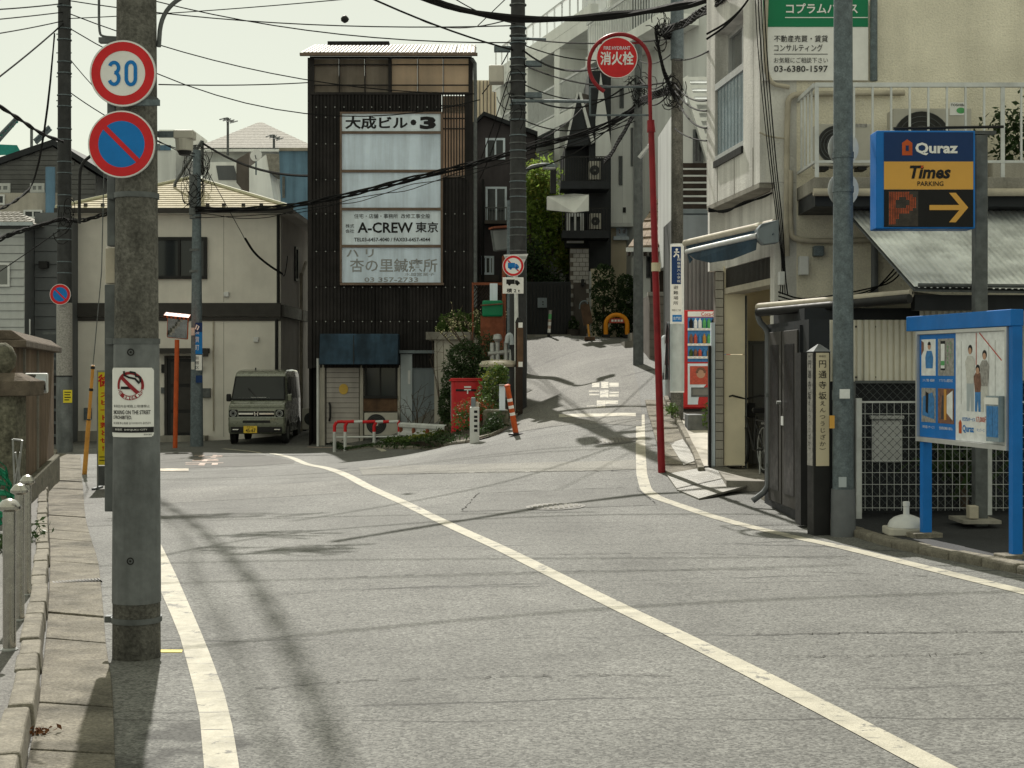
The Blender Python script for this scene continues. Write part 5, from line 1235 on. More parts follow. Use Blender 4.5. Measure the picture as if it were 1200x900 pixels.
def twigs(name, label, base, tops, r, cat='shrub', blossoms=0, D=34, bmt='blossom'):
    o = THING(name, label, cat, base); mb = MB(); pts = []
    for tpx in tops:
        e = V(tpx); mid = V(base).lerp(e,.5)+V((rnd.gauss(0,.08),rnd.gauss(0,.1),.06)); mb.tube([base,mid,e],[r,r*.7,r*.35],5); pts += [mid.lerp(e,q) for q in (.3,.5,.7,.85,1)]
        for q in (.3,.45,.6,.75,.9):
            s0 = mid.lerp(e,q); s1 = s0+V((rnd.gauss(0,.16),rnd.gauss(0,.14),abs(rnd.gauss(.05,.16)))); mb.tube([s0,s1],[r*.4,r*.22],4); pts += [s0.lerp(s1,.5), s1]
    P('branches', mb, 'bark', o, smooth=.9)
    if blossoms:
        lb = MB(); leaves(lb, [rnd.choice(pts)+V((rnd.gauss(0,.03),rnd.gauss(0,.03),rnd.gauss(0,.03))) for _ in range(blossoms)], .028, rnd); P('blossoms', lb, bmt, o, kind='stuff')
    return o
twigs('bare_shrub','bare dark twiggy shrub behind the guard rail',W(490,515,36.5),[W(x,y,36.5+rnd.uniform(-.3,.3)) for x,y in ((466,478),(474,468),(482,462),(490,458),(498,464),(505,470),(511,480),(478,490),(500,486))],.014)
twigs('plum_branches','flowering branches with pale yellow blossoms above the bush',W(552,420,34),[W(x,y,34+rnd.uniform(-.5,.5)) for x,y in ((520,372),(530,368),(528,385),(545,372),(560,366),(575,378),(590,372),(600,360),(585,392),(515,388))],.022,'tree',330)
twigs('bare_shrub','thin bare stems leaning against the beige wall',W(516,480,35.6),[W(x,y,35.6) for x,y in ((506,395),(512,392),(503,420),(520,398))],.010)

# red post box
D = 31.0; o = THING('post_box', 'red pillar post box standing in front of the bush', 'post box', W(547,517,D+.2))
x0,x1 = X_(528.5,D), X_(565,D); zb, zt = Z_(517,D), Z_(447,D); dep = .5; r_ = .10
def rrect(x0,x1,y0,y1,r,z):
    out = []
    for cx,cy,a0 in ((x1-r,y0+r,-90),(x1-r,y1-r,0),(x0+r,y1-r,90),(x0+r,y0+r,180)):
        for k in range(5): a = math.radians(a0+22.5*k); out.append((cx+r*math.cos(a),cy+r*math.sin(a),z))
    return out
P('body', MB().prism(rrect(x0,x1,D,D+dep,r_,zb),(0,0,zt-zb)), 'post_red', o, smooth=.5)
P('hood', MB().prism(rrect(x0-.045,x1+.03,D-.04,D+dep+.03,r_,zt+.002),(0,0,.035)).prism(rrect(x0-.02,x1+.01,D-.02,D+dep,r_,zt+.0375),(0,0,.03)), 'post_red', o, smooth=.5, bevel=.012)
P('side_panel', MB().box(x0-.012,x0+.02,D+.12,D+.38,zb+.45,zt-.05), 'pale_blue', o)
P('slot', MB().pbox(534,456,558,458.5,D-.012,.02), 'black', o); mp = front(D-.004)
P('postal_mark', MB().dquad(mp,X_(544,D),X_(552,D),Z_(454.5,D),Z_(452.5,D),.003).dquad(mp,X_(544,D),X_(552,D),Z_(457.3,D)*1,Z_(456,D),.012).dquad(mp,X_(547.3,D),X_(548.7,D),Z_(461.5,D),Z_(457.3,D),.012), 'sign_white', o)
P('plinth', MB().box(x0+.02,x1-.02,D+.03,D+dep-.03,zb-.3,zb-.002), 'concrete', o)

# white marker post with writing, blue cap pieces
q = G(556,519); D = q.y
o = THING('marker_post', 'short white marker post with black lettering in the bed', 'post', q)
P('post', MB().box(X_(550.5,D),X_(561.5,D),D,D+.18,q.z-.2,Z_(477,D)), 'guard_white', o, bevel=.012)
P('cap', MB().box(X_(552,D),X_(557,D),D+.02,D+.12,Z_(476.8,D),Z_(466,D)), 'grey_blue', o, bevel=.01); P('knob', MB().lathe([(.04,0),(.045,.05),(.03,.09)],(X_(555.5,D)+.05,D+.08,Z_(476.8,D)),10), 'pipe_beige', o, smooth=.8)
[P('printed_mark', MB().pbox(555.5,y,559.5,y+3,D-.003,.002), 'ink', o) for y in (481,487,491.5,498,503)]
# white stake, red striped delineator
o = THING('white_stake', 'plain white stake at the corner of the planted bed', 'post', W(588.5,480,28.4)); P('stake', MB().pbox(585,452,592,481,28.4,.1), 'white_board', o, bevel=.01); P('stake_top', MB().pbox(584.6,450.5,592.4,451.8,28.35,.18), 'concrete_light', o)
P('stone_base', MB().pbox(566,480,596,500,28.5,.5), 'stone_moss', o, bevel=.05)
q = G(605,510); D = q.y; top = W(594.5,452,D-.05)
o = THING('delineator', 'leaning orange delineator with white bands at the alley mouth', 'delineator', q)
ax = top-q
for a,c,mt,r in ((0,.40,'orange',.052),(.40,.46,'sign_white',.05),(.46,.54,'orange',.05),(.54,.60,'sign_white',.049),(.60,.68,'orange',.049),(.68,.74,'sign_white',.048),(.74,.97,'orange',.047)): P('tube_band', MB().cyl(q+ax*a,q+ax*c,r,n=14), mt, o, smooth=.8)
P('tip', MB().tube([q+ax*.97,q+ax*1.0,q+ax*1.03],[.047,.06,.03],14), 'orange', o, smooth=.8); P('base', MB().lathe([(.14,0),(.14,.03),(.06,.05)],q,18), 'black', o, smooth=.6)

# cluster behind: rusty frame, green crate, meter pipes, low stone
D = 33.5
o = THING('rusty_bin', 'rusty brown bin with bright green cover behind the bed', 'bin', W(576,420,D)); P('bin_body', MB().pbox(563,370,590,430,D,.5), 'rust', o, bevel=.02); P('cover', MB().pbox(565,352,589,371,D-.06,.6), 'teal' if False else 'green_sign', o, bevel=.04); P('lid_rail', MB().cyl(W(563,358,D-.1),W(590,356,D-.1),.02,n=6), 'wood', o)
P('white_tag', MB().pbox(574,332,583,354,D+.1,.04), 'white_board', o)
o = THING('trellis_panel', 'brown lattice panel behind the truck sign', 'trellis', W(575,400,36)); 
P('frame', MB().pbox(553,331,596,334,36,.06).pbox(553,334.2,555,430,36,.06), 'rust', o)
mb = MB()
for k in range(12):
    mb.tube([W(555+k*3.6,334,36.1),W(555+k*3.6-28 if k>7 else 555,334+ (28*1.4 if k>7 else k*3.6*1.4),36.1)],.012,4); mb.tube([W(555+k*3.4,334,36.13),W(min(596,555+k*3.4+28),334+(min(596,555+k*3.4+28)-555-k*3.4)*1.4,36.13)],.012,4)
P('lattice', mb, 'wood_dark', o, kind='stuff')
o = THING('water_meter_pipes', 'cluster of grey pipes and valves beside the brown post', 'pipes', W(590,432,31.4)); D = 31.4
for a,c in (((577,425),(577,402)),((583,428),(583,398)),((593,430),(593,400)),((598,430),(599,410)),((572,415),(600,412))): P('pipe', MB().cyl(W(*a,D),W(*c,D+.05),.05,n=8), 'zinc', o, smooth=.8)
P('valve', MB().tube(smooth_path([tuple(W(x,y,D-.1)) for x,y in ((594,402),(595,393),(599,392),(600,404))]),.05,8), 'pale_blue', o, smooth=.8); P('pipe_head', MB().lathe([(.06,0),(.10,.05),(.08,.14),(.02,.16)],W(583,400,D),12), 'zinc', o, smooth=.8)
o = SOLO('round_stone', MB().lathe([(.40,0),(.42,.05),(.36,.12),(.1,.15)],W(585,430,30.6),18), 'pipe_beige', 'flat round beige stone table behind the bed', 'stone table', smooth=.8)
foliage_thing('corner_shrub','dark leafy shrub among the grey pipes','bush',W(590,440,32),[(W(583,425,32.2),(.42,.3,.38)),(W(572,410,33),(.3,.3,.35))],.036,'leaf_dark',1500,rnd,stems=[([W(583,450,32),W(583,420,32)],.02)])

# ---- truck ban sign, brown post, tall pole and street lamp at the alley corner
q = G(606,484); D = q.y
o = THING('truck_ban_sign', 'round truck prohibition sign with two tonne plate on a white pipe', 'traffic sign', q)
P('post', MB().cyl(q-V((0,0,.2)),W(604.5,300,D),.05,.04,12), 'guard_white', o, smooth=.8)
Ds = D-.08; mp = frame(W(601.5,311.5,Ds),(1,0,0),(0,0,1)); r = 12.6*Ds/F
s = sign_disc(o, mp, r, None); P('red_ring', MB().dring(mp,0,0,r*.74,r*.95,.004,n=40), 'sign_red', s); P('slash', MB().dbar(mp,-r*.5,r*.5,r*.5,-r*.5,r*.13,.004), 'sign_red', s)
tk = MB().dpoly(mp,[(-.5*r,-.22*r),(-.5*r,.28*r),(.16*r,.28*r),(.16*r,-.22*r)],.006).dpoly(mp,[(.18*r,-.22*r),(.18*r,.18*r),(.34*r,.18*r),(.52*r,-.02*r),(.52*r,-.22*r)],.006).dring(mp,-.25*r,-.24*r,0,.12*r,.006,n=16).dring(mp,.30*r,-.24*r,0,.12*r,.006,n=16)
P('truck_symbol', tk, 'sign_blue', s)
pl = P('lower_plate', MB().pbox(589,325,613.5,344,Ds,.015), 'sign_white', o, bevel=.004); mp2 = frame(W(601,331,Ds),(1,0,0),(0,0,1)); r = .21
P('truck_symbol', MB().dpoly(mp2,[(-.65*r,-.16*r),(-.65*r,.30*r),(.18*r,.30*r),(.18*r,-.16*r)],.004).dpoly(mp2,[(.22*r,-.16*r),(.22*r,.22*r),(.45*r,.22*r),(.7*r,-.02*r),(.7*r,-.16*r)],.004).dring(mp2,-.35*r,-.18*r,0,.13*r,.004,n=14).dring(mp2,.45*r,-.18*r,0,.13*r,.004,n=14), 'ink', pl)
T(pl,front(Ds),'積 2 t',X_(601.5,Ds),Z_(340.5,Ds),.28,.09,.004,bold=.02)
o = THING('stop_sign_back', 'grey back of an inverted triangle stop sign behind the truck sign', 'traffic sign', W(604,324,D+.05)); P('plate', MB().prism([W(590,298.5,D+.06),W(619,297.5,D+.06),W(604,330,D+.06)],(0,.012,0)), 'alu', o); P('stiffener', MB().box(X_(592,D),X_(617,D),D+.04,D+.058,Z_(303,D),Z_(300,D)), 'zinc', o)
q2 = G(608.5,486); D2 = q2.y-.12
o = THING('brown_marker_post', 'dark brown slim post with pointed cap at the alley corner', 'post', q2)
P('post', MB().box(X_(604,D2),X_(612.5,D2),D2,D2+.15,q2.z-.2,Z_(378,D2)), 'wood_dark', o, bevel=.006); P('cap', MB().hexa([(X_(603.5,D2),D2-.01,Z_(378,D2)),(X_(613,D2),D2-.01,Z_(378,D2)),(X_(613,D2),D2+.16,Z_(378,D2)),(X_(603.5,D2),D2+.16,Z_(378,D2)),(X_(606,D2),D2+.04,Z_(372,D2)),(X_(610,D2),D2+.04,Z_(372,D2)),(X_(610,D2),D2+.11,Z_(372,D2)),(X_(606,D2),D2+.11,Z_(372,D2))]), 'black', o)
P('name_panel', MB().pbox(606,384,613.2,430,D2-.02,.02), 'wood', o)
for y in (378,424): P('white_label', MB().pbox(607.5,y,612.5,y+6,D2-.03,.008), 'sign_white', o)
q3 = V((X_(607,31.5),31.5,gz(.12,31.5))); o, D3 = simple_pole(607,q3,-70,21,16,'utility_pole','tall banded utility pole at the corner of the alley','pole_dark')
for y in range(6,300,9): 
    if (y*7)%5: z = Z_(y,D3); P('band', MB().lathe([(.185,-.012),(.185,.012)], (q3.x,D3,z), 14), 'galv' if y%2 else 'galv_dark', o)
for k,(y,sg) in enumerate(((75,1),(58,-1),(112,1))): P('fitting', MB().box(q3.x+sg*.16-(.0 if sg>0 else .35),q3.x+sg*.16+(.35 if sg>0 else 0),D3-.1,D3+.05,Z_(y+3,D3),Z_(y-3,D3)), 'galv', o)
P('transformer_box', MB().box(q3.x-.62,q3.x-.3,D3-.2,D3+.2,Z_(98,D3),Z_(78,D3)), 'ac_body', o, bevel=.03)
P('cross_arm', MB().cyl(W(600,118,D3-.2),W(690,119,D3-.2),.035,n=8), 'galv', o); P('cross_arm', MB().cyl(W(600,45,D3-.2),W(640,46,D3-.2),.03,n=8), 'galv', o)
q4 = V((X_(613.5,37),37,gz(.3,37))); o = THING('street_lamp', 'grey street lamp with curved arm over the alley', 'street lamp', q4)
P('post', MB().cyl(q4-V((0,0,.2)),W(613.5,225,37),.095,.07,14), 'galv', o, smooth=.8)
P('arm', MB().tube(smooth_path([tuple(W(x,y,37)) for x,y in ((613.5,226),(613,205),(620,196),(632,193.5),(640,193))]),.045,10), 'galv_dark', o, smooth=.8)
ld = P('lamp_head', MB().hexa([W(632,195.5,37.05),W(653,195.5,37.05),W(653,195.5,37.4),W(632,195.5,37.4),W(634,190.5,37.1),W(650,191.5,37.1),W(650,191.5,37.35),W(634,190.5,37.35)]), 'galv', o, bevel=.02); P('diffuser', MB().pbox(636,195.6,651,197.2,37.08,.25), 'white_plastic', ld)
q5 = G(597,488); o, D5 = simple_pole(597,V((X_(597,33),33,gz(-.05,33))),235,6,6,'steel_post','slim grey steel post left of the truck sign','galv','post')
o, D5 = simple_pole(590.5,V((X_(590.5,33.8),33.8,gz(-.1,33.8))),300,4.5,4.5,'steel_post','rusty red slim post carrying the dark mirror','rust','post')
D = 33.6; o2 = THING('curve_mirror', 'dark curve mirror seen edge on left of the truck sign', 'mirror', W(588,290,D)); mpm = frame(W(588,281,D),(.7,.5,.1),(-.15,0,1)); P('backing', MB().mbox(mpm,-.25,.25,-.25,.25,-.06,0), 'galv_dark', o2, bevel=.03); P('mirror_glass', MB().mbox(mpm,-.22,.22,-.22,.22,0,.01), 'glass_mid', o2); P('hood', MB().mbox(mpm,-.28,.28,.26,.30,-.05,.16), 'rust', o2)

# ---- alley top furniture
q = G(643,394.5); D = q.y
o = THING('delineator', 'thin white and pink post with green band standing in the alley', 'delineator', q); tp = W(645,363.5,D)
ax = tp-q
for a,c,mt in ((0,.15,'black'),(.15,.30,'sign_white'),(.30,.42,'paint_pink'),(.42,.55,'sign_white'),(.55,.66,'paint_pink'),(.66,.85,'print_green'),(.85,1,'print_grey')): P('tube_band', MB().cyl(q+ax*a,q+ax*c,.045,n=10), mt, o, smooth=.8)
q = G(723,396); D = q.y
o = THING('parking_hoop', 'orange hoop shaped parking barrier at the top of the alley', 'barrier', q)
arc_ = [W(710,394,D),W(710,383,D)]+[W(722.5+12.5*math.cos(math.pi-k*math.pi/10),380-11*math.sin(k*math.pi/10),D) for k in range(11)]+[W(735,383,D),W(735,393,D)]
P('hoop', MB().tube(arc_,.065,10), 'orange_bright', o, smooth=.8); P('name_bar', MB().pbox(714,373,732,378.5,D-.02,.03), 'print_red', o)
for px in (710,735.5): P('foot', MB().box(X_(px-5,D),X_(px+5,D),D-.15,D+.15,q.z-.02,Z_(392,D)), 'black', o, bevel=.02)
[P('printed_mark', MB().pbox(716.5+k*3.6,374.5,719+k*3.6,377,D-.024,.003), 'sign_white', o) for k in range(4)]
q = G(691,399); D = q.y
o = THING('street_placard', 'small brown placard leaning on a stand in the alley', 'sign board', q)
P('board', MB().prism([W(680,358,D),W(690,354,D),W(695,378,D),W(684,382,D)],(0,.05,0)), 'wood', o); P('stem', MB().cyl(q,W(689,380,D),.03,n=8), 'guy_yellow', o); P('foot', MB().box(q.x-.14,q.x+.14,q.y-.1,q.y+.1,q.z,q.z+.1), 'wood', o, bevel=.01); P('hook', MB().tube(smooth_path([tuple(W(x,y,D)) for x,y in ((679,362),(680,354),(686,352),(689,356))]),.02,6), 'galv', o)
# ================================================================ ALLEY BACKGROUND
# purple-grey gable house
D = 48.0; o = THING('gable_house', 'dark purple grey gabled house right of the dark sign building', 'house', (X_(590,D),D,1))
P('wall', MB().prism([W(540,430,D),W(627,430,D),W(627,158,D),W(567,133,D),W(540,160,D)],(0,8,0)), 'bg_purple', o)
P('roof', MB().prism([W(530,172,D-.3),W(567,135,D-.3),W(567,130.5,D-.3),W(530,167,D-.3)],(0,8.6,0)).prism([W(567,135,D-.3),W(630,159,D-.3),W(630,154,D-.3),W(567,130.5,D-.3)],(0,8.6,0)), 'bg_black', o)
fp = front(D)
for rc,mu in (((569,162,592,187),(.5,)),((569,219,594,262),(.5,)),((564,300,579,322),(.35,.7))): win(o, fp, *fp.rect(*rc), fm='white_board', gm='glass', fw=.07, mull=mu)
bal = P('balcony', MB().pbox(568,258,596,262,D-.5,.5), 'bg_brown', o)
for k in range(8): P('baluster', MB().pbox(569.5+k*3.4,244,570.4+k*3.4,258,D-.5,.02), 'galv_dark', bal)
P('hand_rail', MB().pbox(568,242.5,596,244,D-.52,.05), 'galv_dark', bal)
P('window_ledge', MB().pbox(562,322.5,584,330,D-.2,.2), 'bg_brown', o); P('pipe', MB().cyl(W(566,330,D-.3),W(566,210,D-.3),.05,n=6), 'black', o)
D = 62.0; o = THING('ribbed_roof_block', 'brown ribbed metal roof behind the gabled house', 'building', (X_(575,D),D,0))
P('wall', MB().pbox(548,94,592,260,D,6), 'bg_tan', o)
for k in range(10): P('rib', MB().pbox(549+k*4.3,94.5,550+k*4.3,170,D-.08,.08), 'bg_brown', o)

# white apartment block, facade receding to the left
ap = Plane((X_(693,46.2),46.2),(X_(578,57.0),57.0)); Lp = ap.len
o = THING('white_apartments', 'white apartment block with stacked balconies rising behind the alley', 'building', ap.P(Lp/2,2.4))
zs = [2.4,4.75,7.4,10.0,12.6]
P('core', MB().mbox(ap,0,Lp,1,12.6,-9,-1.3), 'bg_recess_shade', o)
for z in zs[1:]: P('floor_slab', MB().mbox(ap,-.1,Lp,z-.38,z,-1.3,.05), 'bg_white', o)
cols_u = [0, Lp*.30, Lp*.62, Lp*.93]
for u in cols_u: P('column', MB().mbox(ap,u-.28,u+.28,1,12.6-.37,-1.29,.02), 'bg_white', o)
for f,z in enumerate(zs[1:4]):
    for c0,c1 in zip(cols_u,cols_u[1:]):
        bal = P('balcony_rail', MB().mbox(ap,c0+.28,c1-.28,z+1.02,z+1.10,-.02,.03).mbox(ap,c0+.28,c1-.28,z+.06,z+.12,-.01,.02), 'white_rail', o)
        nn_ = int((c1-c0)/.16)
        mbb = MB()
        for k in range(nn_): u = c0+.32+(c1-c0-.64)*k/nn_; mbb.mbox(ap,u,u+.03,z+.12,z+1.02,0,.02)
        P('baluster', mbb, 'white_rail', bal, kind='stuff')
        if (f+int(c0*3))%2: P('rail_panel', MB().mbox(ap,c0+.4,c0+(c1-c0)*.5,z+.14,z+1.0,-.06,-.04), 'frost', bal)
        win(o, lambda u,v,t=0: ap(u,v,-1.3+t), c0+.6,c1-.5,z+.05,z+2.0, fm='alu', gm='glass_mid', fw=.07)
P('roof_parapet', MB().mbox(ap,-.1,Lp,12.6,12.95,-.2,.06), 'bg_white', o)
rl = P('roof_rail', MB().mbox(ap,0,Lp,13.75,13.82,-.14,-.08), 'white_rail', o)
for k in range(15): P('rail_post', MB().mbox(ap,Lp*k/14-.03,Lp*k/14+.03,12.95,13.75,-.13,-.09), 'white_rail', rl)
P('roof_house', MB().mbox(ap,.3,2.6,12.95,15.0,-4,-.6).mbox(ap,.1,2.9,15.01,15.3,-4.2,-.4), 'bg_white2', o)
P('upper_block', MB().mbox(ap,-7,-.2,1,18.5,-9,-.8), 'bg_white2', o)
for zz_ in (11.2,13.8,16.3):
    P('upper_slab', MB().mbox(ap,-6.5,-.3,zz_-.3,zz_,-.79,.3), 'bg_white', o)
    r_ = P('upper_rail', MB().mbox(ap,-6.5,-.3,zz_+1.0,zz_+1.08,.22,.28), 'white_rail', o); mbb = MB()
    for k in range(30): mbb.mbox(ap,-6.4+k*.205,-6.36+k*.205,zz_,zz_+1.0,.24,.26)
    P('baluster', mbb, 'white_rail', r_, kind='stuff'); win(o, lambda u,v,t=0: ap(u,v,-.8+t), -3.2,-.8,zz_+.1,zz_+2.0, fm='alu', gm='glass_mid', fw=.08)

# black tower house with steel balconies
D = 44.0; o = THING('black_house', 'narrow black house with steel balconies and a small steep gable', 'house', (X_(690,D),D,2.4))
fp = front(D)
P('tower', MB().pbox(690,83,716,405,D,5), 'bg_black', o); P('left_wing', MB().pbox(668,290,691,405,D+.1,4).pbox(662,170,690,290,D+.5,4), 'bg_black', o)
P('gable', MB().prism([W(664,172,D-.2),W(678,110,D-.2),W(692,170,D-.2)],(0,4,0)), 'bg_black', o)
P('gable_trim', MB().prism([W(678,108,D-.3),W(681,108,D-.3),W(697,166,D-.3),W(693,168,D-.3)],(0,.3,0)).prism([W(678,108,D-.31),W(675.5,110,D-.31),W(661,172,D-.31),W(663.5,173,D-.31)],(0,.3,0)), 'bg_white2', o)
P('gable_side', MB().prism([W(682,109,D+.2),W(692,112,D+.2),W(704,165,D+.2),W(697,166,D+.2)],(0,3,0)), 'bg_brown', o)
P('grey_fin', MB().prism([W(704,85,D-.1),W(716,170,D-.1),W(716,185,D-.1),W(698,185,D-.1),W(698,140,D-.1)],(0,.4,0)), 'bg_white2', o)
def balc(y0,y1,x0,x1,Db,n,name='balcony'):
    bl = P(name, MB().pbox(x0,y1,x1,y1+9,Db,D-Db+.1), 'bg_black', o)
    P('top_rail', MB().pbox(x0,y0,x1,y0+1.3,Db,.05), 'black', bl)
    for k in range(n): P('baluster', MB().pbox(x0+(x1-x0)*k/n,y0+1.3,x0+(x1-x0)*k/n+.9,y1,Db,.03), 'black', bl)
    return bl
balc(183,212,657,714,D-1.0,19); balc(243,270,659,714,D-1.0,17)
P('white_band', MB().prism([W(641,230,D-1.4),W(673,227,D-1.6),W(690,228,D-1.4),W(690,247,D-1.4),W(673,249,D-1.6),W(641,246,D-1.4)],(0,.15,0)), 'bg_white', o)
P('lamp_box', MB().pbox(645,196,652,226,D-1.2,.3), 'black', o)
ac_unit(X_(690,D-.7),Z_(212,D-.7),D-.7,.34,.58,.28,'outdoor unit on the upper balcony of the black house',fanr=.25); ac_unit(X_(691,D-.7),Z_(270,D-.7),D-.7,.34,.50,.28,'outdoor unit on the lower balcony of the black house',fanr=.25)
wp_ = P('brick_pier', MB().pbox(668,291,690,405,D-.5,.5), 'mortar', o)
for k in range(20):
    for j in range(3):
        y = 292+k*5.2; a = 668.3+j*7.3+(3.6 if k%2 else 0); c = min(a+6.8,690)
        if y < 330 or a < 672 or a > 686: P('brick', MB().pbox(a,y,c,y+4.6,D-.53,.05), 'brick_white', wp_)
P('entrance', MB().pbox(672,331,687,400,D-.56,.06), 'bg_brown', o); P('lantern', MB().pbox(681,327,685,335,D-.75,.15), 'black', o, bevel=.02)
win(o, fp, *fp.rect(664,250,684,285), fm='bg_white', gm='glass', fw=.1); P('beige_bay', MB().pbox(692,315,716,400,D-.15,.16), 'bg_tan', o); P('wall_light', MB().pbox(690.5,318,693,400,D-.3,.14), 'bg_white2', o)

# white sided building, overhanging
D = 45.0; o = THING('white_sided_building', 'white panelled building with slit windows overhanging a beige wall', 'building', (X_(775,D),D,2.4))
P('upper_wall', MB().pbox(715,-60,852,264,D,7), 'bg_white', o)
for k in range(12): P('panel_joint', MB().pbox(718+k*11,-50,718.5+k*11,262,D-.006,.01), 'bg_white2', o)
P('lower_wall', MB().pbox(716,264.5,852,410,D+.5,6), 'bg_tan', o); P('soffit_trim', MB().pbox(714.5,261,852,265.5,D-.03,.5), 'bg_white2', o)
fp = front(D)
for rc in ((725,183,729.5,217),(739,150,745,195),(726,104,731,127),(775,136,781,176),(760,80,765,115)): win(o, fp, *fp.rect(*rc), fm='galv_dark', gm='glass', fw=.04, mull=())
win(o, fp, *fp.rect(796,3,828,66), fm='bg_white2', gm='bg_brown', fw=.10, mull=(.5,)); P('recess', MB().pbox(758,12,776,60,D-.01,.03), 'glass_mid', o)
win(o, front(D+.5), *front(D+.5).rect(722,266,740,277), fm='white_board', gm='glass', fw=.08, mull=(.35,.68)); P('floor_sill', MB().pbox(719,277,743,281,D+.3,.2), 'white_board', o); P('vent', MB().pbox(730,243,733.5,249,D-.05,.05), 'black', o)
# tiled roof entrance house
D = 38.5; o = THING('tiled_roof_house', 'brown tiled roof house with dark timber porch in the alley', 'house', (X_(770,D),D,2))
P('wall', MB().pbox(754,290,800,420,D+.4,4), 'bg_white2', o); P('porch', MB().pbox(764,286,800,345,D,.4), 'wood_dark', o); win(o, front(D+.4), *front(D+.4).rect(757,300,763,326), fm='galv_dark', gm='glass', fw=.03, mull=())
rf = P('roof', MB().hexa([W(736,292,D-.8),W(800,288,D-.8),W(800,288,D+3),W(736,292,D+3),W(772,232,D+2.2),W(800,228,D+2.2),W(800,228,D+2.6),W(772,232,D+2.6)]), 'tile_brown', o)
for k in range(6):
    a0,a1 = W(736,291,D-.82).lerp(W(772,231.5,D+2.2),k/6), W(800,287,D-.82).lerp(W(800,227.5,D+2.2),k/6); c0,c1 = W(736,291,D-.82).lerp(W(772,231.5,D+2.2),(k+1)/6), W(800,287,D-.82).lerp(W(800,227.5,D+2.2),(k+1)/6)
    nt_ = 9
    for j in range(nt_):
        q = [a0.lerp(a1,j/nt_),a0.lerp(a1,(j+.95)/nt_),c0.lerp(c1,(j+.95)/nt_),c0.lerp(c1,j/nt_)]; up = V((0,-.03,.05)); P('roof_tile', MB().hexa([p+V((0,0,.0)) for p in q]+[q[0]+up,q[1]+up,q[2]+up*.3,q[3]+up*.3]), 'tile_brown', rf)
P('eave_trim', MB().pbox(734,290,800,295,D-.9,.1), 'bg_white2', rf); 
for k in range(10): P('rafter_end', MB().pbox(736+k*6.5,295.2,739+k*6.5,299,D-.85,.3), 'wood_dark', rf)
# grey house with curved white roof and slatted balcony
D = 33.0; o = THING('curved_roof_house', 'grey tiled house with white louvred curved roof and slatted brown balcony', 'house', (X_(815,D),D,1.6))
P('wall', MB().pbox(797,120,860,300,D,5), 'bg_white2', o)
P('roof_edge', MB().prism([W(800,92,D-.3),W(806,88,D-.3),W(842,210,D-.3),W(836,212,D-.3)],(0,.5,0)), 'bg_white', o)
for k in range(11): P('louvre', MB().pbox(804+k*3.0,90+k*9.5,860,94+k*9.5,D-.2,.3), 'bg_white', o)
for k in range(7): P('balcony_slat', MB().pbox(797,191+k*8,830,196.5+k*8,D-.9,.06), 'wood_dark', o)
P('balcony_post', MB().pbox(798,190,800,246,D-.84,.06), 'wood_dark', o); P('balcony_floor', MB().pbox(796,245,832,250,D-.9,.9), 'grey_blue', o); win(o, front(D), *front(D).rect(812,152,824,192), fm='galv_dark', gm='glass', fw=.05)
P('lower_wall', MB().pbox(797,250.2,860,440,D-.3,.3), 'grey_blue', o)
# corrugated shed wall behind the vending machine
D = 28.6; o = THING('corrugated_shed', 'grey corrugated shed wall above the vending machine', 'shed', (X_(820,D),D,.8)); P('wall', MB().pbox(793,252,862,520,D+.02,2.5), 'corr_grey', o)
for k in range(5): P('corrugated_sheet', corr(MB(),front(D),X_(793+k*14,D),X_(806.8+k*14,D),.6,Z_(287,D),.075,.02,.003), 'corr_grey', o, smooth=1.2)
P('fascia', MB().pbox(793,252,862,286,D-.04,.05), 'grey_blue', o)
# block wall
D = 33.5; o = THING('block_wall', 'concrete block wall beside the alley behind the red post', 'wall', (X_(773,D),D,1.4)); P('wall_core', MB().pbox(761,346,790,430,D+.02,.16).box(X_(761,D),X_(761,D)+.16,D+.18,D+4.5,1.2,Z_(346,D)), 'mortar', o)
for k in range(8):
    for j in range(3):
        a = 761.2+j*19.3-(9.6 if k%2 else 0); c = min(a+18.8,790); a = max(a,761.2)
        if c > a+1: P('block', MB().pbox(a,347+k*10.2,c,356.6+k*10.2,D,.05), 'block', o, bevel=.006)
P('coping', MB().pbox(759.5,342,790,346.6,D-.03,.25), 'concrete', o)
# steps by shrubs
o = STRUCT('alley_steps', MB().pbox(732,400,772,410,36.8,1.6).pbox(740,390,772,399.6,37.4,1.2), 'concrete')
# steel gate in deep shade with notice, tree above
D = 43.0; o = THING('dark_gate', 'dark garden gate and fence at the end of the alley', 'gate', (X_(640,D),D,2.4))
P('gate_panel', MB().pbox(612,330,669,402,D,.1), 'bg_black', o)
for k in range(14): P('gate_slat', MB().pbox(613+k*4,332,615.5+k*4,400,D-.04,.04), 'black', o)
pl = P('notice_box', MB().pbox(630,349,641,360.5,D-.1,.06), 'grey_blue', o); P('notice_mark', MB().pbox(635.5,353,637,354.5,D-.105,.004).pbox(635.5,356,637,357.5,D-.105,.004), 'ink', pl)
P('kerb_stone', MB().pbox(612,392,669,396,D-.6,.5), 'concrete', o)
def tree(name,label,base,limbs,blobs,n,size,mt,pale=None):
    o = THING(name,label,'tree',base); mb = MB()
    for pts,r in limbs: mb.tube(pts,r,7)
    P('trunk', mb, 'bark', o, smooth=.9); mb = MB()
    for c,r in blobs: leaves(mb, blob_pts(c,r,int(n/len(blobs)),rnd,.35,.25), size, rnd)
    P('crown', mb, mt, o, kind='stuff')
    if pale:
        mb = MB()
        for c,r,k in pale: leaves(mb, blob_pts(c,r,k,rnd,.35,.3), size, rnd)
        P('sunlit_leaves' if False else 'sunlit_tint_leaves', mb, 'leaf_yellow', o, kind='stuff')  # paler leaf colour painted in as sunlight on the foliage
    return o
D = 45.5
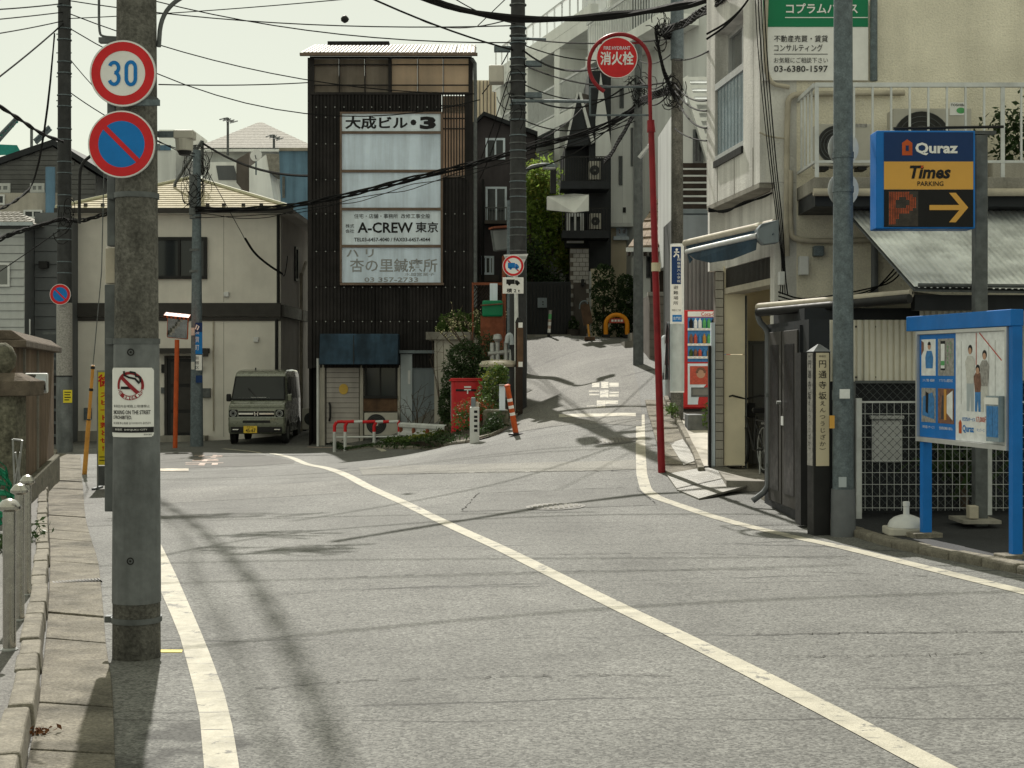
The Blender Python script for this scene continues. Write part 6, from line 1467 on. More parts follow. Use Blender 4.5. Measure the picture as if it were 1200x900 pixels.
tree('garden_tree','green garden tree above the dark gate in the alley',(X_(640,D),D,2.4),
  [([(X_(640,D),D,2.2),W(638,340,D),W(640,300,D),W(642,240,D)],[.14,.11,.09,.03]),([W(638,340,D),W(622,290,D),W(620,230,D)],[.08,.06,.02]),([W(640,310,D),W(658,270,D),W(664,230,D)],[.07,.05,.02]),([W(638,345,D),W(655,320,D),W(668,315,D)],[.05,.04,.02])],
  [(W(640,225,D),(.62,.9,.95)),(W(625,250,D),(.45,.8,.9)),(W(655,262,D),(.5,.8,.9)),(W(640,290,D),(.7,.9,.8)),(W(664,300,D),(.35,.6,.7)),(W(628,210,D),(.4,.7,.6))],5600,.075,'leaf_sunlit',
  pale=[(W(632,215,D-.4),(.4,.6,.7),260),(W(655,250,D-.4),(.4,.6,.6),240),(W(662,290,D-.4),(.3,.5,.6),240)])
tree('garden_tree','dark shaded evergreen tree in front of the gabled house',(X_(618,44.4),44.4,2.4),
  [([(X_(620,44.4),44.4,2.2),W(622,330,44.4),W(626,290,44.4)],[.1,.08,.04])],[(W(624,310,44.4),(.35,.5,.8)),(W(645,335,44.8),(.6,.5,.5))],1500,.07,'leaf_dark')
for k,(px,y0,y1,w,lab) in enumerate(((707,313,392,15,'taller columnar clipped shrub by the alley house'),(733,324,395,12,'shorter columnar clipped shrub beside the steel pole'))):
    D = 42.0; c = (y0+y1)/2
    foliage_thing('columnar_shrub',lab,'shrub',W(px,y1+6,D),[(W(px,y0+(y1-y0)*t,D),(w*D/F*(1.0 if t>.2 else .85),.38,(y1-y0)*.2*D/F)) for t in (.15,.38,.62,.85)],.05,'leaf_dark',2600,rnd,stems=[([W(px,y1+8,D),W(px,c,D)],.04)],lump=.12,shell=.7)
o = THING('flower_pot','brown potted plant by the brick entrance','pot plant',W(672,398,42.8)); P('pot', MB().lathe([(.16,0),(.2,.3),(.22,.32)],W(672,399,42.8),14), 'bg_brown', o, smooth=.7); mb = MB(); leaves(mb, blob_pts(W(672,382,42.8),(.16,.16,.26),160,rnd), .06, rnd); P('leaves', mb, 'leaf_dark', o, kind='stuff')
# ================================================================ RIGHT SIDE
A_ = (3.02,18.0); B_ = (2.73,20.7)
side = Plane(A_,B_); fr = front(18.0)
bl = THING('concrete_building', 'grey stucco corner building with balcony and boarded side window', 'building', (5.5,20,.1))
zbay = 3.85; xE = 10.5
P('upper_wall_front', MB().box(A_[0]+.45,xE,18.0,18.25,2.0,9.5), 'stucco_tan', bl)
P('corner_pier', MB().hexa([(A_[0],18.0,zbay),(A_[0]+.45,17.998,zbay),(A_[0]+.45,18.3,zbay),(A_[0]-.03,18.3,zbay),(A_[0],18.0,9.5),(A_[0]+.45,17.998,9.5),(A_[0]+.45,18.3,9.5),(A_[0]-.03,18.3,9.5)]), 'stucco_grey', bl)
P('lower_front', MB().box(3.20,xE,18.01,18.3,.0,2.0).box(3.20,A_[0]+.45,18.005,18.3,2.0,zbay-.002), 'stucco_grey', bl)
uw0, uw1 = side.u(871), side.u(838); zo0, zo1 = 4.42, 6.15
P('side_wall', MB().mbox(side,.28,side.len,zbay,zo0,-.3,0).mbox(side,.28,uw0,zo0,zo1,-.3,0).mbox(side,uw1,side.len,zo0,zo1,-.3,0).mbox(side,.28,side.len,zo1,9.5,-.3,0), 'stucco_grey', bl)
P('rear_wall', MB().box(B_[0]+.05,xE,20.75,20.95,2.95,9.5), 'stucco_grey', bl)
P('soffit', MB().hexa([side(.02,zbay-.06,0),side(side.len,zbay-.06,0),side(side.len,zbay-.06,-2.5),side(.02,zbay-.06,-2.5),side(.02,zbay-.002,0),side(side.len,zbay-.002,0),side(side.len,zbay-.002,-2.5),side(.02,zbay-.002,-2.5)]), 'concrete', bl)
wv = lambda u,v,t=0: side(u,v,-.24+t)
w = win(bl, wv, uw0,uw1,5.25,zo1, fm='alu', gm='glass_mid', fw=.06, proud=.06)
scr = P('window_screen', MB().mbox(side,uw0+.02,uw1-.02,zo0+.06,5.38,-.06,-.03), 'frost', bl); P('screen_rail', MB().mbox(side,uw0,uw1,5.38,5.47,-.07,-.0), 'alu', scr); P('screen_rail', MB().mbox(side,uw0,uw1,zo0-.01,zo0+.06,-.07,.0), 'alu', scr)
for k in range(9): u = uw0+.05+(uw1-uw0-.1)*k/8; P('screen_rib', MB().mbox(side,u-.006,u+.006,zo0+.06,5.38,-.031,-.024), 'frost', scr)
P('planter_ledge', MB().mbox(side,uw0,uw1,zo0-.10,zo0-.012,-.2,.03), 'black', bl)
P('roof_slab', MB().box(2.6,xE+.1,17.9,21,9.5,9.7), 'concrete', bl)
for k in range(3): P('wall_joint', MB().mbox(side,.3+k*.9,.315+k*.9,zbay,zo0-.1,-.001,.003), 'mortar', bl)
# lower storey of the side, carport
side2 = Plane((3.22,18.3),(2.97,20.9))
P('carport_beam', MB().mbox(side2,0,side2.len+.05,2.98,zbay-.07,-.3,0), 'stucco_grey', bl)
vb = P('vent_strip', MB().mbox(side2,.0,side2.len,2.68,2.979,-.25,-.055).mbox(side2,.0,side2.len,2.62,2.70,-.25,.02), 'pipe_beige', bl)
mbb = MB()
for k in range(40): u = .05+k*side2.len/41; mbb.mbox(side2,u,u+.03,2.71,2.97,-.055,-.01)
P('vent_louvre', mbb, 'dark_trim', vb, kind='stuff')
D = 20.7
P('tan_panel', MB().pbox(848.5,312,873,415,D,.1).pbox(848.5,415.7,873,546,D,.1), 'tan_panel', bl); P('tan_back', MB().box(X_(872,D),6,D+1.2,D+1.3,0,3.9).box(X_(873,D)-.02,X_(873,D)+.06,D+.1,D+1.2,0,3.2), 'tan_panel', bl); P('carport_ceiling', MB().box(3.45,6,18.4,22,2.75,2.9), 'tan_panel', bl)
P('carport_side', MB().box(5.9,6,18.3,22,0,2.75), 'tan_panel', bl)
pt = P('tile_pillar', MB().pbox(838.5,318,848,550,D-.02,.2), 'mortar', bl)
for k in range(22):
    P('tile', MB().pbox(838.8,319+k*10.4,847.8,328.6+k*10.4,D-.035,.03), 'concrete_light', pt, bevel=.004)
P('white_jamb', MB().pbox(833.5,378,838,548,D-.01,.1), 'white_board', bl); P('black_jamb', MB().pbox(830.5,405,833.4,548,D-.04,.1), 'black', bl)
P('shutter_guide', MB().box(X_(874,D),X_(875,D),D-.02,D+.1,.15,2.6), 'galv_dark', bl)
# awning with its side cheek
ca = THING('roller_awning', 'dark teal roller awning over the carport of the corner building', 'awning', side2.P(1.3,3.2))
def PA(px,py,D): return W(px,py,D)
P('roll_cover', MB().tube([PA(803,285,19.9),PA(908,261,17.6)],.045,10), 'pipe_beige', ca, smooth=.8)
P('fabric', MB().face([PA(803,287,19.9),PA(907,263,17.6),PA(906,275,17.5),PA(805,292,19.8)]).face([PA(805,297,19.75),PA(888,278,17.7),PA(886,293,17.75),PA(858,304,18.4),PA(832,308,19),PA(815,304,19.4)]), 'awning_navy', ca)
P('front_bar', MB().tube([PA(805,295,19.75),PA(888,276,17.7)],.035,8), 'alu', ca, smooth=.8)
P('cheek_box', MB().prism([PA(888,268,17.6),PA(893,262,17.55),PA(913,257,17.5),PA(913,284,17.5),PA(896,286,17.55),PA(889,280,17.6)],(0,.25,0)), 'grey_blue', ca, bevel=.01)
P('torn_end', MB().face([PA(805,296,19.75),PA(812,304,19.6),PA(808,309,19.6)]), 'awning_navy', ca)
# gray locker + bicycle in carport
D = 21.2; o = THING('storage_locker', 'grey steel storage locker in the carport', 'locker', (X_(890,D),D,.2)); P('body', MB().pbox(875.5,402,915,548,D,.45), 'corr_grey', o, bevel=.01); P('top', MB().pbox(874.5,399.5,916,403,D-.03,.5), 'galv_dark', o)
for px in (882,897): P('door_seam', MB().pbox(px,405,px+.6,546,D-.004,.01), 'black', o)
def bicycle(x, y, z, label):
    o = THING('bicycle', label, 'bicycle', (x,y,z)); Mb = Matrix.Translation((x,y,z))@Matrix.Rotation(math.radians(97),4,'Z')
    def ring(c,R,r): return [(c[0]+R*math.cos(k*math.pi/14),0,c[2]+R*math.sin(k*math.pi/14)) for k in range(29)]
    for cx in (0,1.05):
        w = P('wheel', MB(Mb).tube(ring((cx,0,.33),.31,0),.022,8), 'rubber', o, smooth=.9); P('rim', MB(Mb).tube(ring((cx,0,.33),.285,0),.010,6), 'zinc', w, smooth=.9); mbs = MB(Mb)
        for k in range(12): a = k*math.pi/6; mbs.tube([(cx,0,.33),(cx+.28*math.cos(a),0,.33+.28*math.sin(a))],.003,3)
        P('spokes', mbs, 'zinc', w)
    P('frame', MB(Mb).tube([(0,0,.33),(.45,0,.28),(.35,0,.75)],.018,8).tube([(.45,0,.28),(.9,0,.78)],.02,8).tube([(0,0,.33),(.38,0,.66)],.014,8).tube([(1.05,0,.33),(.88,0,.92)],.016,8), 'black', o, smooth=.9)
    P('saddle', MB(Mb).hexa([(.22,-.09,.80),(.22,.09,.80),(.5,.02,.82),(.5,-.02,.82),(.2,-.1,.88),(.2,.1,.88),(.5,.025,.86),(.5,-.025,.86)]), 'black', o, bevel=.02)
    P('handlebar', MB(Mb).tube([(.70,-.28,1.02),(.85,-.2,1.03),(.87,0,.98),(.85,.2,1.03),(.70,.28,1.02)],.013,8), 'black', o, smooth=.9)
    P('mudguard', MB(Mb).tube([(-.35*math.cos(a),0,.33+.35*math.sin(a)) for a in [k*.25-.2 for k in range(9)]],.020,6), 'zinc', o, smooth=.9); P('rear_rack', MB(Mb).box(-.25,.2,-.06,.06,.70,.72), 'black', o); P('reflector', MB(Mb).box(-.37,-.34,-.03,.03,.45,.52), 'sign_red', o)
    P('stand', MB(Mb).tube([(0,.05,.3),(-.22,.12,.0)],.012,6).tube([(0,-.05,.3),(-.22,-.12,.0)],.012,6), 'zinc', o); P('basket', MB(Mb).box(.95,1.2,-.16,.16,.72,.92), 'black', o)
bicycle(X_(893,20.0), 19.85, .17, 'black bicycle parked in the carport seen from behind')

# balcony, railing, units, sign
Db = 17.0; bx0, bxE = 3.49, 9.5
bal = P('balcony_slab', MB().box(bx0-.02,bxE,Db-.05,18.0,3.62,3.78), 'concrete', bl, bevel=.01); P('slab_pipe', MB().cyl((3.45,Db-.1,3.60),(bxE,Db-.1,3.60),.045,n=10), 'pipe_beige', bal, smooth=.8)
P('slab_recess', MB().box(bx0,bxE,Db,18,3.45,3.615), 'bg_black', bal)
zr, z0r = Z_(97,Db), Z_(188,Db)
ra = P('railing', MB().box(bx0,bxE,Db-.02,Db+.03,zr-.05,zr).box(bx0,bxE,Db-.015,Db+.015,z0r-.03,z0r).box(bx0-.02,bx0+.02,Db+.031,18,zr-.05,zr).box(bx0-.015,bx0+.015,Db+.016,18,z0r-.03,z0r), 'white_rail', bl)
x = bx0+.02; k = 0
bar = None
while x < bxE:
    big = (k % 10 == 0)
    P('baluster', MB().box(x-(.022 if big else .011),x+(.022 if big else .011),Db-.012,Db+.012,(z0r-.28 if big else z0r+.0),zr-.05), 'white_rail', ra); x += .214; k += 1
for k in range(1,5): P('baluster', MB().box(bx0-.011,bx0+.011,Db+.2*k-.011,Db+.2*k+.011,z0r,zr-.05), 'white_rail', ra)
o = ac_unit(X_(957,17.35),3.92,17.35,.64,.54,.26,'left beige outdoor unit behind the white balcony railing',fan=.36,fanr=.42); P('label', MB().pbox(1003,145,1016,149,17.345,.004), 'print_grey', o)
o = ac_unit(X_(1047,17.35),3.84,17.35,.92,.80,.32,'larger outdoor unit with TOSHIBA badge on the balcony',fan=.36,fanr=.43)
pl = P('badge', MB().pbox(1113,120,1133,135,17.343,.006), 'sign_white', o); T(pl,front(17.343),'TOSHIBA',X_(1123,17.343),Z_(123,17.343),.18,.03,.003,bold=.01); P('badge_leaf', MB().dring(front(17.343),X_(1126,17.343),Z_(129.5,17.343),0,.035,.003,n=16,su=1.5), 'print_green', pl)
Dg_ = 17.93; o = THING('estate_agent_sign', 'green and white estate agent sign board on the upper wall', 'sign', W(955,94,Dg_)); fg = front(Dg_)
P('board', MB().pbox(894,-45,1017.5,94,Dg_,.06), 'sign_white', o); P('green_field', MB().pbox(894.2,-44,1017.3,31.5,Dg_-.004,.003), 'green_sign', o); P('white_rule', MB().pbox(920,20,1017,21,Dg_-.008,.003), 'sign_white', o)
def tg(body,x0,y0,x1,y1,mt='ink',bold=0.0): T(o,fg,body,X_((x0+x1)/2,Dg_),Z_((y0+y1)/2,Dg_),(x1-x0)*Dg_/F,(y1-y0)*Dg_/F,.010,mt,bold)
tg('コプラムハウス',921,4,1005,16,'sign_white',.02); tg('不動産売買・賃貸',907,41.5,970,49.5,'ink',.005); tg('コンサルティング',907,52,964,60.5,'ink',.005); P('rule', MB().pbox(907,63,970,63.7,Dg_-.005,.003), 'ink', o); tg('お気軽にご相談下さい',907,67.5,970,74,'ink'); tg('03-6380-1597',907,77,970,84.5,'ink',.01)
# potted plant on the balcony
o = THING('balcony_planter','leafy plants in a planter behind the balcony railing','planter',(X_(1185,17.4),17.4,3.8)); P('trough', MB().box(X_(1160,17.4),X_(1235,17.4),17.3,17.6,3.8,4.02), 'concrete_light', o, bevel=.02); mb = MB(); leaves(mb, blob_pts(W(1185,160,17.45),(.30,.12,.42),420,rnd,.35,.2)+blob_pts(W(1215,165,17.45),(.25,.12,.4),300,rnd,.35,.2), .045, rnd); P('plants', mb, 'leaf_dark', o, kind='stuff')
# wall pipes and cables
o = THING('wall_pipes','beige conduit pipes running along the stucco wall','pipes',(X_(930,17.9),17.9,3))
def pw(pts, r=.035, D=17.92): return MB().tube(smooth_path([tuple(W(x,y,D)) for x,y in pts]), r, 8)
P('pipe', pw([(922,300),(922,125),(926,112),(940,110),(1060,109)]), 'pipe_beige', o, smooth=.8); P('pipe', pw([(926,200),(926,270),(930,281),(960,283),(1065,280)]), 'pipe_beige', o, smooth=.8); P('pipe', pw([(898,0),(896,60),(900,98),(925,102)],.028), 'pipe_beige', o, smooth=.8)
P('grey_pipe', pw([(1024,0),(1024,95)],.045), 'galv', o, smooth=.8); P('grey_pipe', pw([(1025,270),(1025,345)],.045), 'pipe_grey', o, smooth=.8); P('coaxial', pw([(890,155),(900,160),(925,163)],.012), 'pipe_beige', o)
P('junction_box', MB().pbox(937,300,948,322,17.85,.12), 'white_plastic', o, bevel=.01); P('small_box', MB().pbox(954,288,966,300,17.85,.12), 'galv', o, bevel=.01); P('meter', MB().pbox(913,318,920,334,17.8,.1), 'white_plastic', o, bevel=.01)
def cable(name,label,pts,r,cat='cable',group=None,smooth=2,D=None):
    pp = [tuple(W(*p)) if len(p) == 3 else tuple(W(p[0],p[1],D)) for p in pts]
    return SOLO(name, MB().tube(smooth_path(pp,smooth), r, 6), 'cable', label, cat, group, smooth=.9)
gcb = 'black cables clipped to the stucco wall'
ORD = ['leftmost','second from left','third from left','rightmost']
for k in range(4): cable('wall_cable',f'{ORD[k]} of four black cables hanging down the stucco building corner',[(884+k*3.6,-20),(888+k*3.4,60),(900+k*3.0,180+3*k),(912+k*2,270),(917+k,310+4*k),(914+k*3,345)],.006+.002*(k%2),'cable',gcb,D=17.85-.015*k)
for k in range(3): cable('wall_cable',f'{["highest","middle","lowest"][k]} of three black cables looping along the lower stucco wall',[(912,342+5*k),(940,352+3*k),(985,345+3*k),(1020,338+4*k),(1050,330-8*k),(1066,300-6*k)],.010,'cable',gcb+' low',D=17.8-.02*k)
for k in range(3): cable('wall_cable',f'{["highest","middle","lowest"][k]} of three cables looping under the bay of the corner building',[(830,248-2*k),(850,247+2*k),(870,240-2*k),(892,231+k),(905,226)],.012,'cable','cables under the bay',D=18.2-.03*k)
for k in range(2): cable('wall_cable',f'{["upper","lower"][k]} cable draped across the top of the side window',[(828,40+6*k),(850,28+3*k),(868,12),(880,-5)],.014,'cable','cables above the side window',D=18.0-.03*k)

# ---- lean-to with corrugated walls
le = THING('lean_to', 'lean-to shed with corrugated roof and wall beside the car park sign', 'shed', (5,16,.0))
Dw = 16.0; xl = 3.02
P('core', MB().box(xl+.16,10,Dw+.05,17.95,-.1,2.24), 'bg_black', le)
for k in range(9):
    if k: pass
    x0 = X_(947,Dw)+k*.60; P('wall_sheet', corr(MB(),front(Dw),x0,x0+.595,Z_(447,Dw),Z_(375 if k<2 else 352,Dw),.066,.030,.004+.003*(k%2)), 'corr_light', le, smooth=.3)
mb = MB()
for k in range(22):
    for y in (383,442): mb.mbox(front(Dw),X_(955,Dw)+k*.22-.008,X_(955,Dw)+k*.22+.008,Z_(y,Dw)-.008,Z_(y,Dw)+.008,.01,.03)
P('screw', mb, 'black', le, kind='stuff')
P('lower_wall', MB().box(3.3,10,Dw+.16,Dw+.20,-.1,Z_(447,Dw)), 'corr_light', le)
for k in range(14): P('wall_batten', MB().box(3.5+k*.3,3.52+k*.3,Dw+.14,Dw+.161,-.1,Z_(447,Dw)), 'corr_grey', le)
win(le, front(Dw+.14), *front(Dw+.14).rect(1014,478,1098,548), fm='galv_dark', gm='glass_mid', fw=.04)
# left door side, facing the alley
dpn = Plane((X_(944,15.5),15.5),(X_(893,17.6),17.6))
P('door_wall', MB().mbox(dpn,-.02,dpn.len,-.1,2.10,-.25,-.03), 'bg_black', le)
mat('door_glass', (.018,.018,.020), .35, var=.3, scale=4, spec=.12)
dr = P('door', MB().mbox(dpn,.25,dpn.len-.35,.03,2.05,-.03,.0), 'bg_black', le); 
for a,c in ((.30,.98),(1.04,dpn.len-.42)): P('door_leaf', MB().mbox(dpn,a,c,.06,2.0,0,.02), 'dark_trim', dr, bevel=.006); P('door_glass', MB().mbox(dpn,a+.12,c-.12,.2,1.85,.02,.026), 'door_glass', dr)
P('door_plate', MB().mbox(dpn,.9,1.0,.95,1.05,.02,.03), 'white_plastic', dr); P('door_knob', MB().cyl(dpn(1.04,1.2,.02),dpn(1.04,1.2,.07),.02,n=8), 'zinc', dr)
P('black_post', MB().mbox(dpn,-.12,.12,-.05,1.75,-.02,.08), 'black', le); P('drain_pipe', MB().tube(smooth_path([tuple(W(x,y,17.2)) for x,y in ((888,362),(889,376),(898,385),(901,395),(901,560),(899,574),(882,587))],1),.035,8), 'pipe_grey', le, smooth=.8)
for y in (463,545): P('pipe_clip', MB().cyl(W(901,y+2,17.2),W(901,y-2,17.2),.045,n=10), 'galv_dark', le)
# sloped roofs
ga, gb2 = W(886,366,16.9), W(1068,349,15.3)
P('small_roof', MB().prism([W(889,362,17.0),W(1070,345,15.2),V((5.4,17.9,2.42)),V((3.2,17.9,2.34))],(0,0,.03)), 'dark_trim', le)
P('roof_edge', MB().tube([W(888,360,17.0),W(1068,344,15.2)],.045,8), 'pipe_beige', le, smooth=.8); P('gutter', MB().tube([W(888,366,16.95),W(1066,350,15.15)],.05,8), 'black', le, smooth=.8)
rA,rB = W(1071,338,15.2), W(1290,342,15.2); rC,rD = V((rA.x-.22,17.95,Z_(232,17.95)-.0)), V((rB.x,17.95,Z_(232,17.95)))
nsh = 5; rf = P('corrugated_roof', MB().prism([rA-V((0,0,.03)),rB-V((0,0,.03)),rD-V((0,0,.03)),rC-V((0,0,.03))],(0,0,.02)), 'galv_dark', le)
for k in range(nsh):
    a0,a1 = rA.lerp(rB,k/nsh), rA.lerp(rB,(k+1)/nsh+.004); c0,c1 = rC.lerp(rD,k/nsh), rC.lerp(rD,(k+1)/nsh+.004); L0 = (a1-a0).length; dzk = .006*(k%2)
    P('roof_sheet', corr(MB(),lambda u,v,t=0: a0.lerp(a1,u/L0).lerp(c0.lerp(c1,u/L0),v)+V((0,-.45,.85))*(t+dzk),0,L0,0,1,.064,.013,.01), 'corr_roof', rf, smooth=1.2)
P('roof_rail', MB().cyl(W(1076,334,15.1),W(1290,336,15.1),.02,n=8), 'galv_dark', rf); P('eave_beam', MB().box(rA.x+.05,rB.x,15.35,15.5,rA.z-.22,rA.z-.06), 'bg_black', le)

# ---- white mesh fence and chain link
Dfn = 15.6; zf0 = gz(4,Dfn)+.12
fe = THING('mesh_fence', 'white welded mesh fence in front of the lean-to', 'fence', (4.6,Dfn,zf0))
xf0, xf1 = X_(1006,Dfn), X_(1330,Dfn); zt = Z_(470,Dfn)
P('post', MB().box(xf0-.03,xf0+.03,Dfn-.03,Dfn+.03,zf0-.1,zt+.03), 'white_rail', fe, bevel=.004); P('post', MB().box(X_(1160,Dfn)-.03,X_(1160,Dfn)+.03,Dfn+.02,Dfn+.06,zf0-.1,zt+.03), 'white_rail', fe)
nvw = 38
for k in range(nvw): x = xf0+.07+(xf1-xf0)*k/nvw; P('vertical_wire', MB().box(x-.002,x+.002,Dfn-.002,Dfn+.002,zf0+.02,zt), 'white_rail', fe)
for k in range(10): z = zf0+.05+(zt-zf0-.06)*k/9; P('horizontal_wire', MB().box(xf0,xf1,Dfn-.007,Dfn-.003,z-.0025,z+.0025), 'white_rail', fe)
P('top_wire', MB().box(xf0,xf1,Dfn-.014,Dfn+.006,zt-.02,zt+.0), 'white_rail', fe)
o = THING('chain_link', 'rusty chain link netting behind the white mesh fence', 'netting', (4.6,15.8,zf0)); mb = MB(); x = X_(1000,15.8); s_ = .085; h_ = Z_(447,15.8)-zf0
for k in range(-14,46):
    for sg in (1,-1):
        xa = x+k*s_; pa_, pc = (xa, zf0), (xa+sg*h_, zf0+h_)
        t0 = 0.0; t1 = 1.0
        if sg>0:
            if pa_[0] < x: t0 = (x-pa_[0])/h_
        else:
            if pc[0] < x: t1 = (pa_[0]-x)/h_
        if t1 > t0 and pa_[0] < x+3.4+h_: mb.tube([(pa_[0]+sg*h_*t0,15.8+.002*sg,zf0+h_*t0),(pa_[0]+sg*h_*t1,15.8+.002*sg,zf0+h_*t1)],.0028,3,False)
P('wire_net', mb, 'galv_dark', o, kind='stuff'); P('frame', MB().box(x-.02,x+.02,15.78,15.82,zf0-.05,zf0+h_).box(x+.021,x+3.5,15.78,15.82,zf0+h_-.02,zf0+h_+.01), 'galv_dark', o)
# plant with long leaves behind the fence, white box
o = THING('yucca_plant','dark strappy yucca plant behind the mesh fence','plant',(X_(1130,16.0),16.0,zf0)); mb = MB()
for k in range(46):
    a = rnd.uniform(0,6.28); L0 = rnd.uniform(.35,.75); b0 = V((X_(1130,16.0)+rnd.gauss(0,.16),15.98+rnd.gauss(0,.05),zf0+rnd.uniform(.1,.55))); d = V((math.cos(a),math.sin(a)*.25,rnd.uniform(.1,1.0))).normalized(); t = d.cross(V((0,1,0))).normalized()*.022
    m1 = b0+d*L0*.55+V((0,0,.05)); e1 = b0+d*L0-V((0,0,.22)); mb.face([b0-t,b0+t,m1+t,m1-t]); mb.face([m1-t,m1+t,e1])
P('leaves', mb, 'leaf_dark', o, kind='stuff'); P('stem', MB().cyl((X_(1130,16.0),16.0,zf0),(X_(1130,16.0),16.0,zf0+.5),.05,n=8), 'bark', o)
o = THING('plastic_crate','pale plastic box standing behind the chain link netting','box',(X_(1038,16.05),16.05,zf0)); P('box', MB().pbox(1022,492,1058,542,16.0,.2), 'white_plastic', o, bevel=.02); P('lid', MB().pbox(1020,487,1060,491.5,15.97,.25), 'white_plastic', o, bevel=.01)

# ---- slope name post and steel pole
q = G(962,627.5); D = q.y
o = THING('slope_name_post','black wooden slope name post with cream vertical name plate','sign post',q)
x0,x1 = X_(950.5,D), X_(973,D); zt = Z_(412,D); Ms = Matrix.Translation(((x0+x1)/2,D+.09,0))@Matrix.Rotation(math.radians(10),4,'Z')
hw = (x1-x0)/2*.93
P('post', MB(Ms).box(-hw,hw,-hw,hw,q.z-.2,zt), 'black', o, bevel=.008); P('cap', MB(Ms).hexa([(-hw-.005,-hw-.005,zt+.001),(hw+.005,-hw-.005,zt+.001),(hw+.005,hw+.005,zt+.001),(-hw-.005,hw+.005,zt+.001),(-.01,-.01,zt+.075),(.01,-.01,zt+.075),(.01,.01,zt+.075),(-.01,.01,zt+.075)]), 'galv_dark', o)
zp0,zp1 = Z_(546,D), Z_(413.5,D); mps = lambda u,v,t=0: Ms@V((u,-hw-t,v)); mps2 = lambda u,v,t=0: Ms@V((-hw-t,-u,v))
mat('plate_cream', (.62,.55,.40), .5, var=.06, dirt=.08)
for f_,mp in enumerate((mps,mps2)):
    pl = P('name_plate', MB().mbox(mp,-hw*.74,hw*.78,zp0,zp1,0,.008), 'plate_cream' if f_==0 else 'print_grey', o)
    zc_ = lambda a: zp1+(zp0-zp1)*a
    T(pl,mp,'円\n通\n寺\n坂',.0,zc_(.24),hw*.95,(zp1-zp0)*.345,.011,bold=.006); T(pl,mp,'︵\nえ\nん\nつ\nう\nじ\nざ\nか\n︶',.0,zc_(.625),hw*.75,(zp1-zp0)*.46,.011,bold=.004)
    T(pl,mp,'新宿区',0,zc_(.03),hw*.8,.02,.011); 
q = G(988,628); D = q.y
o = THING('steel_pole','galvanised steel lamp pole beside the slope name post','pole',q)
P('shaft', MB().cyl(q-V((0,0,.2)),(q.x,D,6.2),.107,.090,24), 'galv', o, smooth=.8); P('base_sleeve', MB().cyl(q-V((0,0,.1)),(q.x,D,Z_(573,D)),.125,.118,24), 'galv_dark' if False else 'pipe_grey', o, smooth=.8)
P('label_sticker', MB().lathe([(.109,-.05),(.109,.05)],(q.x,D,Z_(463,D)),20), 'galv', o); P('white_tag', MB().pbox(984,456,996,467,D-.113,.006), 'print_pale', o); P('yellow_tag', MB().pbox(972.5,487,978,502,D-.10,.02), 'amber', o); P('base_plate', MB().pbox(983,559,992,571,D-.128,.008), 'pale_blue', o)
for y in (182,222): 
    P('strap', MB().lathe([(.106,-.03),(.106,.03)],(q.x,D,Z_(y,D)),20), 'galv', o); pm = frame(W(988,y-8 if y<200 else y+0,D+.12),(1,0,0),(0,0,1)); P('round_plate', MB().mprism(pm,[(.155*math.cos(a*.2618),.175*math.sin(a*.2618)) for a in range(24)],0,.012), 'alu', o)

# ---- car park sign
q = G(1150,608); D = 14.72
o = THING('car_park_sign','blue illuminated car park sign box on a grey steel post','sign',(X_(1150,D),D,gz(X_(1150,D),D)+.1))
P('post', MB().box(X_(1143,D),X_(1158,D),D,D+.13,gz(X_(1150,D),D),Z_(158,D)), 'galv_dark', o, bevel=.012); P('base_slab', MB().box(X_(1122,D),X_(1166,D),D-.2,D+.3,gz(5,D)+.1,gz(5,D)+.135), 'concrete', o); P('post_arm', MB().box(X_(1140,D),X_(1168,D),D+.01,D+.1,Z_(157,D),Z_(153,D)), 'galv_dark', o); P('outlet_box', MB().pbox(1136,593,1147,608,D-.12,.11), 'pipe_beige', o, bevel=.008)
Dt = D-.22; fs = front(Dt)
bx = P('sign_box', MB().pbox(1027,153,1143,268,Dt,.26), 'blue_paint', o, bevel=.01)
P('navy_panel', MB().pbox(1036,155,1140.5,189,Dt-.006,.005), 'navy', bx); P('amber_panel', MB().pbox(1036,189.3,1140.5,222,Dt-.006,.005), 'amber', bx); P('black_panel', MB().pbox(1036,222.3,1140.5,266,Dt-.006,.005), 'black_gloss', bx)
Dt2 = Dt-.006; f2 = front(Dt2)
def tq(body,x0,y0,x1,y1,mt,bold=0.0,shear=0.0): T(bx,f2,body,X_((x0+x1)/2,Dt2),Z_((y0+y1)/2,Dt2),(x1-x0)*Dt2/F,(y1-y0)*Dt2/F,.004,mt,bold,shear=shear)
tq('Quraz',1072.5,167,1122.5,182,'sign_white',.035); tq('Times',1066,194,1114,209.5,'ink',.035,.22); tq('PARKING',1075,212.5,1105.5,218,'ink',.012)
P('logo_mark', MB().dpoly(f2,[(X_(x,Dt2),Z_(y,Dt2)) for x,y in ((1057,182),(1057,167.5),(1063,163.3),(1069,167.5),(1069,182))],.004), 'orange', bx); P('logo_hole', MB().dpoly(f2,[(X_(x,Dt2),Z_(y,Dt2)) for x,y in ((1061.2,177),(1061.2,170.5),(1064.8,170.5),(1064.8,177))],.006), 'navy', bx)
P('i_dot', MB().dpoly(f2,[(X_(x,Dt2),Z_(y,Dt2)) for x,y in ((1078.6,197.2),(1079.4,194),(1082.2,194),(1081.4,197.2))],.006), 'orange', bx)
P('led_screen', MB().pbox(1041,224,1076,265,Dt2-.004,.003), 'led_dark', bx); mb = MB(); f3 = front(Dt2-.004)
PM = ["11111100","11111110","11100111","11000011","11000011","11000111","11111110","11111100","11100000","11100000","11000000","11000000"]
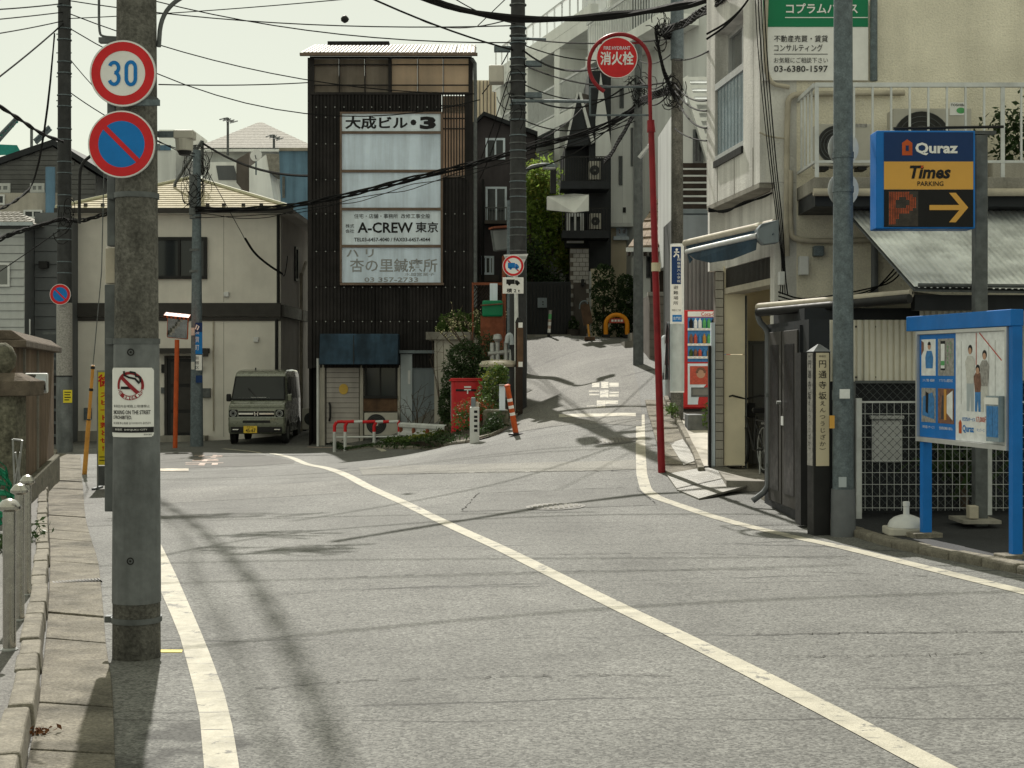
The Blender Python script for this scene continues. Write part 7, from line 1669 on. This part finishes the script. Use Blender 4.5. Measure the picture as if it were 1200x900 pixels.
for j,row in enumerate(PM):
    for i,ch in enumerate(row):
        if ch == '1':
            for a in (0,1):
                for c in (0,1): u = X_(1042.5+i*4+a*2,Dt2); v = Z_(225.5+j*3.2+c*1.6,Dt2); mb.dquad(f3,u-.0055,u+.0055,v-.0055,v+.0055,.003)
P('led_dots', mb, 'led', bx, kind='stuff')
P('arrow', MB().dpoly(f2,[(X_(x,Dt2),Z_(y,Dt2)) for x,y in ((1089,246.2),(1089,240.3),(1124,240.3),(1112,226),(1120,226),(1134.5,243.2),(1120,260.5),(1112,260.5),(1124,246.2))],.004), 'amber', bx)
P('top_rail', MB().cyl(W(1047,150.5,Dt+.1),W(1176,148.5,Dt+.1),.015,n=6), 'black', o)

# ---- blue notice board
bo = Plane((X_(1079,14.0),14.0),(X_(1181,12.42),12.42))
o = THING('notice_board','bright blue notice board with storage posters standing on the pavement','notice board',bo.P(bo.len/2,.02))
u0, u1 = -.02, bo.len; zt_, zb_ = Z_(392,14.0), Z_(512,14.0)
zg = gz(4.1,13.3)+.065
P('board', MB().mbox(bo,u0,u1,zb_,zt_,-.05,0), 'zinc', o); P('board_frame', MB().mbox(bo,u0-.03,u1+.03,zb_-.04,zb_,-.06,.03).mbox(bo,u0-.03,u1+.03,zt_,zt_+.03,-.06,.03).mbox(bo,u0-.03,u0,zb_,zt_,-.06,.03).mbox(bo,u1,u1+.03,zb_,zt_,-.06,.03), 'alu', o)
P('header_beam', MB().mbox(bo,u0-.22,u1+.115,zt_+.035,zt_+.175,-.08,.035), 'blue_paint', o, bevel=.006)
P('leg', MB().mbox(bo,u1+.04,u1+.11,zg-.02,zt_+.034,-.075,.015), 'blue_paint', o, bevel=.004); P('leg', MB().mbox(bo,u0+.02,u0+.09,zg-.02,zb_-.045,-.08,.01), 'blue_paint', o, bevel=.004)
for u in (u0+.055,u1+.075): P('foot', MB().mbox(bo,u-.10,u+.10,zg-.02,zg+.04,-.16,.12), 'kerb', o, bevel=.008)
H_ = zt_-zb_; Lb = u1-u0; um = u0+Lb*.44
P('blue_poster', MB().mbox(bo,u0+.005,um,zb_+.005,zt_-.005,0,.004), 'blue_paint', o); wpst = P('white_poster', MB().mbox(bo,um+.004,u1-.005,zb_+.005,zt_-.005,0,.004), 'print_pale', o)
def vv(a): return zt_-H_*a
cells = [(.05,.40),(.52,.85)]; cu_ = [(u0+Lb*.03,u0+Lb*.205),(u0+Lb*.235,u0+Lb*.425)]
pics = [[('print_pale',),('print_grey',)],[('print_grey',),('print_brown',)]]
for j,(a,c) in enumerate(cells):
    for i,(ua,ub) in enumerate(cu_):
        ph = P('photo', MB().mbox(bo,ua,ub,vv(c),vv(a),.004,.007), pics[j][i][0], o); uc = (ua+ub)/2; w_ = ub-ua; h_ = H_*(c-a)
        if (i,j) == (0,0): P('figure', MB().dring(bo,uc+.02,vv(a)-h_*.2,0,.03,.009,n=14), 'skin', ph); P('shirt', MB().dpoly(bo,[(uc-.05,vv(a)-h_*.8),(uc-.06,vv(a)-h_*.5),(uc-.03,vv(a)-h_*.32),(uc+.07,vv(a)-h_*.32),(uc+.10,vv(a)-h_*.5),(uc+.09,vv(a)-h_*.8)],.009), 'print_blue', ph); P('hair', MB().dring(bo,uc+.02,vv(a)-h_*.16,0,.032,.010,a0=0,a1=180,n=10), 'ink', ph); P('other_head', MB().dpoly(bo,[(ua,vv(a)-.01),(ua+.05,vv(a)-.03),(ua+.05,vv(a)-h_*.3),(ua,vv(a)-h_*.45)],.009), 'print_brown', ph)
        if (i,j) == (1,0): P('phone', MB().dpoly(bo,[(uc-.10,vv(c)+h_*.15),(uc-.10,vv(a)-h_*.06),(uc-.01,vv(a)-h_*.06),(uc-.01,vv(c)+h_*.15)],.009), 'ink', ph); P('phone_screen', MB().dquad(bo,uc-.093,uc-.017,vv(c)+h_*.2,vv(a)-h_*.14,.010), 'print_pale', ph); P('green_button', MB().dquad(bo,uc-.09,uc-.02,vv(c)+h_*.28,vv(c)+h_*.4,.011), 'print_green', ph); T(ph,bo,'入\n退\n室\nも\n可\n能',uc+.04,vv(a)-h_*.38,.035,h_*.6,.010,'print_green'); T(ph,bo,'ス\nマ\nホ\nで',uc+.10,vv(a)-h_*.32,.035,h_*.45,.010,'print_green')
        if (i,j) == (0,1): P('van_print', MB().dpoly(bo,[(ua+.02,vv(c)+h_*.2),(ua+.04,vv(a)-h_*.25),(ub-.06,vv(a)-h_*.12),(ub-.02,vv(a)-h_*.3),(ub-.02,vv(c)+h_*.1)],.009), 'print_blue', ph); P('door_print', MB().dpoly(bo,[(ua+.09,vv(c)+h_*.3),(ua+.09,vv(a)-h_*.1),(ua+.15,vv(a)-h_*.15),(ua+.14,vv(c)+h_*.25)],.010), 'ink', ph)
        if (i,j) == (1,1): P('corridor_print', MB().dpoly(bo,[(ub-.02,vv(c)+h_*.1),(uc+.02,vv(c)+h_*.3),(uc+.02,vv(a)-h_*.2),(ub-.02,vv(a)-h_*.05)],.009), 'print_pale', ph); P('figure_print', MB().dpoly(bo,[(uc-.09,vv(c)+h_*.12),(uc-.07,vv(a)-h_*.2),(uc-.02,vv(a)-h_*.2),(uc-.0,vv(c)+h_*.12)],.010), 'print_dark', ph); P('band_print', MB().dquad(bo,uc-.03,uc+.02,vv(c)+h_*.1,vv(a)-h_*.02,.011), 'guy_yellow', ph)
        T(o,bo,['スタッフ常駐・相談無料','アプリで入退室対応'][i] if j==0 else ['無料搬入サービス','空調完備の安心'][i],uc,vv(c)-H_*.045,w_*.85,H_*.028,.006,'sign_white')
up = lambda a: um+(u1-um)*a
def person_print(uc,top,bot,shirt,pants,w):
    h = top-bot
    P('hair', MB().dring(bo,uc,top-.035,0,.04,.006,n=14), 'ink', wpst); P('face', MB().dring(bo,uc,top-.05,0,.03,.008,n=12), 'skin', wpst)
    P('torso', MB().dpoly(bo,[(uc-w*.4,bot+h*.42),(uc-w*.6,top-h*.25),(uc-w*.3,top-h*.16),(uc+w*.3,top-h*.16),(uc+w*.6,top-h*.25),(uc+w*.4,bot+h*.42)],.007), shirt, wpst); P('trousers', MB().dpoly(bo,[(uc-w*.42,bot),(uc-w*.42,bot+h*.43),(uc+w*.42,bot+h*.43),(uc+w*.42,bot),(uc+w*.1,bot),(uc,bot+h*.3),(uc-w*.1,bot)],.006), pants, wpst)
person_print(up(.30),vv(.12),vv(.72),'sticker','pale_blue',.15); person_print(up(.58),vv(.17),vv(.72),'print_grey','sticker',.14); person_print(up(.45),vv(.30),vv(.72),'print_brown','print_blue',.12)
P('red_line', MB().dbar(bo,up(.48),vv(.0)-.01,up(.90),vv(.26),.012,.006).dbar(bo,up(.42),vv(.01),up(.42),vv(.3),.012,.006), 'print_red', wpst)
for a in (.12,.66,.78): P('locker_line', MB().dbar(bo,up(a),vv(.08),up(a),vv(.66),.006,.005), 'print_grey', wpst)
T(wpst,bo,'月額税込サービス',up(.27),vv(.795),(u1-um)*.26,H_*.035,.006,'sign_blue',bold=.02); T(wpst,bo,'17,000円~',up(.55),vv(.79),(u1-um)*.26,H_*.06,.006,'print_red',bold=.02)
T(wpst,bo,'Quraz',up(.26),vv(.885),(u1-um)*.23,H_*.075,.006,'sign_blue',bold=.03); P('logo_mark', MB().dpoly(bo,[(up(.07),vv(.93)),(up(.07),vv(.83)),(up(.10),vv(.80)),(up(.13),vv(.83)),(up(.13),vv(.93))],.006), 'orange', wpst); P('address_box', MB().dquad(bo,up(.42),up(.60),vv(.92),vv(.845),.006), 'sign_white', wpst); T(wpst,bo,'キュラーズ',up(.51),vv(.883),(u1-um)*.15,H_*.03,.008,'sign_blue'); P('search_box', MB().dquad(bo,up(.62),up(.71),vv(.925),vv(.84),.006), 'sign_blue', wpst); T(wpst,bo,'検索',up(.665),vv(.882),(u1-um)*.07,H_*.035,.008,'sign_white')
lf = P('leaflet_holder', MB().mbox(bo,up(.74),up(.98),vv(.97),vv(.57),.004,.07), 'frost', o); P('leaflet', MB().mbox(bo,up(.755),up(.86),vv(.93),vv(.66),.07,.074), 'print_blue', lf); P('leaflet', MB().mbox(bo,up(.87),up(.965),vv(.93),vv(.66),.07,.074), 'print_blue', lf); P('leaflet_label', MB().mbox(bo,up(.72),up(.97),vv(.645),vv(.585),.071,.078), 'sign_white', lf)

# ---- umbrella base
q = V((X_(1062,14.2),14.2,0)); q.z = gz(q.x,q.y)+.065
o = THING('umbrella_base','white plastic parasol base on the shaded pavement','parasol base',q)
P('base_tray', MB().prism(rrect(q.x-.20,q.x+.20,q.y-.17,q.y+.17,.05,q.z),(0,0,.075)), 'ac_body', o, bevel=.012, smooth=.5); P('dome', MB().lathe([(.175,.076),(.172,.10),(.155,.135),(.12,.165),(.07,.185),(.035,.195)],q,24), 'white_plastic', o, smooth=.8); P('stem', MB().lathe([(.030,.185),(.028,.27),(.034,.275),(.034,.315),(.02,.32)],q,16), 'white_plastic', o, smooth=.8)

# ---- fire hydrant sign
q = G(776,553.5); D = q.y
o = THING('fire_hydrant_sign','tall red fire hydrant sign post with round disc and hoop','sign post',q)
def rw(x,y): return W(x,y,D)
P('lower_post', MB().cyl(q-V((0,0,.2)),rw(763,148),.054,.044,16), 'hydrant_red', o, smooth=.8); P('joint', MB().cyl(rw(763.2,155),rw(762.6,141),.060,.052,16), 'hydrant_red', o, smooth=.8)
cx_,cy_,R_ = 726,76,36.0
hoop = [rw(762.4,146),rw(761.5,110)]+[rw(cx_+R_*math.cos(math.radians(a)),cy_-R_*math.sin(math.radians(a))) for a in range(-10,241,10)]
P('hoop', MB().tube(smooth_path([tuple(p) for p in hoop],1),.028,10), 'hydrant_red', o, smooth=.8)
mp = frame(W(723,67.5,D-.02),(1,0,0),(0,0,1)); r = 24.2*D/F
s = P('disc', MB().mprism(mp,[(r*math.cos(a*math.pi/20),r*math.sin(a*math.pi/20)) for a in range(40)],-.03,0), 'hydrant_red', o); P('white_edge', MB().dring(mp,0,0,r*.965,r,.002,n=40), 'sign_white', s); P('red_face', MB().dring(mp,0,0,0,r*.965,.002,n=40), 'sign_red', s)
T(s,mp,'FIRE HYDRANT',0,r*.46,r*1.28,r*.17,.005,'white_board',bold=.01); T(s,mp,'消火栓',0,-.04*r,r*1.62,r*.66,.005,'sign_white',bold=.025)
for a in (45,135): P('strut', MB().cyl(rw(723+23*math.cos(math.radians(a)),67-23*math.sin(math.radians(a))),rw(cx_+R_*math.cos(math.radians(a)),cy_-R_*math.sin(math.radians(a))),.012,n=6), 'hydrant_red', s)
P('plate_frame', MB().tube([rw(691,102),rw(760,102)],.014,6).tube([rw(691,135),rw(762,135)],.014,6).tube([rw(691.5,102),rw(691.5,135)],.014,6), 'galv', o); P('number_tag', MB().lathe([(.064,-.06),(.064,.06)],rw(768.6,313),14), 'plate_cream', o)

# ---- vending machine
D = 27.0; x0, x1 = X_(800,D), X_(800,D)+1.08; zb = Z_(479,D); zt = Z_(363.5,D)
o = THING('vending_machine','red drinks vending machine with lit rows of bottles','vending machine',((x0+x1)/2,D+.35,zb))
P('cabinet', MB().box(x0,x1,D+.03,D+.72,zb,zt), 'post_red', o, bevel=.012); fd = P('front_door', MB().box(x0,x1,D-.02,D+.03,zb+.02,zt), 'post_red', o, bevel=.015); fv = front(D-.02)
P('display_box', MB().pbox(806,372,851,424,D-.03,.02), 'print_blue', fd); P('lower_panel', MB().pbox(806,426,851,474,D-.03,.02), 'white_board', fd); P('header', MB().pbox(806,365,851,371,D-.03,.02), 'sign_white', fd); T(fd,front(D-.03),'Coca-Cola',X_(833,D),Z_(368.2,D),.36,.07,.004,'sign_red',bold=.01)
cols_b = ['print_red','print_green','leaf_mid','print_blue','print_pale','print_brown','guy_yellow','ink']
for j,y in enumerate((388,406,421)):
    P('shelf', MB().pbox(806,y-3.5,851,y-.8,D-.07,.05), 'sign_white', fd)
    for k in range(8):
        x = X_(809.5+k*5.2,D); h = .175 if j < 2 else .13; zb2 = Z_(y-3.6,D)
        bt = P('bottle', MB().lathe([(.033,0),(.035,h*.6),(.028,h*.78),(.013,h*.86),(.013,h)],(x,D-.045,zb2),10), cols_b[(k*3+j*5)%8] if j else ['ink','print_pale','print_pale','print_green','print_green','ink','ink','print_brown'][k], fd, smooth=.8)
    for k in range(8): P('button', MB().pbox(808+k*5.2,y-2.9,811+k*5.2,y-1.4,D-.076,.006), 'alu', fd)
pp_ = P('poster', MB().pbox(808.5,429,840,450.5,D-.036,.005), 'print_red', fd); P('poster_face', MB().dring(front(D-.036),X_(821,D),Z_(438,D),0,.08,.003,n=18), 'skin', pp_); P('poster_hair', MB().dring(front(D-.036),X_(821,D),Z_(436.5,D),.05,.095,.005,a0=-10,a1=190,n=14), 'print_brown', pp_)
P('delivery_slot', MB().pbox(810,454,839,465,D-.04,.012), 'galv_dark', fd); P('slot_window', MB().pbox(812,456,837,463,D-.044,.004), 'glass_mid', fd); P('red_sweep', MB().dring(front(D-.031),X_(851,D),Z_(474,D),0,.52,.003,a0=90,a1=180,n=16,su=1.0), 'post_red', fd); P('base', MB().box(x0+.03,x1-.03,D+.06,D+.7,zb-.12,zb-.002), 'black', o)
# dark planter box beside pillar
q = G(822,512); o = THING('dark_planter','dark grey planter box below the vending machine','planter',W(822,512,24.2)); P('box', MB().pbox(806.5,486,830,512,24.2,.5), 'galv_dark', o, bevel=.01); mb = MB(); leaves(mb, blob_pts(W(828,492,24.3),(.10,.25,.28),150,rnd,.3,.2)+blob_pts(W(788,480,25.5),(.12,.2,.12),160,rnd,.3,.2), .04, rnd); P('plants', mb, 'leaf_mid', o, kind='stuff')
# poles of the alley right
q = V((X_(793.5,26.0),26.0,gz(X_(793.5,26.0),26.0)))
o, Dq = simple_pole(793.5,q,-80,15,13,'utility_pole','concrete utility pole wrapped with notices beside the vending machine','pole_concrete')
P('clear_wrap', MB().lathe([(.125,Z_(460,Dq)),(.122,Z_(286,Dq))],(q.x,Dq,0),20), 'print_pale', o, smooth=.8); P('pink_wrap', MB().lathe([(.127,Z_(458,Dq)),(.127,Z_(380,Dq))],(q.x,Dq,0),20), 'tarp', o, smooth=.8)
Dn_ = Dq-.14; fn = front(Dn_); pl = P('notice_panel', MB().pbox(786,287,799,379,Dn_,.02), 'sign_white', o); P('blue_panel', MB().pbox(787,289,798,333,Dn_-.004,.003), 'navy', pl); P('blue_panel', MB().pbox(788,369,799,377,Dn_-.004,.003), 'sign_blue', pl)
T(pl,fn,'四\n谷\n第\n六\n小\n学\n校',X_(795.5,Dn_),Z_(317,Dn_),.06,.42,.007,'sign_white'); T(pl,fn,'Shinanomachi',X_(790,Dn_),Z_(317,Dn_),.03,.38,.007,'sign_white') if False else None
T(pl,fn,'避\n難\n場\n所',X_(792,Dn_),Z_(346,Dn_),.085,.34,.004); T(pl,fn,'四谷三丁目',X_(792.5,Dn_),Z_(363.5,Dn_),.15,.035,.004); T(pl,fn,'左門町',X_(793.5,Dn_),Z_(373,Dn_),.14,.06,.007,'sign_white')
P('runner_mark', MB().dring(fn,X_(793,Dn_),Z_(292.5,Dn_),0,.022,.006,n=12).dline(fn,[(X_(793,Dn_),Z_(294,Dn_)),(X_(792,Dn_),Z_(298,Dn_)),(X_(789.5,Dn_),Z_(301,Dn_))],.025,.006).dline(fn,[(X_(792,Dn_),Z_(298,Dn_)),(X_(795,Dn_),Z_(299,Dn_)),(X_(795,Dn_),Z_(302,Dn_))],.025,.006).dline(fn,[(X_(790,Dn_),Z_(295.5,Dn_)),(X_(796,Dn_),Z_(295.5,Dn_))],.02,.006), 'sign_white', pl)
P('steel_sleeve', MB().lathe([(.118,Z_(70,Dq)),(.116,Z_(-60,Dq))],(q.x,Dq,0),18), 'galv', o, smooth=.8)
pole_r = (q.x,Dq)
q = G(748,427); o, Dq2 = simple_pole(748.5,q,52,12.5,9,'utility_pole','slim dark steel pole rising behind the red hydrant post','galv_dark')
P('arm_lamp', MB().tube([W(749,185,Dq2-.2),W(757,175,Dq2-.25),W(762,170,Dq2-.25)],.05,8), 'alu', o, smooth=.8); pole_m = (q.x,Dq2)
o = THING('scooter_tarp','pale tarpaulin draped over something beside the pole','tarpaulin',W(783,440,28.5)); n = 8; mb = MB(); gr2 = {}
for i in range(n+1):
    for j in range(n+1): gr2[i,j] = W(776+12*i/n*(.55+.45*(1-j/n))+5*j/n, 445-68*j/n, 28.2+.15*math.sin(i*2.1+j*.7)+.1*i/n)
for i in range(n):
    for j in range(n): mb.face([gr2[i,j],gr2[i+1,j],gr2[i+1,j+1],gr2[i,j+1]])
P('sheet', mb, 'tarp', o, smooth=1.0); P('body_under', MB().box(X_(779,28.6),X_(788,28.6),28.5,29.3,gz(3,28.6),Z_(392,28.6)), 'tarp', o, bevel=.05)
# ================================================================ OVERHEAD WIRES
def wire(name,label,a,b,sag,r,group,cat='wire',n=14,mt='cable'):
    mb = MB().tube(catenary(W(*a),W(*b),sag,n), r, 5); return SOLO(name, mb, mt, label, cat, group, smooth=1.0)
SKYL = ['upper wire from the dark left pole sagging to the sign building', 'lower wire from the dark left pole drooping across the sign building top', 'level thin wire behind the sign building at mid sky', 'wire from the dark left pole steeply down to the corner pole', 'wire rising right from the dark left pole out of the top', 'nearly level wire from the dark left pole to the corner pole', 'steep wire rising from the left edge to the dark left pole', 'lowest of the flat wires from the left edge to the dark pole', 'flat wire sloping gently from the left edge to the dark pole', 'topmost flat wire from the left edge to the dark pole', 'black wire crossing the upper sky down to the corner pole', 'short level wire running back from the corner pole', 'lower short wire from the dark left pole to the grey pole', 'thin wire low at the left edge before the clapboard house', 'short wire from the top edge to the corner pole', 'higher wire from the dark left pole to the grey pole', 'short steep wire right of the sign building roof', 'stay wire from the sign building eave up to the corner pole', 'lower stay wire from the gabled house to the corner pole', 'lowest stay wire from the gabled house to the corner pole']
g1 = 'thin wires across the open sky'; L1 = 'thin black overhead wire crossing the pale sky'
for a,b,sag,r in (((76,14,Dd),(556,110,37),.5,.014),((76,30,Dd),(562,117,37.5),1.15,.014),((186,99,40),(420,92,52),.1,.018),((76,-30,Dd),(606,50,31.5),.45,.014),((76,22,Dd),(620,-24,30),.1,.012),
   ((76,0,Dd),(606,30,31.5),.25,.014),((-200,220,24),(76,26,Dd),.2,.020),((-200,36,26),(76,14,Dd),.05,.014),((-200,60,24),(76,24,Dd),.1,.014),((-200,12,26),(75,4,Dd),.1,.016),((300,-72,26),(606,60,31.5),.2,.020),
   ((606,20,31.5),(490,22,60),.3,.016),((76,104,Dd),(228,180,38),.2,.014),((-200,440,30),(75,266,Dd),.1,.012),((520,-10,28),(606,28,31.5),.1,.012),((76,62,Dd),(228,184,38),.4,.012),((560,30,36),(612,-20,31),.0,.012),((565,110,38),(606,40,31.5),.1,.014),((562,190,45),(606,60,31.5),.1,.014),((562,210,45),(606,80,31.5),.2,.014)):
    wire('overhead_wire',SKYL.pop(0),a,b,sag,r,g1)
g2 = 'wires strung between the alley poles'; L2_ = 'thin black wire strung between poles over the alley'
AW = [((612,45,31.5),(790,45,26),.1,.014),((612,52,31.5),(745,66,33),.2,.014),((612,75,31.5),(790,95,26),.25,.016),((612,98,31.5),(746,105,33),.3,.014),((612,110,31.5),(748,88,33),.5,.018),((612,140,31.5),(746,122,33),.4,.014),((612,58,31.5),(700,80,26),.2,.020),((612,160,31.5),(748,140,33),.2,.012),
   ((612,170,31.5),(690,118,40),.2,.014),((748,70,33),(790,60,26),.15,.012),((748,90,33),(790,82,26),.3,.014),((748,110,33),(790,100,26),.3,.016),((790,105,26),(828,130,20.5),.1,.014),((790,110,26),(828,150,20.5),.15,.014),((790,98,26),(828,118,20.5),.1,.012),((790,150,26),(828,165,20.5),.05,.012),((790,70,26),(830,60,20.5),.05,.012),((612,200,31.5),(748,118,33),.3,.014)]
def akind(w):
    if w[0][0] < 700: return 'from the tall corner pole to the wrapped pole' if w[1][0] > 760 else ('from the tall corner pole to the slim pole' if w[1][0] > 710 else 'from the tall corner pole towards the hydrant sign')
    return 'between the slim pole and the wrapped pole' if w[0][0] < 760 else 'from the wrapped pole to the corner building'
ORDH = ['highest','second highest','third highest','fourth highest','fifth highest','sixth highest','seventh highest','eighth highest']
for w in AW:
    same = sorted((v for v in AW if akind(v) == akind(w)), key=lambda v: v[0][1]+v[1][1])
    wire('overhead_wire', ORDH[same.index(w)]+' thin wire '+akind(w), w[0], w[1], w[2], w[3], g2)
def bundle(name,label,pts,r,strands,spread,cat='cable bundle',group=None,coil=0):
    pp = smooth_path([tuple(W(*p)) for p in pts],2); pp = strip_pts(pp,44); mb = MB()
    for s in range(strands):
        ph = s*6.283/max(1,strands); mb.tube([V(p)+V((0,math.sin(k*.55+ph)*spread,math.cos(k*.55+ph)*spread*(1+.3*math.sin(k*.9+s)))) for k,p in enumerate(pp)], r, 5)
    return SOLO(name, mb, 'cable', label, cat, group, smooth=1.0)
bundle('cable_bundle','thick black cable bundle sagging across the white sign boards',[(229,245,38),(290,246,38.2),(337,243,38),(400,230,37),(470,213,36),(550,194,34.8),(620,172,34),(690,156,33.5),(725,140,33.2),(748,126,33)],.024,4,.05)
bundle('cable_bundle','second looser cable drooping under the thick bundle before the sign boards',[(229,252,38),(300,256,38),(360,246,37.4),(430,232,36.6),(520,210,35),(610,186,34),(690,163,33.5),(748,134,33)],.010,2,.05)
bundle('cable_bundle','very thick cable hanging across the top of the picture',[(330,-80,23),(420,-36,24.3),(500,0,25.4),(560,17,26),(620,24,26.5),(700,21,26),(780,11,25),(850,-4,23),(890,-16,22),(960,-40,20)],.048,2,.025)
bundle('cable_bundle','thick cable bundle running from the wrapped pole to the corner building',[(790,42,26),(772,40,26),(800,28,24),(830,10,21),(850,-6,19.4),(870,-20,18.6)],.022,5,.05)
bundle('cable_bundle','cable bundle dropping down the wrapped pole',[(768,34,26),(771,55,26),(777,80,26),(784,100,26),(790,112,25.8)],.016,6,.06)
bundle('cable_bundle','tangled bundle between the slim pole and the wrapped pole',[(748,122,33),(758,114,31),(768,112,29),(778,106,28),(790,104,26)],.018,6,.07)
bundle('cable_bundle','cable bundle falling from the slim pole towards the black house',[(748,128,33),(738,142,34.5),(728,160,36),(718,178,38),(708,190,40)],.020,5,.06)
bundle('cable_bundle','black cables from the left picture edge to the dark pole',[(-160,330,24),(-15,286,26),(20,272,27.5),(45,264,29),(75,256,30)],.02,3,.03)
bundle('cable_bundle','black cables passing behind the near pole at roof height',[(76,258,30),(95,260,30.5),(118,252,31),(140,247,31.5),(185,246,33)],.018,3,.03)
bundle('cable_bundle','thick cable sloping down from the left edge to the dark pole',[(-150,30,22),(-10,118,24),(20,138,26),(50,158,28.5),(74,166,30)],.022,2,.02)
bundle('cable_bundle','black cable swooping beside the grey gable house',[(64,40,29),(56,130,29.4),(42,215,29.6),(20,235,28),(-10,250,26),(-120,280,24)],.016,2,.02)
# shaggy coils on the poles
rnd = random.Random(21)
def coil(px,py,D,R,n,label):
    mb = MB()
    for k in range(n):
        c = W(px+rnd.gauss(0,4),py+rnd.gauss(0,7),D-.15+rnd.gauss(0,.08)); rr_ = R*rnd.uniform(.5,1.1); a0 = rnd.uniform(0,6.28); ex = V((rnd.uniform(.6,1),rnd.gauss(0,.3),rnd.gauss(0,.3))).normalized(); ey = V((rnd.gauss(0,.3),rnd.gauss(0,.3),1)).normalized()
        mb.tube([c+ex*(rr_*math.cos(a0+t*.55))+ey*(rr_*1.5*math.sin(a0+t*.55)) for t in range(rnd.randint(5,10))], .008, 4)
    return SOLO('cable_coil', mb, 'cable', label, 'cable coil', None, smooth=1.0)
coil(748,105,33,.20,20,'tangle of slack cable loops at the top of the slim pole'); coil(790,108,26,.17,16,'tangle of slack cable loops on the wrapped pole'); coil(600,120,31.5,.22,6,'slack cable loops hanging on the tall corner pole'); coil(228,225,38,.25,12,'slack cable loops on the grey pole by the cream house'); coil(772,36,26,.12,16,'bristly cable splice where bundles meet beside the wrapped pole'); coil(76,256,30,.2,8,'slack cable loops on the dark left pole')
coil(232,200,44,.40,20,'tangle of cables and brackets above the cream roof')
# pole line hardware above the cream roof
o = THING('pole_rack','grey steel rack of cable brackets above the cream roof','cable rack',W(220,235,44)); 
for a,c in (((205,215),(237,165)),((237,165),(237,205)),((205,215),(205,232)),((215,232),(237,196)),((228,232),(228,170))): P('angle_bar', MB().tube([W(*a,44),W(*c,44)],.05,4), 'galv_dark', o)
wire('overhead_wire','black cable from the cream roof rack to the dark sign building',(238,168,44),(362,206,39),.25,.035,None)
wire('overhead_wire','black cable with thick sleeve hanging before the cream house wall',(240,195,40),(287,280,41.4),.0,.010,None)
SOLO('cable_sleeve', MB().tube(smooth_path([tuple(W(x,y,41.4)) for x,y in ((287,279),(298,297),(315,311),(331,321))]),.035,6), 'cable', 'short thick black cable sleeve hanging in front of the cream wall', 'cable', smooth=.9)
wire('overhead_wire','service wire from the sleeve to the cream house corner',(331,321,41.4),(337,300,42.2),.25,.014,None)
o = THING('cable_ball','small dark marker ball on a sky wire','wire marker',W(404,22.5,28)); P('ball', MB().lathe([(.02,-.07),(.07,-.035),(.075,.02),(.03,.07)],W(404,22.5,28),12), 'black', o, smooth=.9); P('clip', MB().cyl(W(400,22.3,28),W(409,22.7,28),.012,n=6), 'galv', o)
# cables over the road above the picture, which throw the long soft shadows
def hi(name,label,pts,r,strands,spread):
    pp = strip_pts(smooth_path(pts,2),40); mb = MB()
    for s in range(strands):
        ph = s*2.1; mb.tube([V(p)+V((math.cos(k*.5+ph)*spread,0,math.sin(k*.5+ph)*spread)) for k,p in enumerate(pp)], r, 5)
    return SOLO(name, mb, 'cable', label, 'cable bundle', 'cables above the picture', smooth=1.0)

def caster(px, py, h): q = G(px, py); k = h/to_sun.z; return q+to_sun*k
hi('cable_bundle','thick cable bundle running high above the left lane, out of the picture',[tuple(caster(x,y,12.5)) for x,y in ((430,985),(400,900),(352,780),(305,690),(262,645),(225,612),(185,585),(120,560))],.020,4,.06)
hi('cable_bundle','slack second cable bundle high above the left lane',[tuple(caster(x,y,12)) for x,y in ((380,985),(340,900),(290,800),(250,720),(225,650),(205,610),(150,575))],.012,2,.06)
for lab,pts,r in (('far high span over the road above the picture',((90,618),(188,612),(330,607),(460,604),(700,600)),.016),('second high span crossing the road above the picture',((150,660),(232,642),(340,624),(524,610),(660,604),(832,602),(1000,604)),.022),
   ('third high span crossing the road above the picture',((100,664),(240,658),(660,655),(1000,652)),.015),('fourth high span crossing the road above the picture',((100,690),(212,682),(660,672),(1000,662)),.014),('nearest high span crossing the road above the picture',((200,762),(352,744),(660,716),(900,702),(1130,695),(1300,690)),.018)):
    hi('cable_bundle',lab,[tuple(caster(x,y,8.6)) for x,y in pts],r,1,.0)
def hicoil(px,py,h,n,R,sx,label):
    mb = MB(); c0 = caster(px,py,h)
    for k in range(n):
        c = c0+V((rnd.gauss(0,.25*sx),rnd.gauss(0,.12),rnd.gauss(0,.1))); rr_ = R*rnd.uniform(.5,1.1); a0 = rnd.uniform(0,6.28)
        ex = V((1,rnd.gauss(0,.3),rnd.gauss(0,.2))).normalized(); ey = V((rnd.gauss(0,.2),rnd.gauss(.5,.4),1)).normalized()
        mb.tube([c+ex*(rr_*sx*math.cos(a0+t*.55))+ey*(rr_*math.sin(a0+t*.55)) for t in range(12)], .016, 4)
    SOLO('cable_coil', mb, 'cable', label, 'cable coil', None, smooth=1.0)
hicoil(222,606,9.5,26,.20,2.2,'large slack coil on the cables above the left lane'); hicoil(318,626,8.4,14,.15,1.8,'middle slack coil on the cables above the left lane'); hicoil(318,645,8.4,22,.2,1.6,'near slack coil on the cables above the left lane')
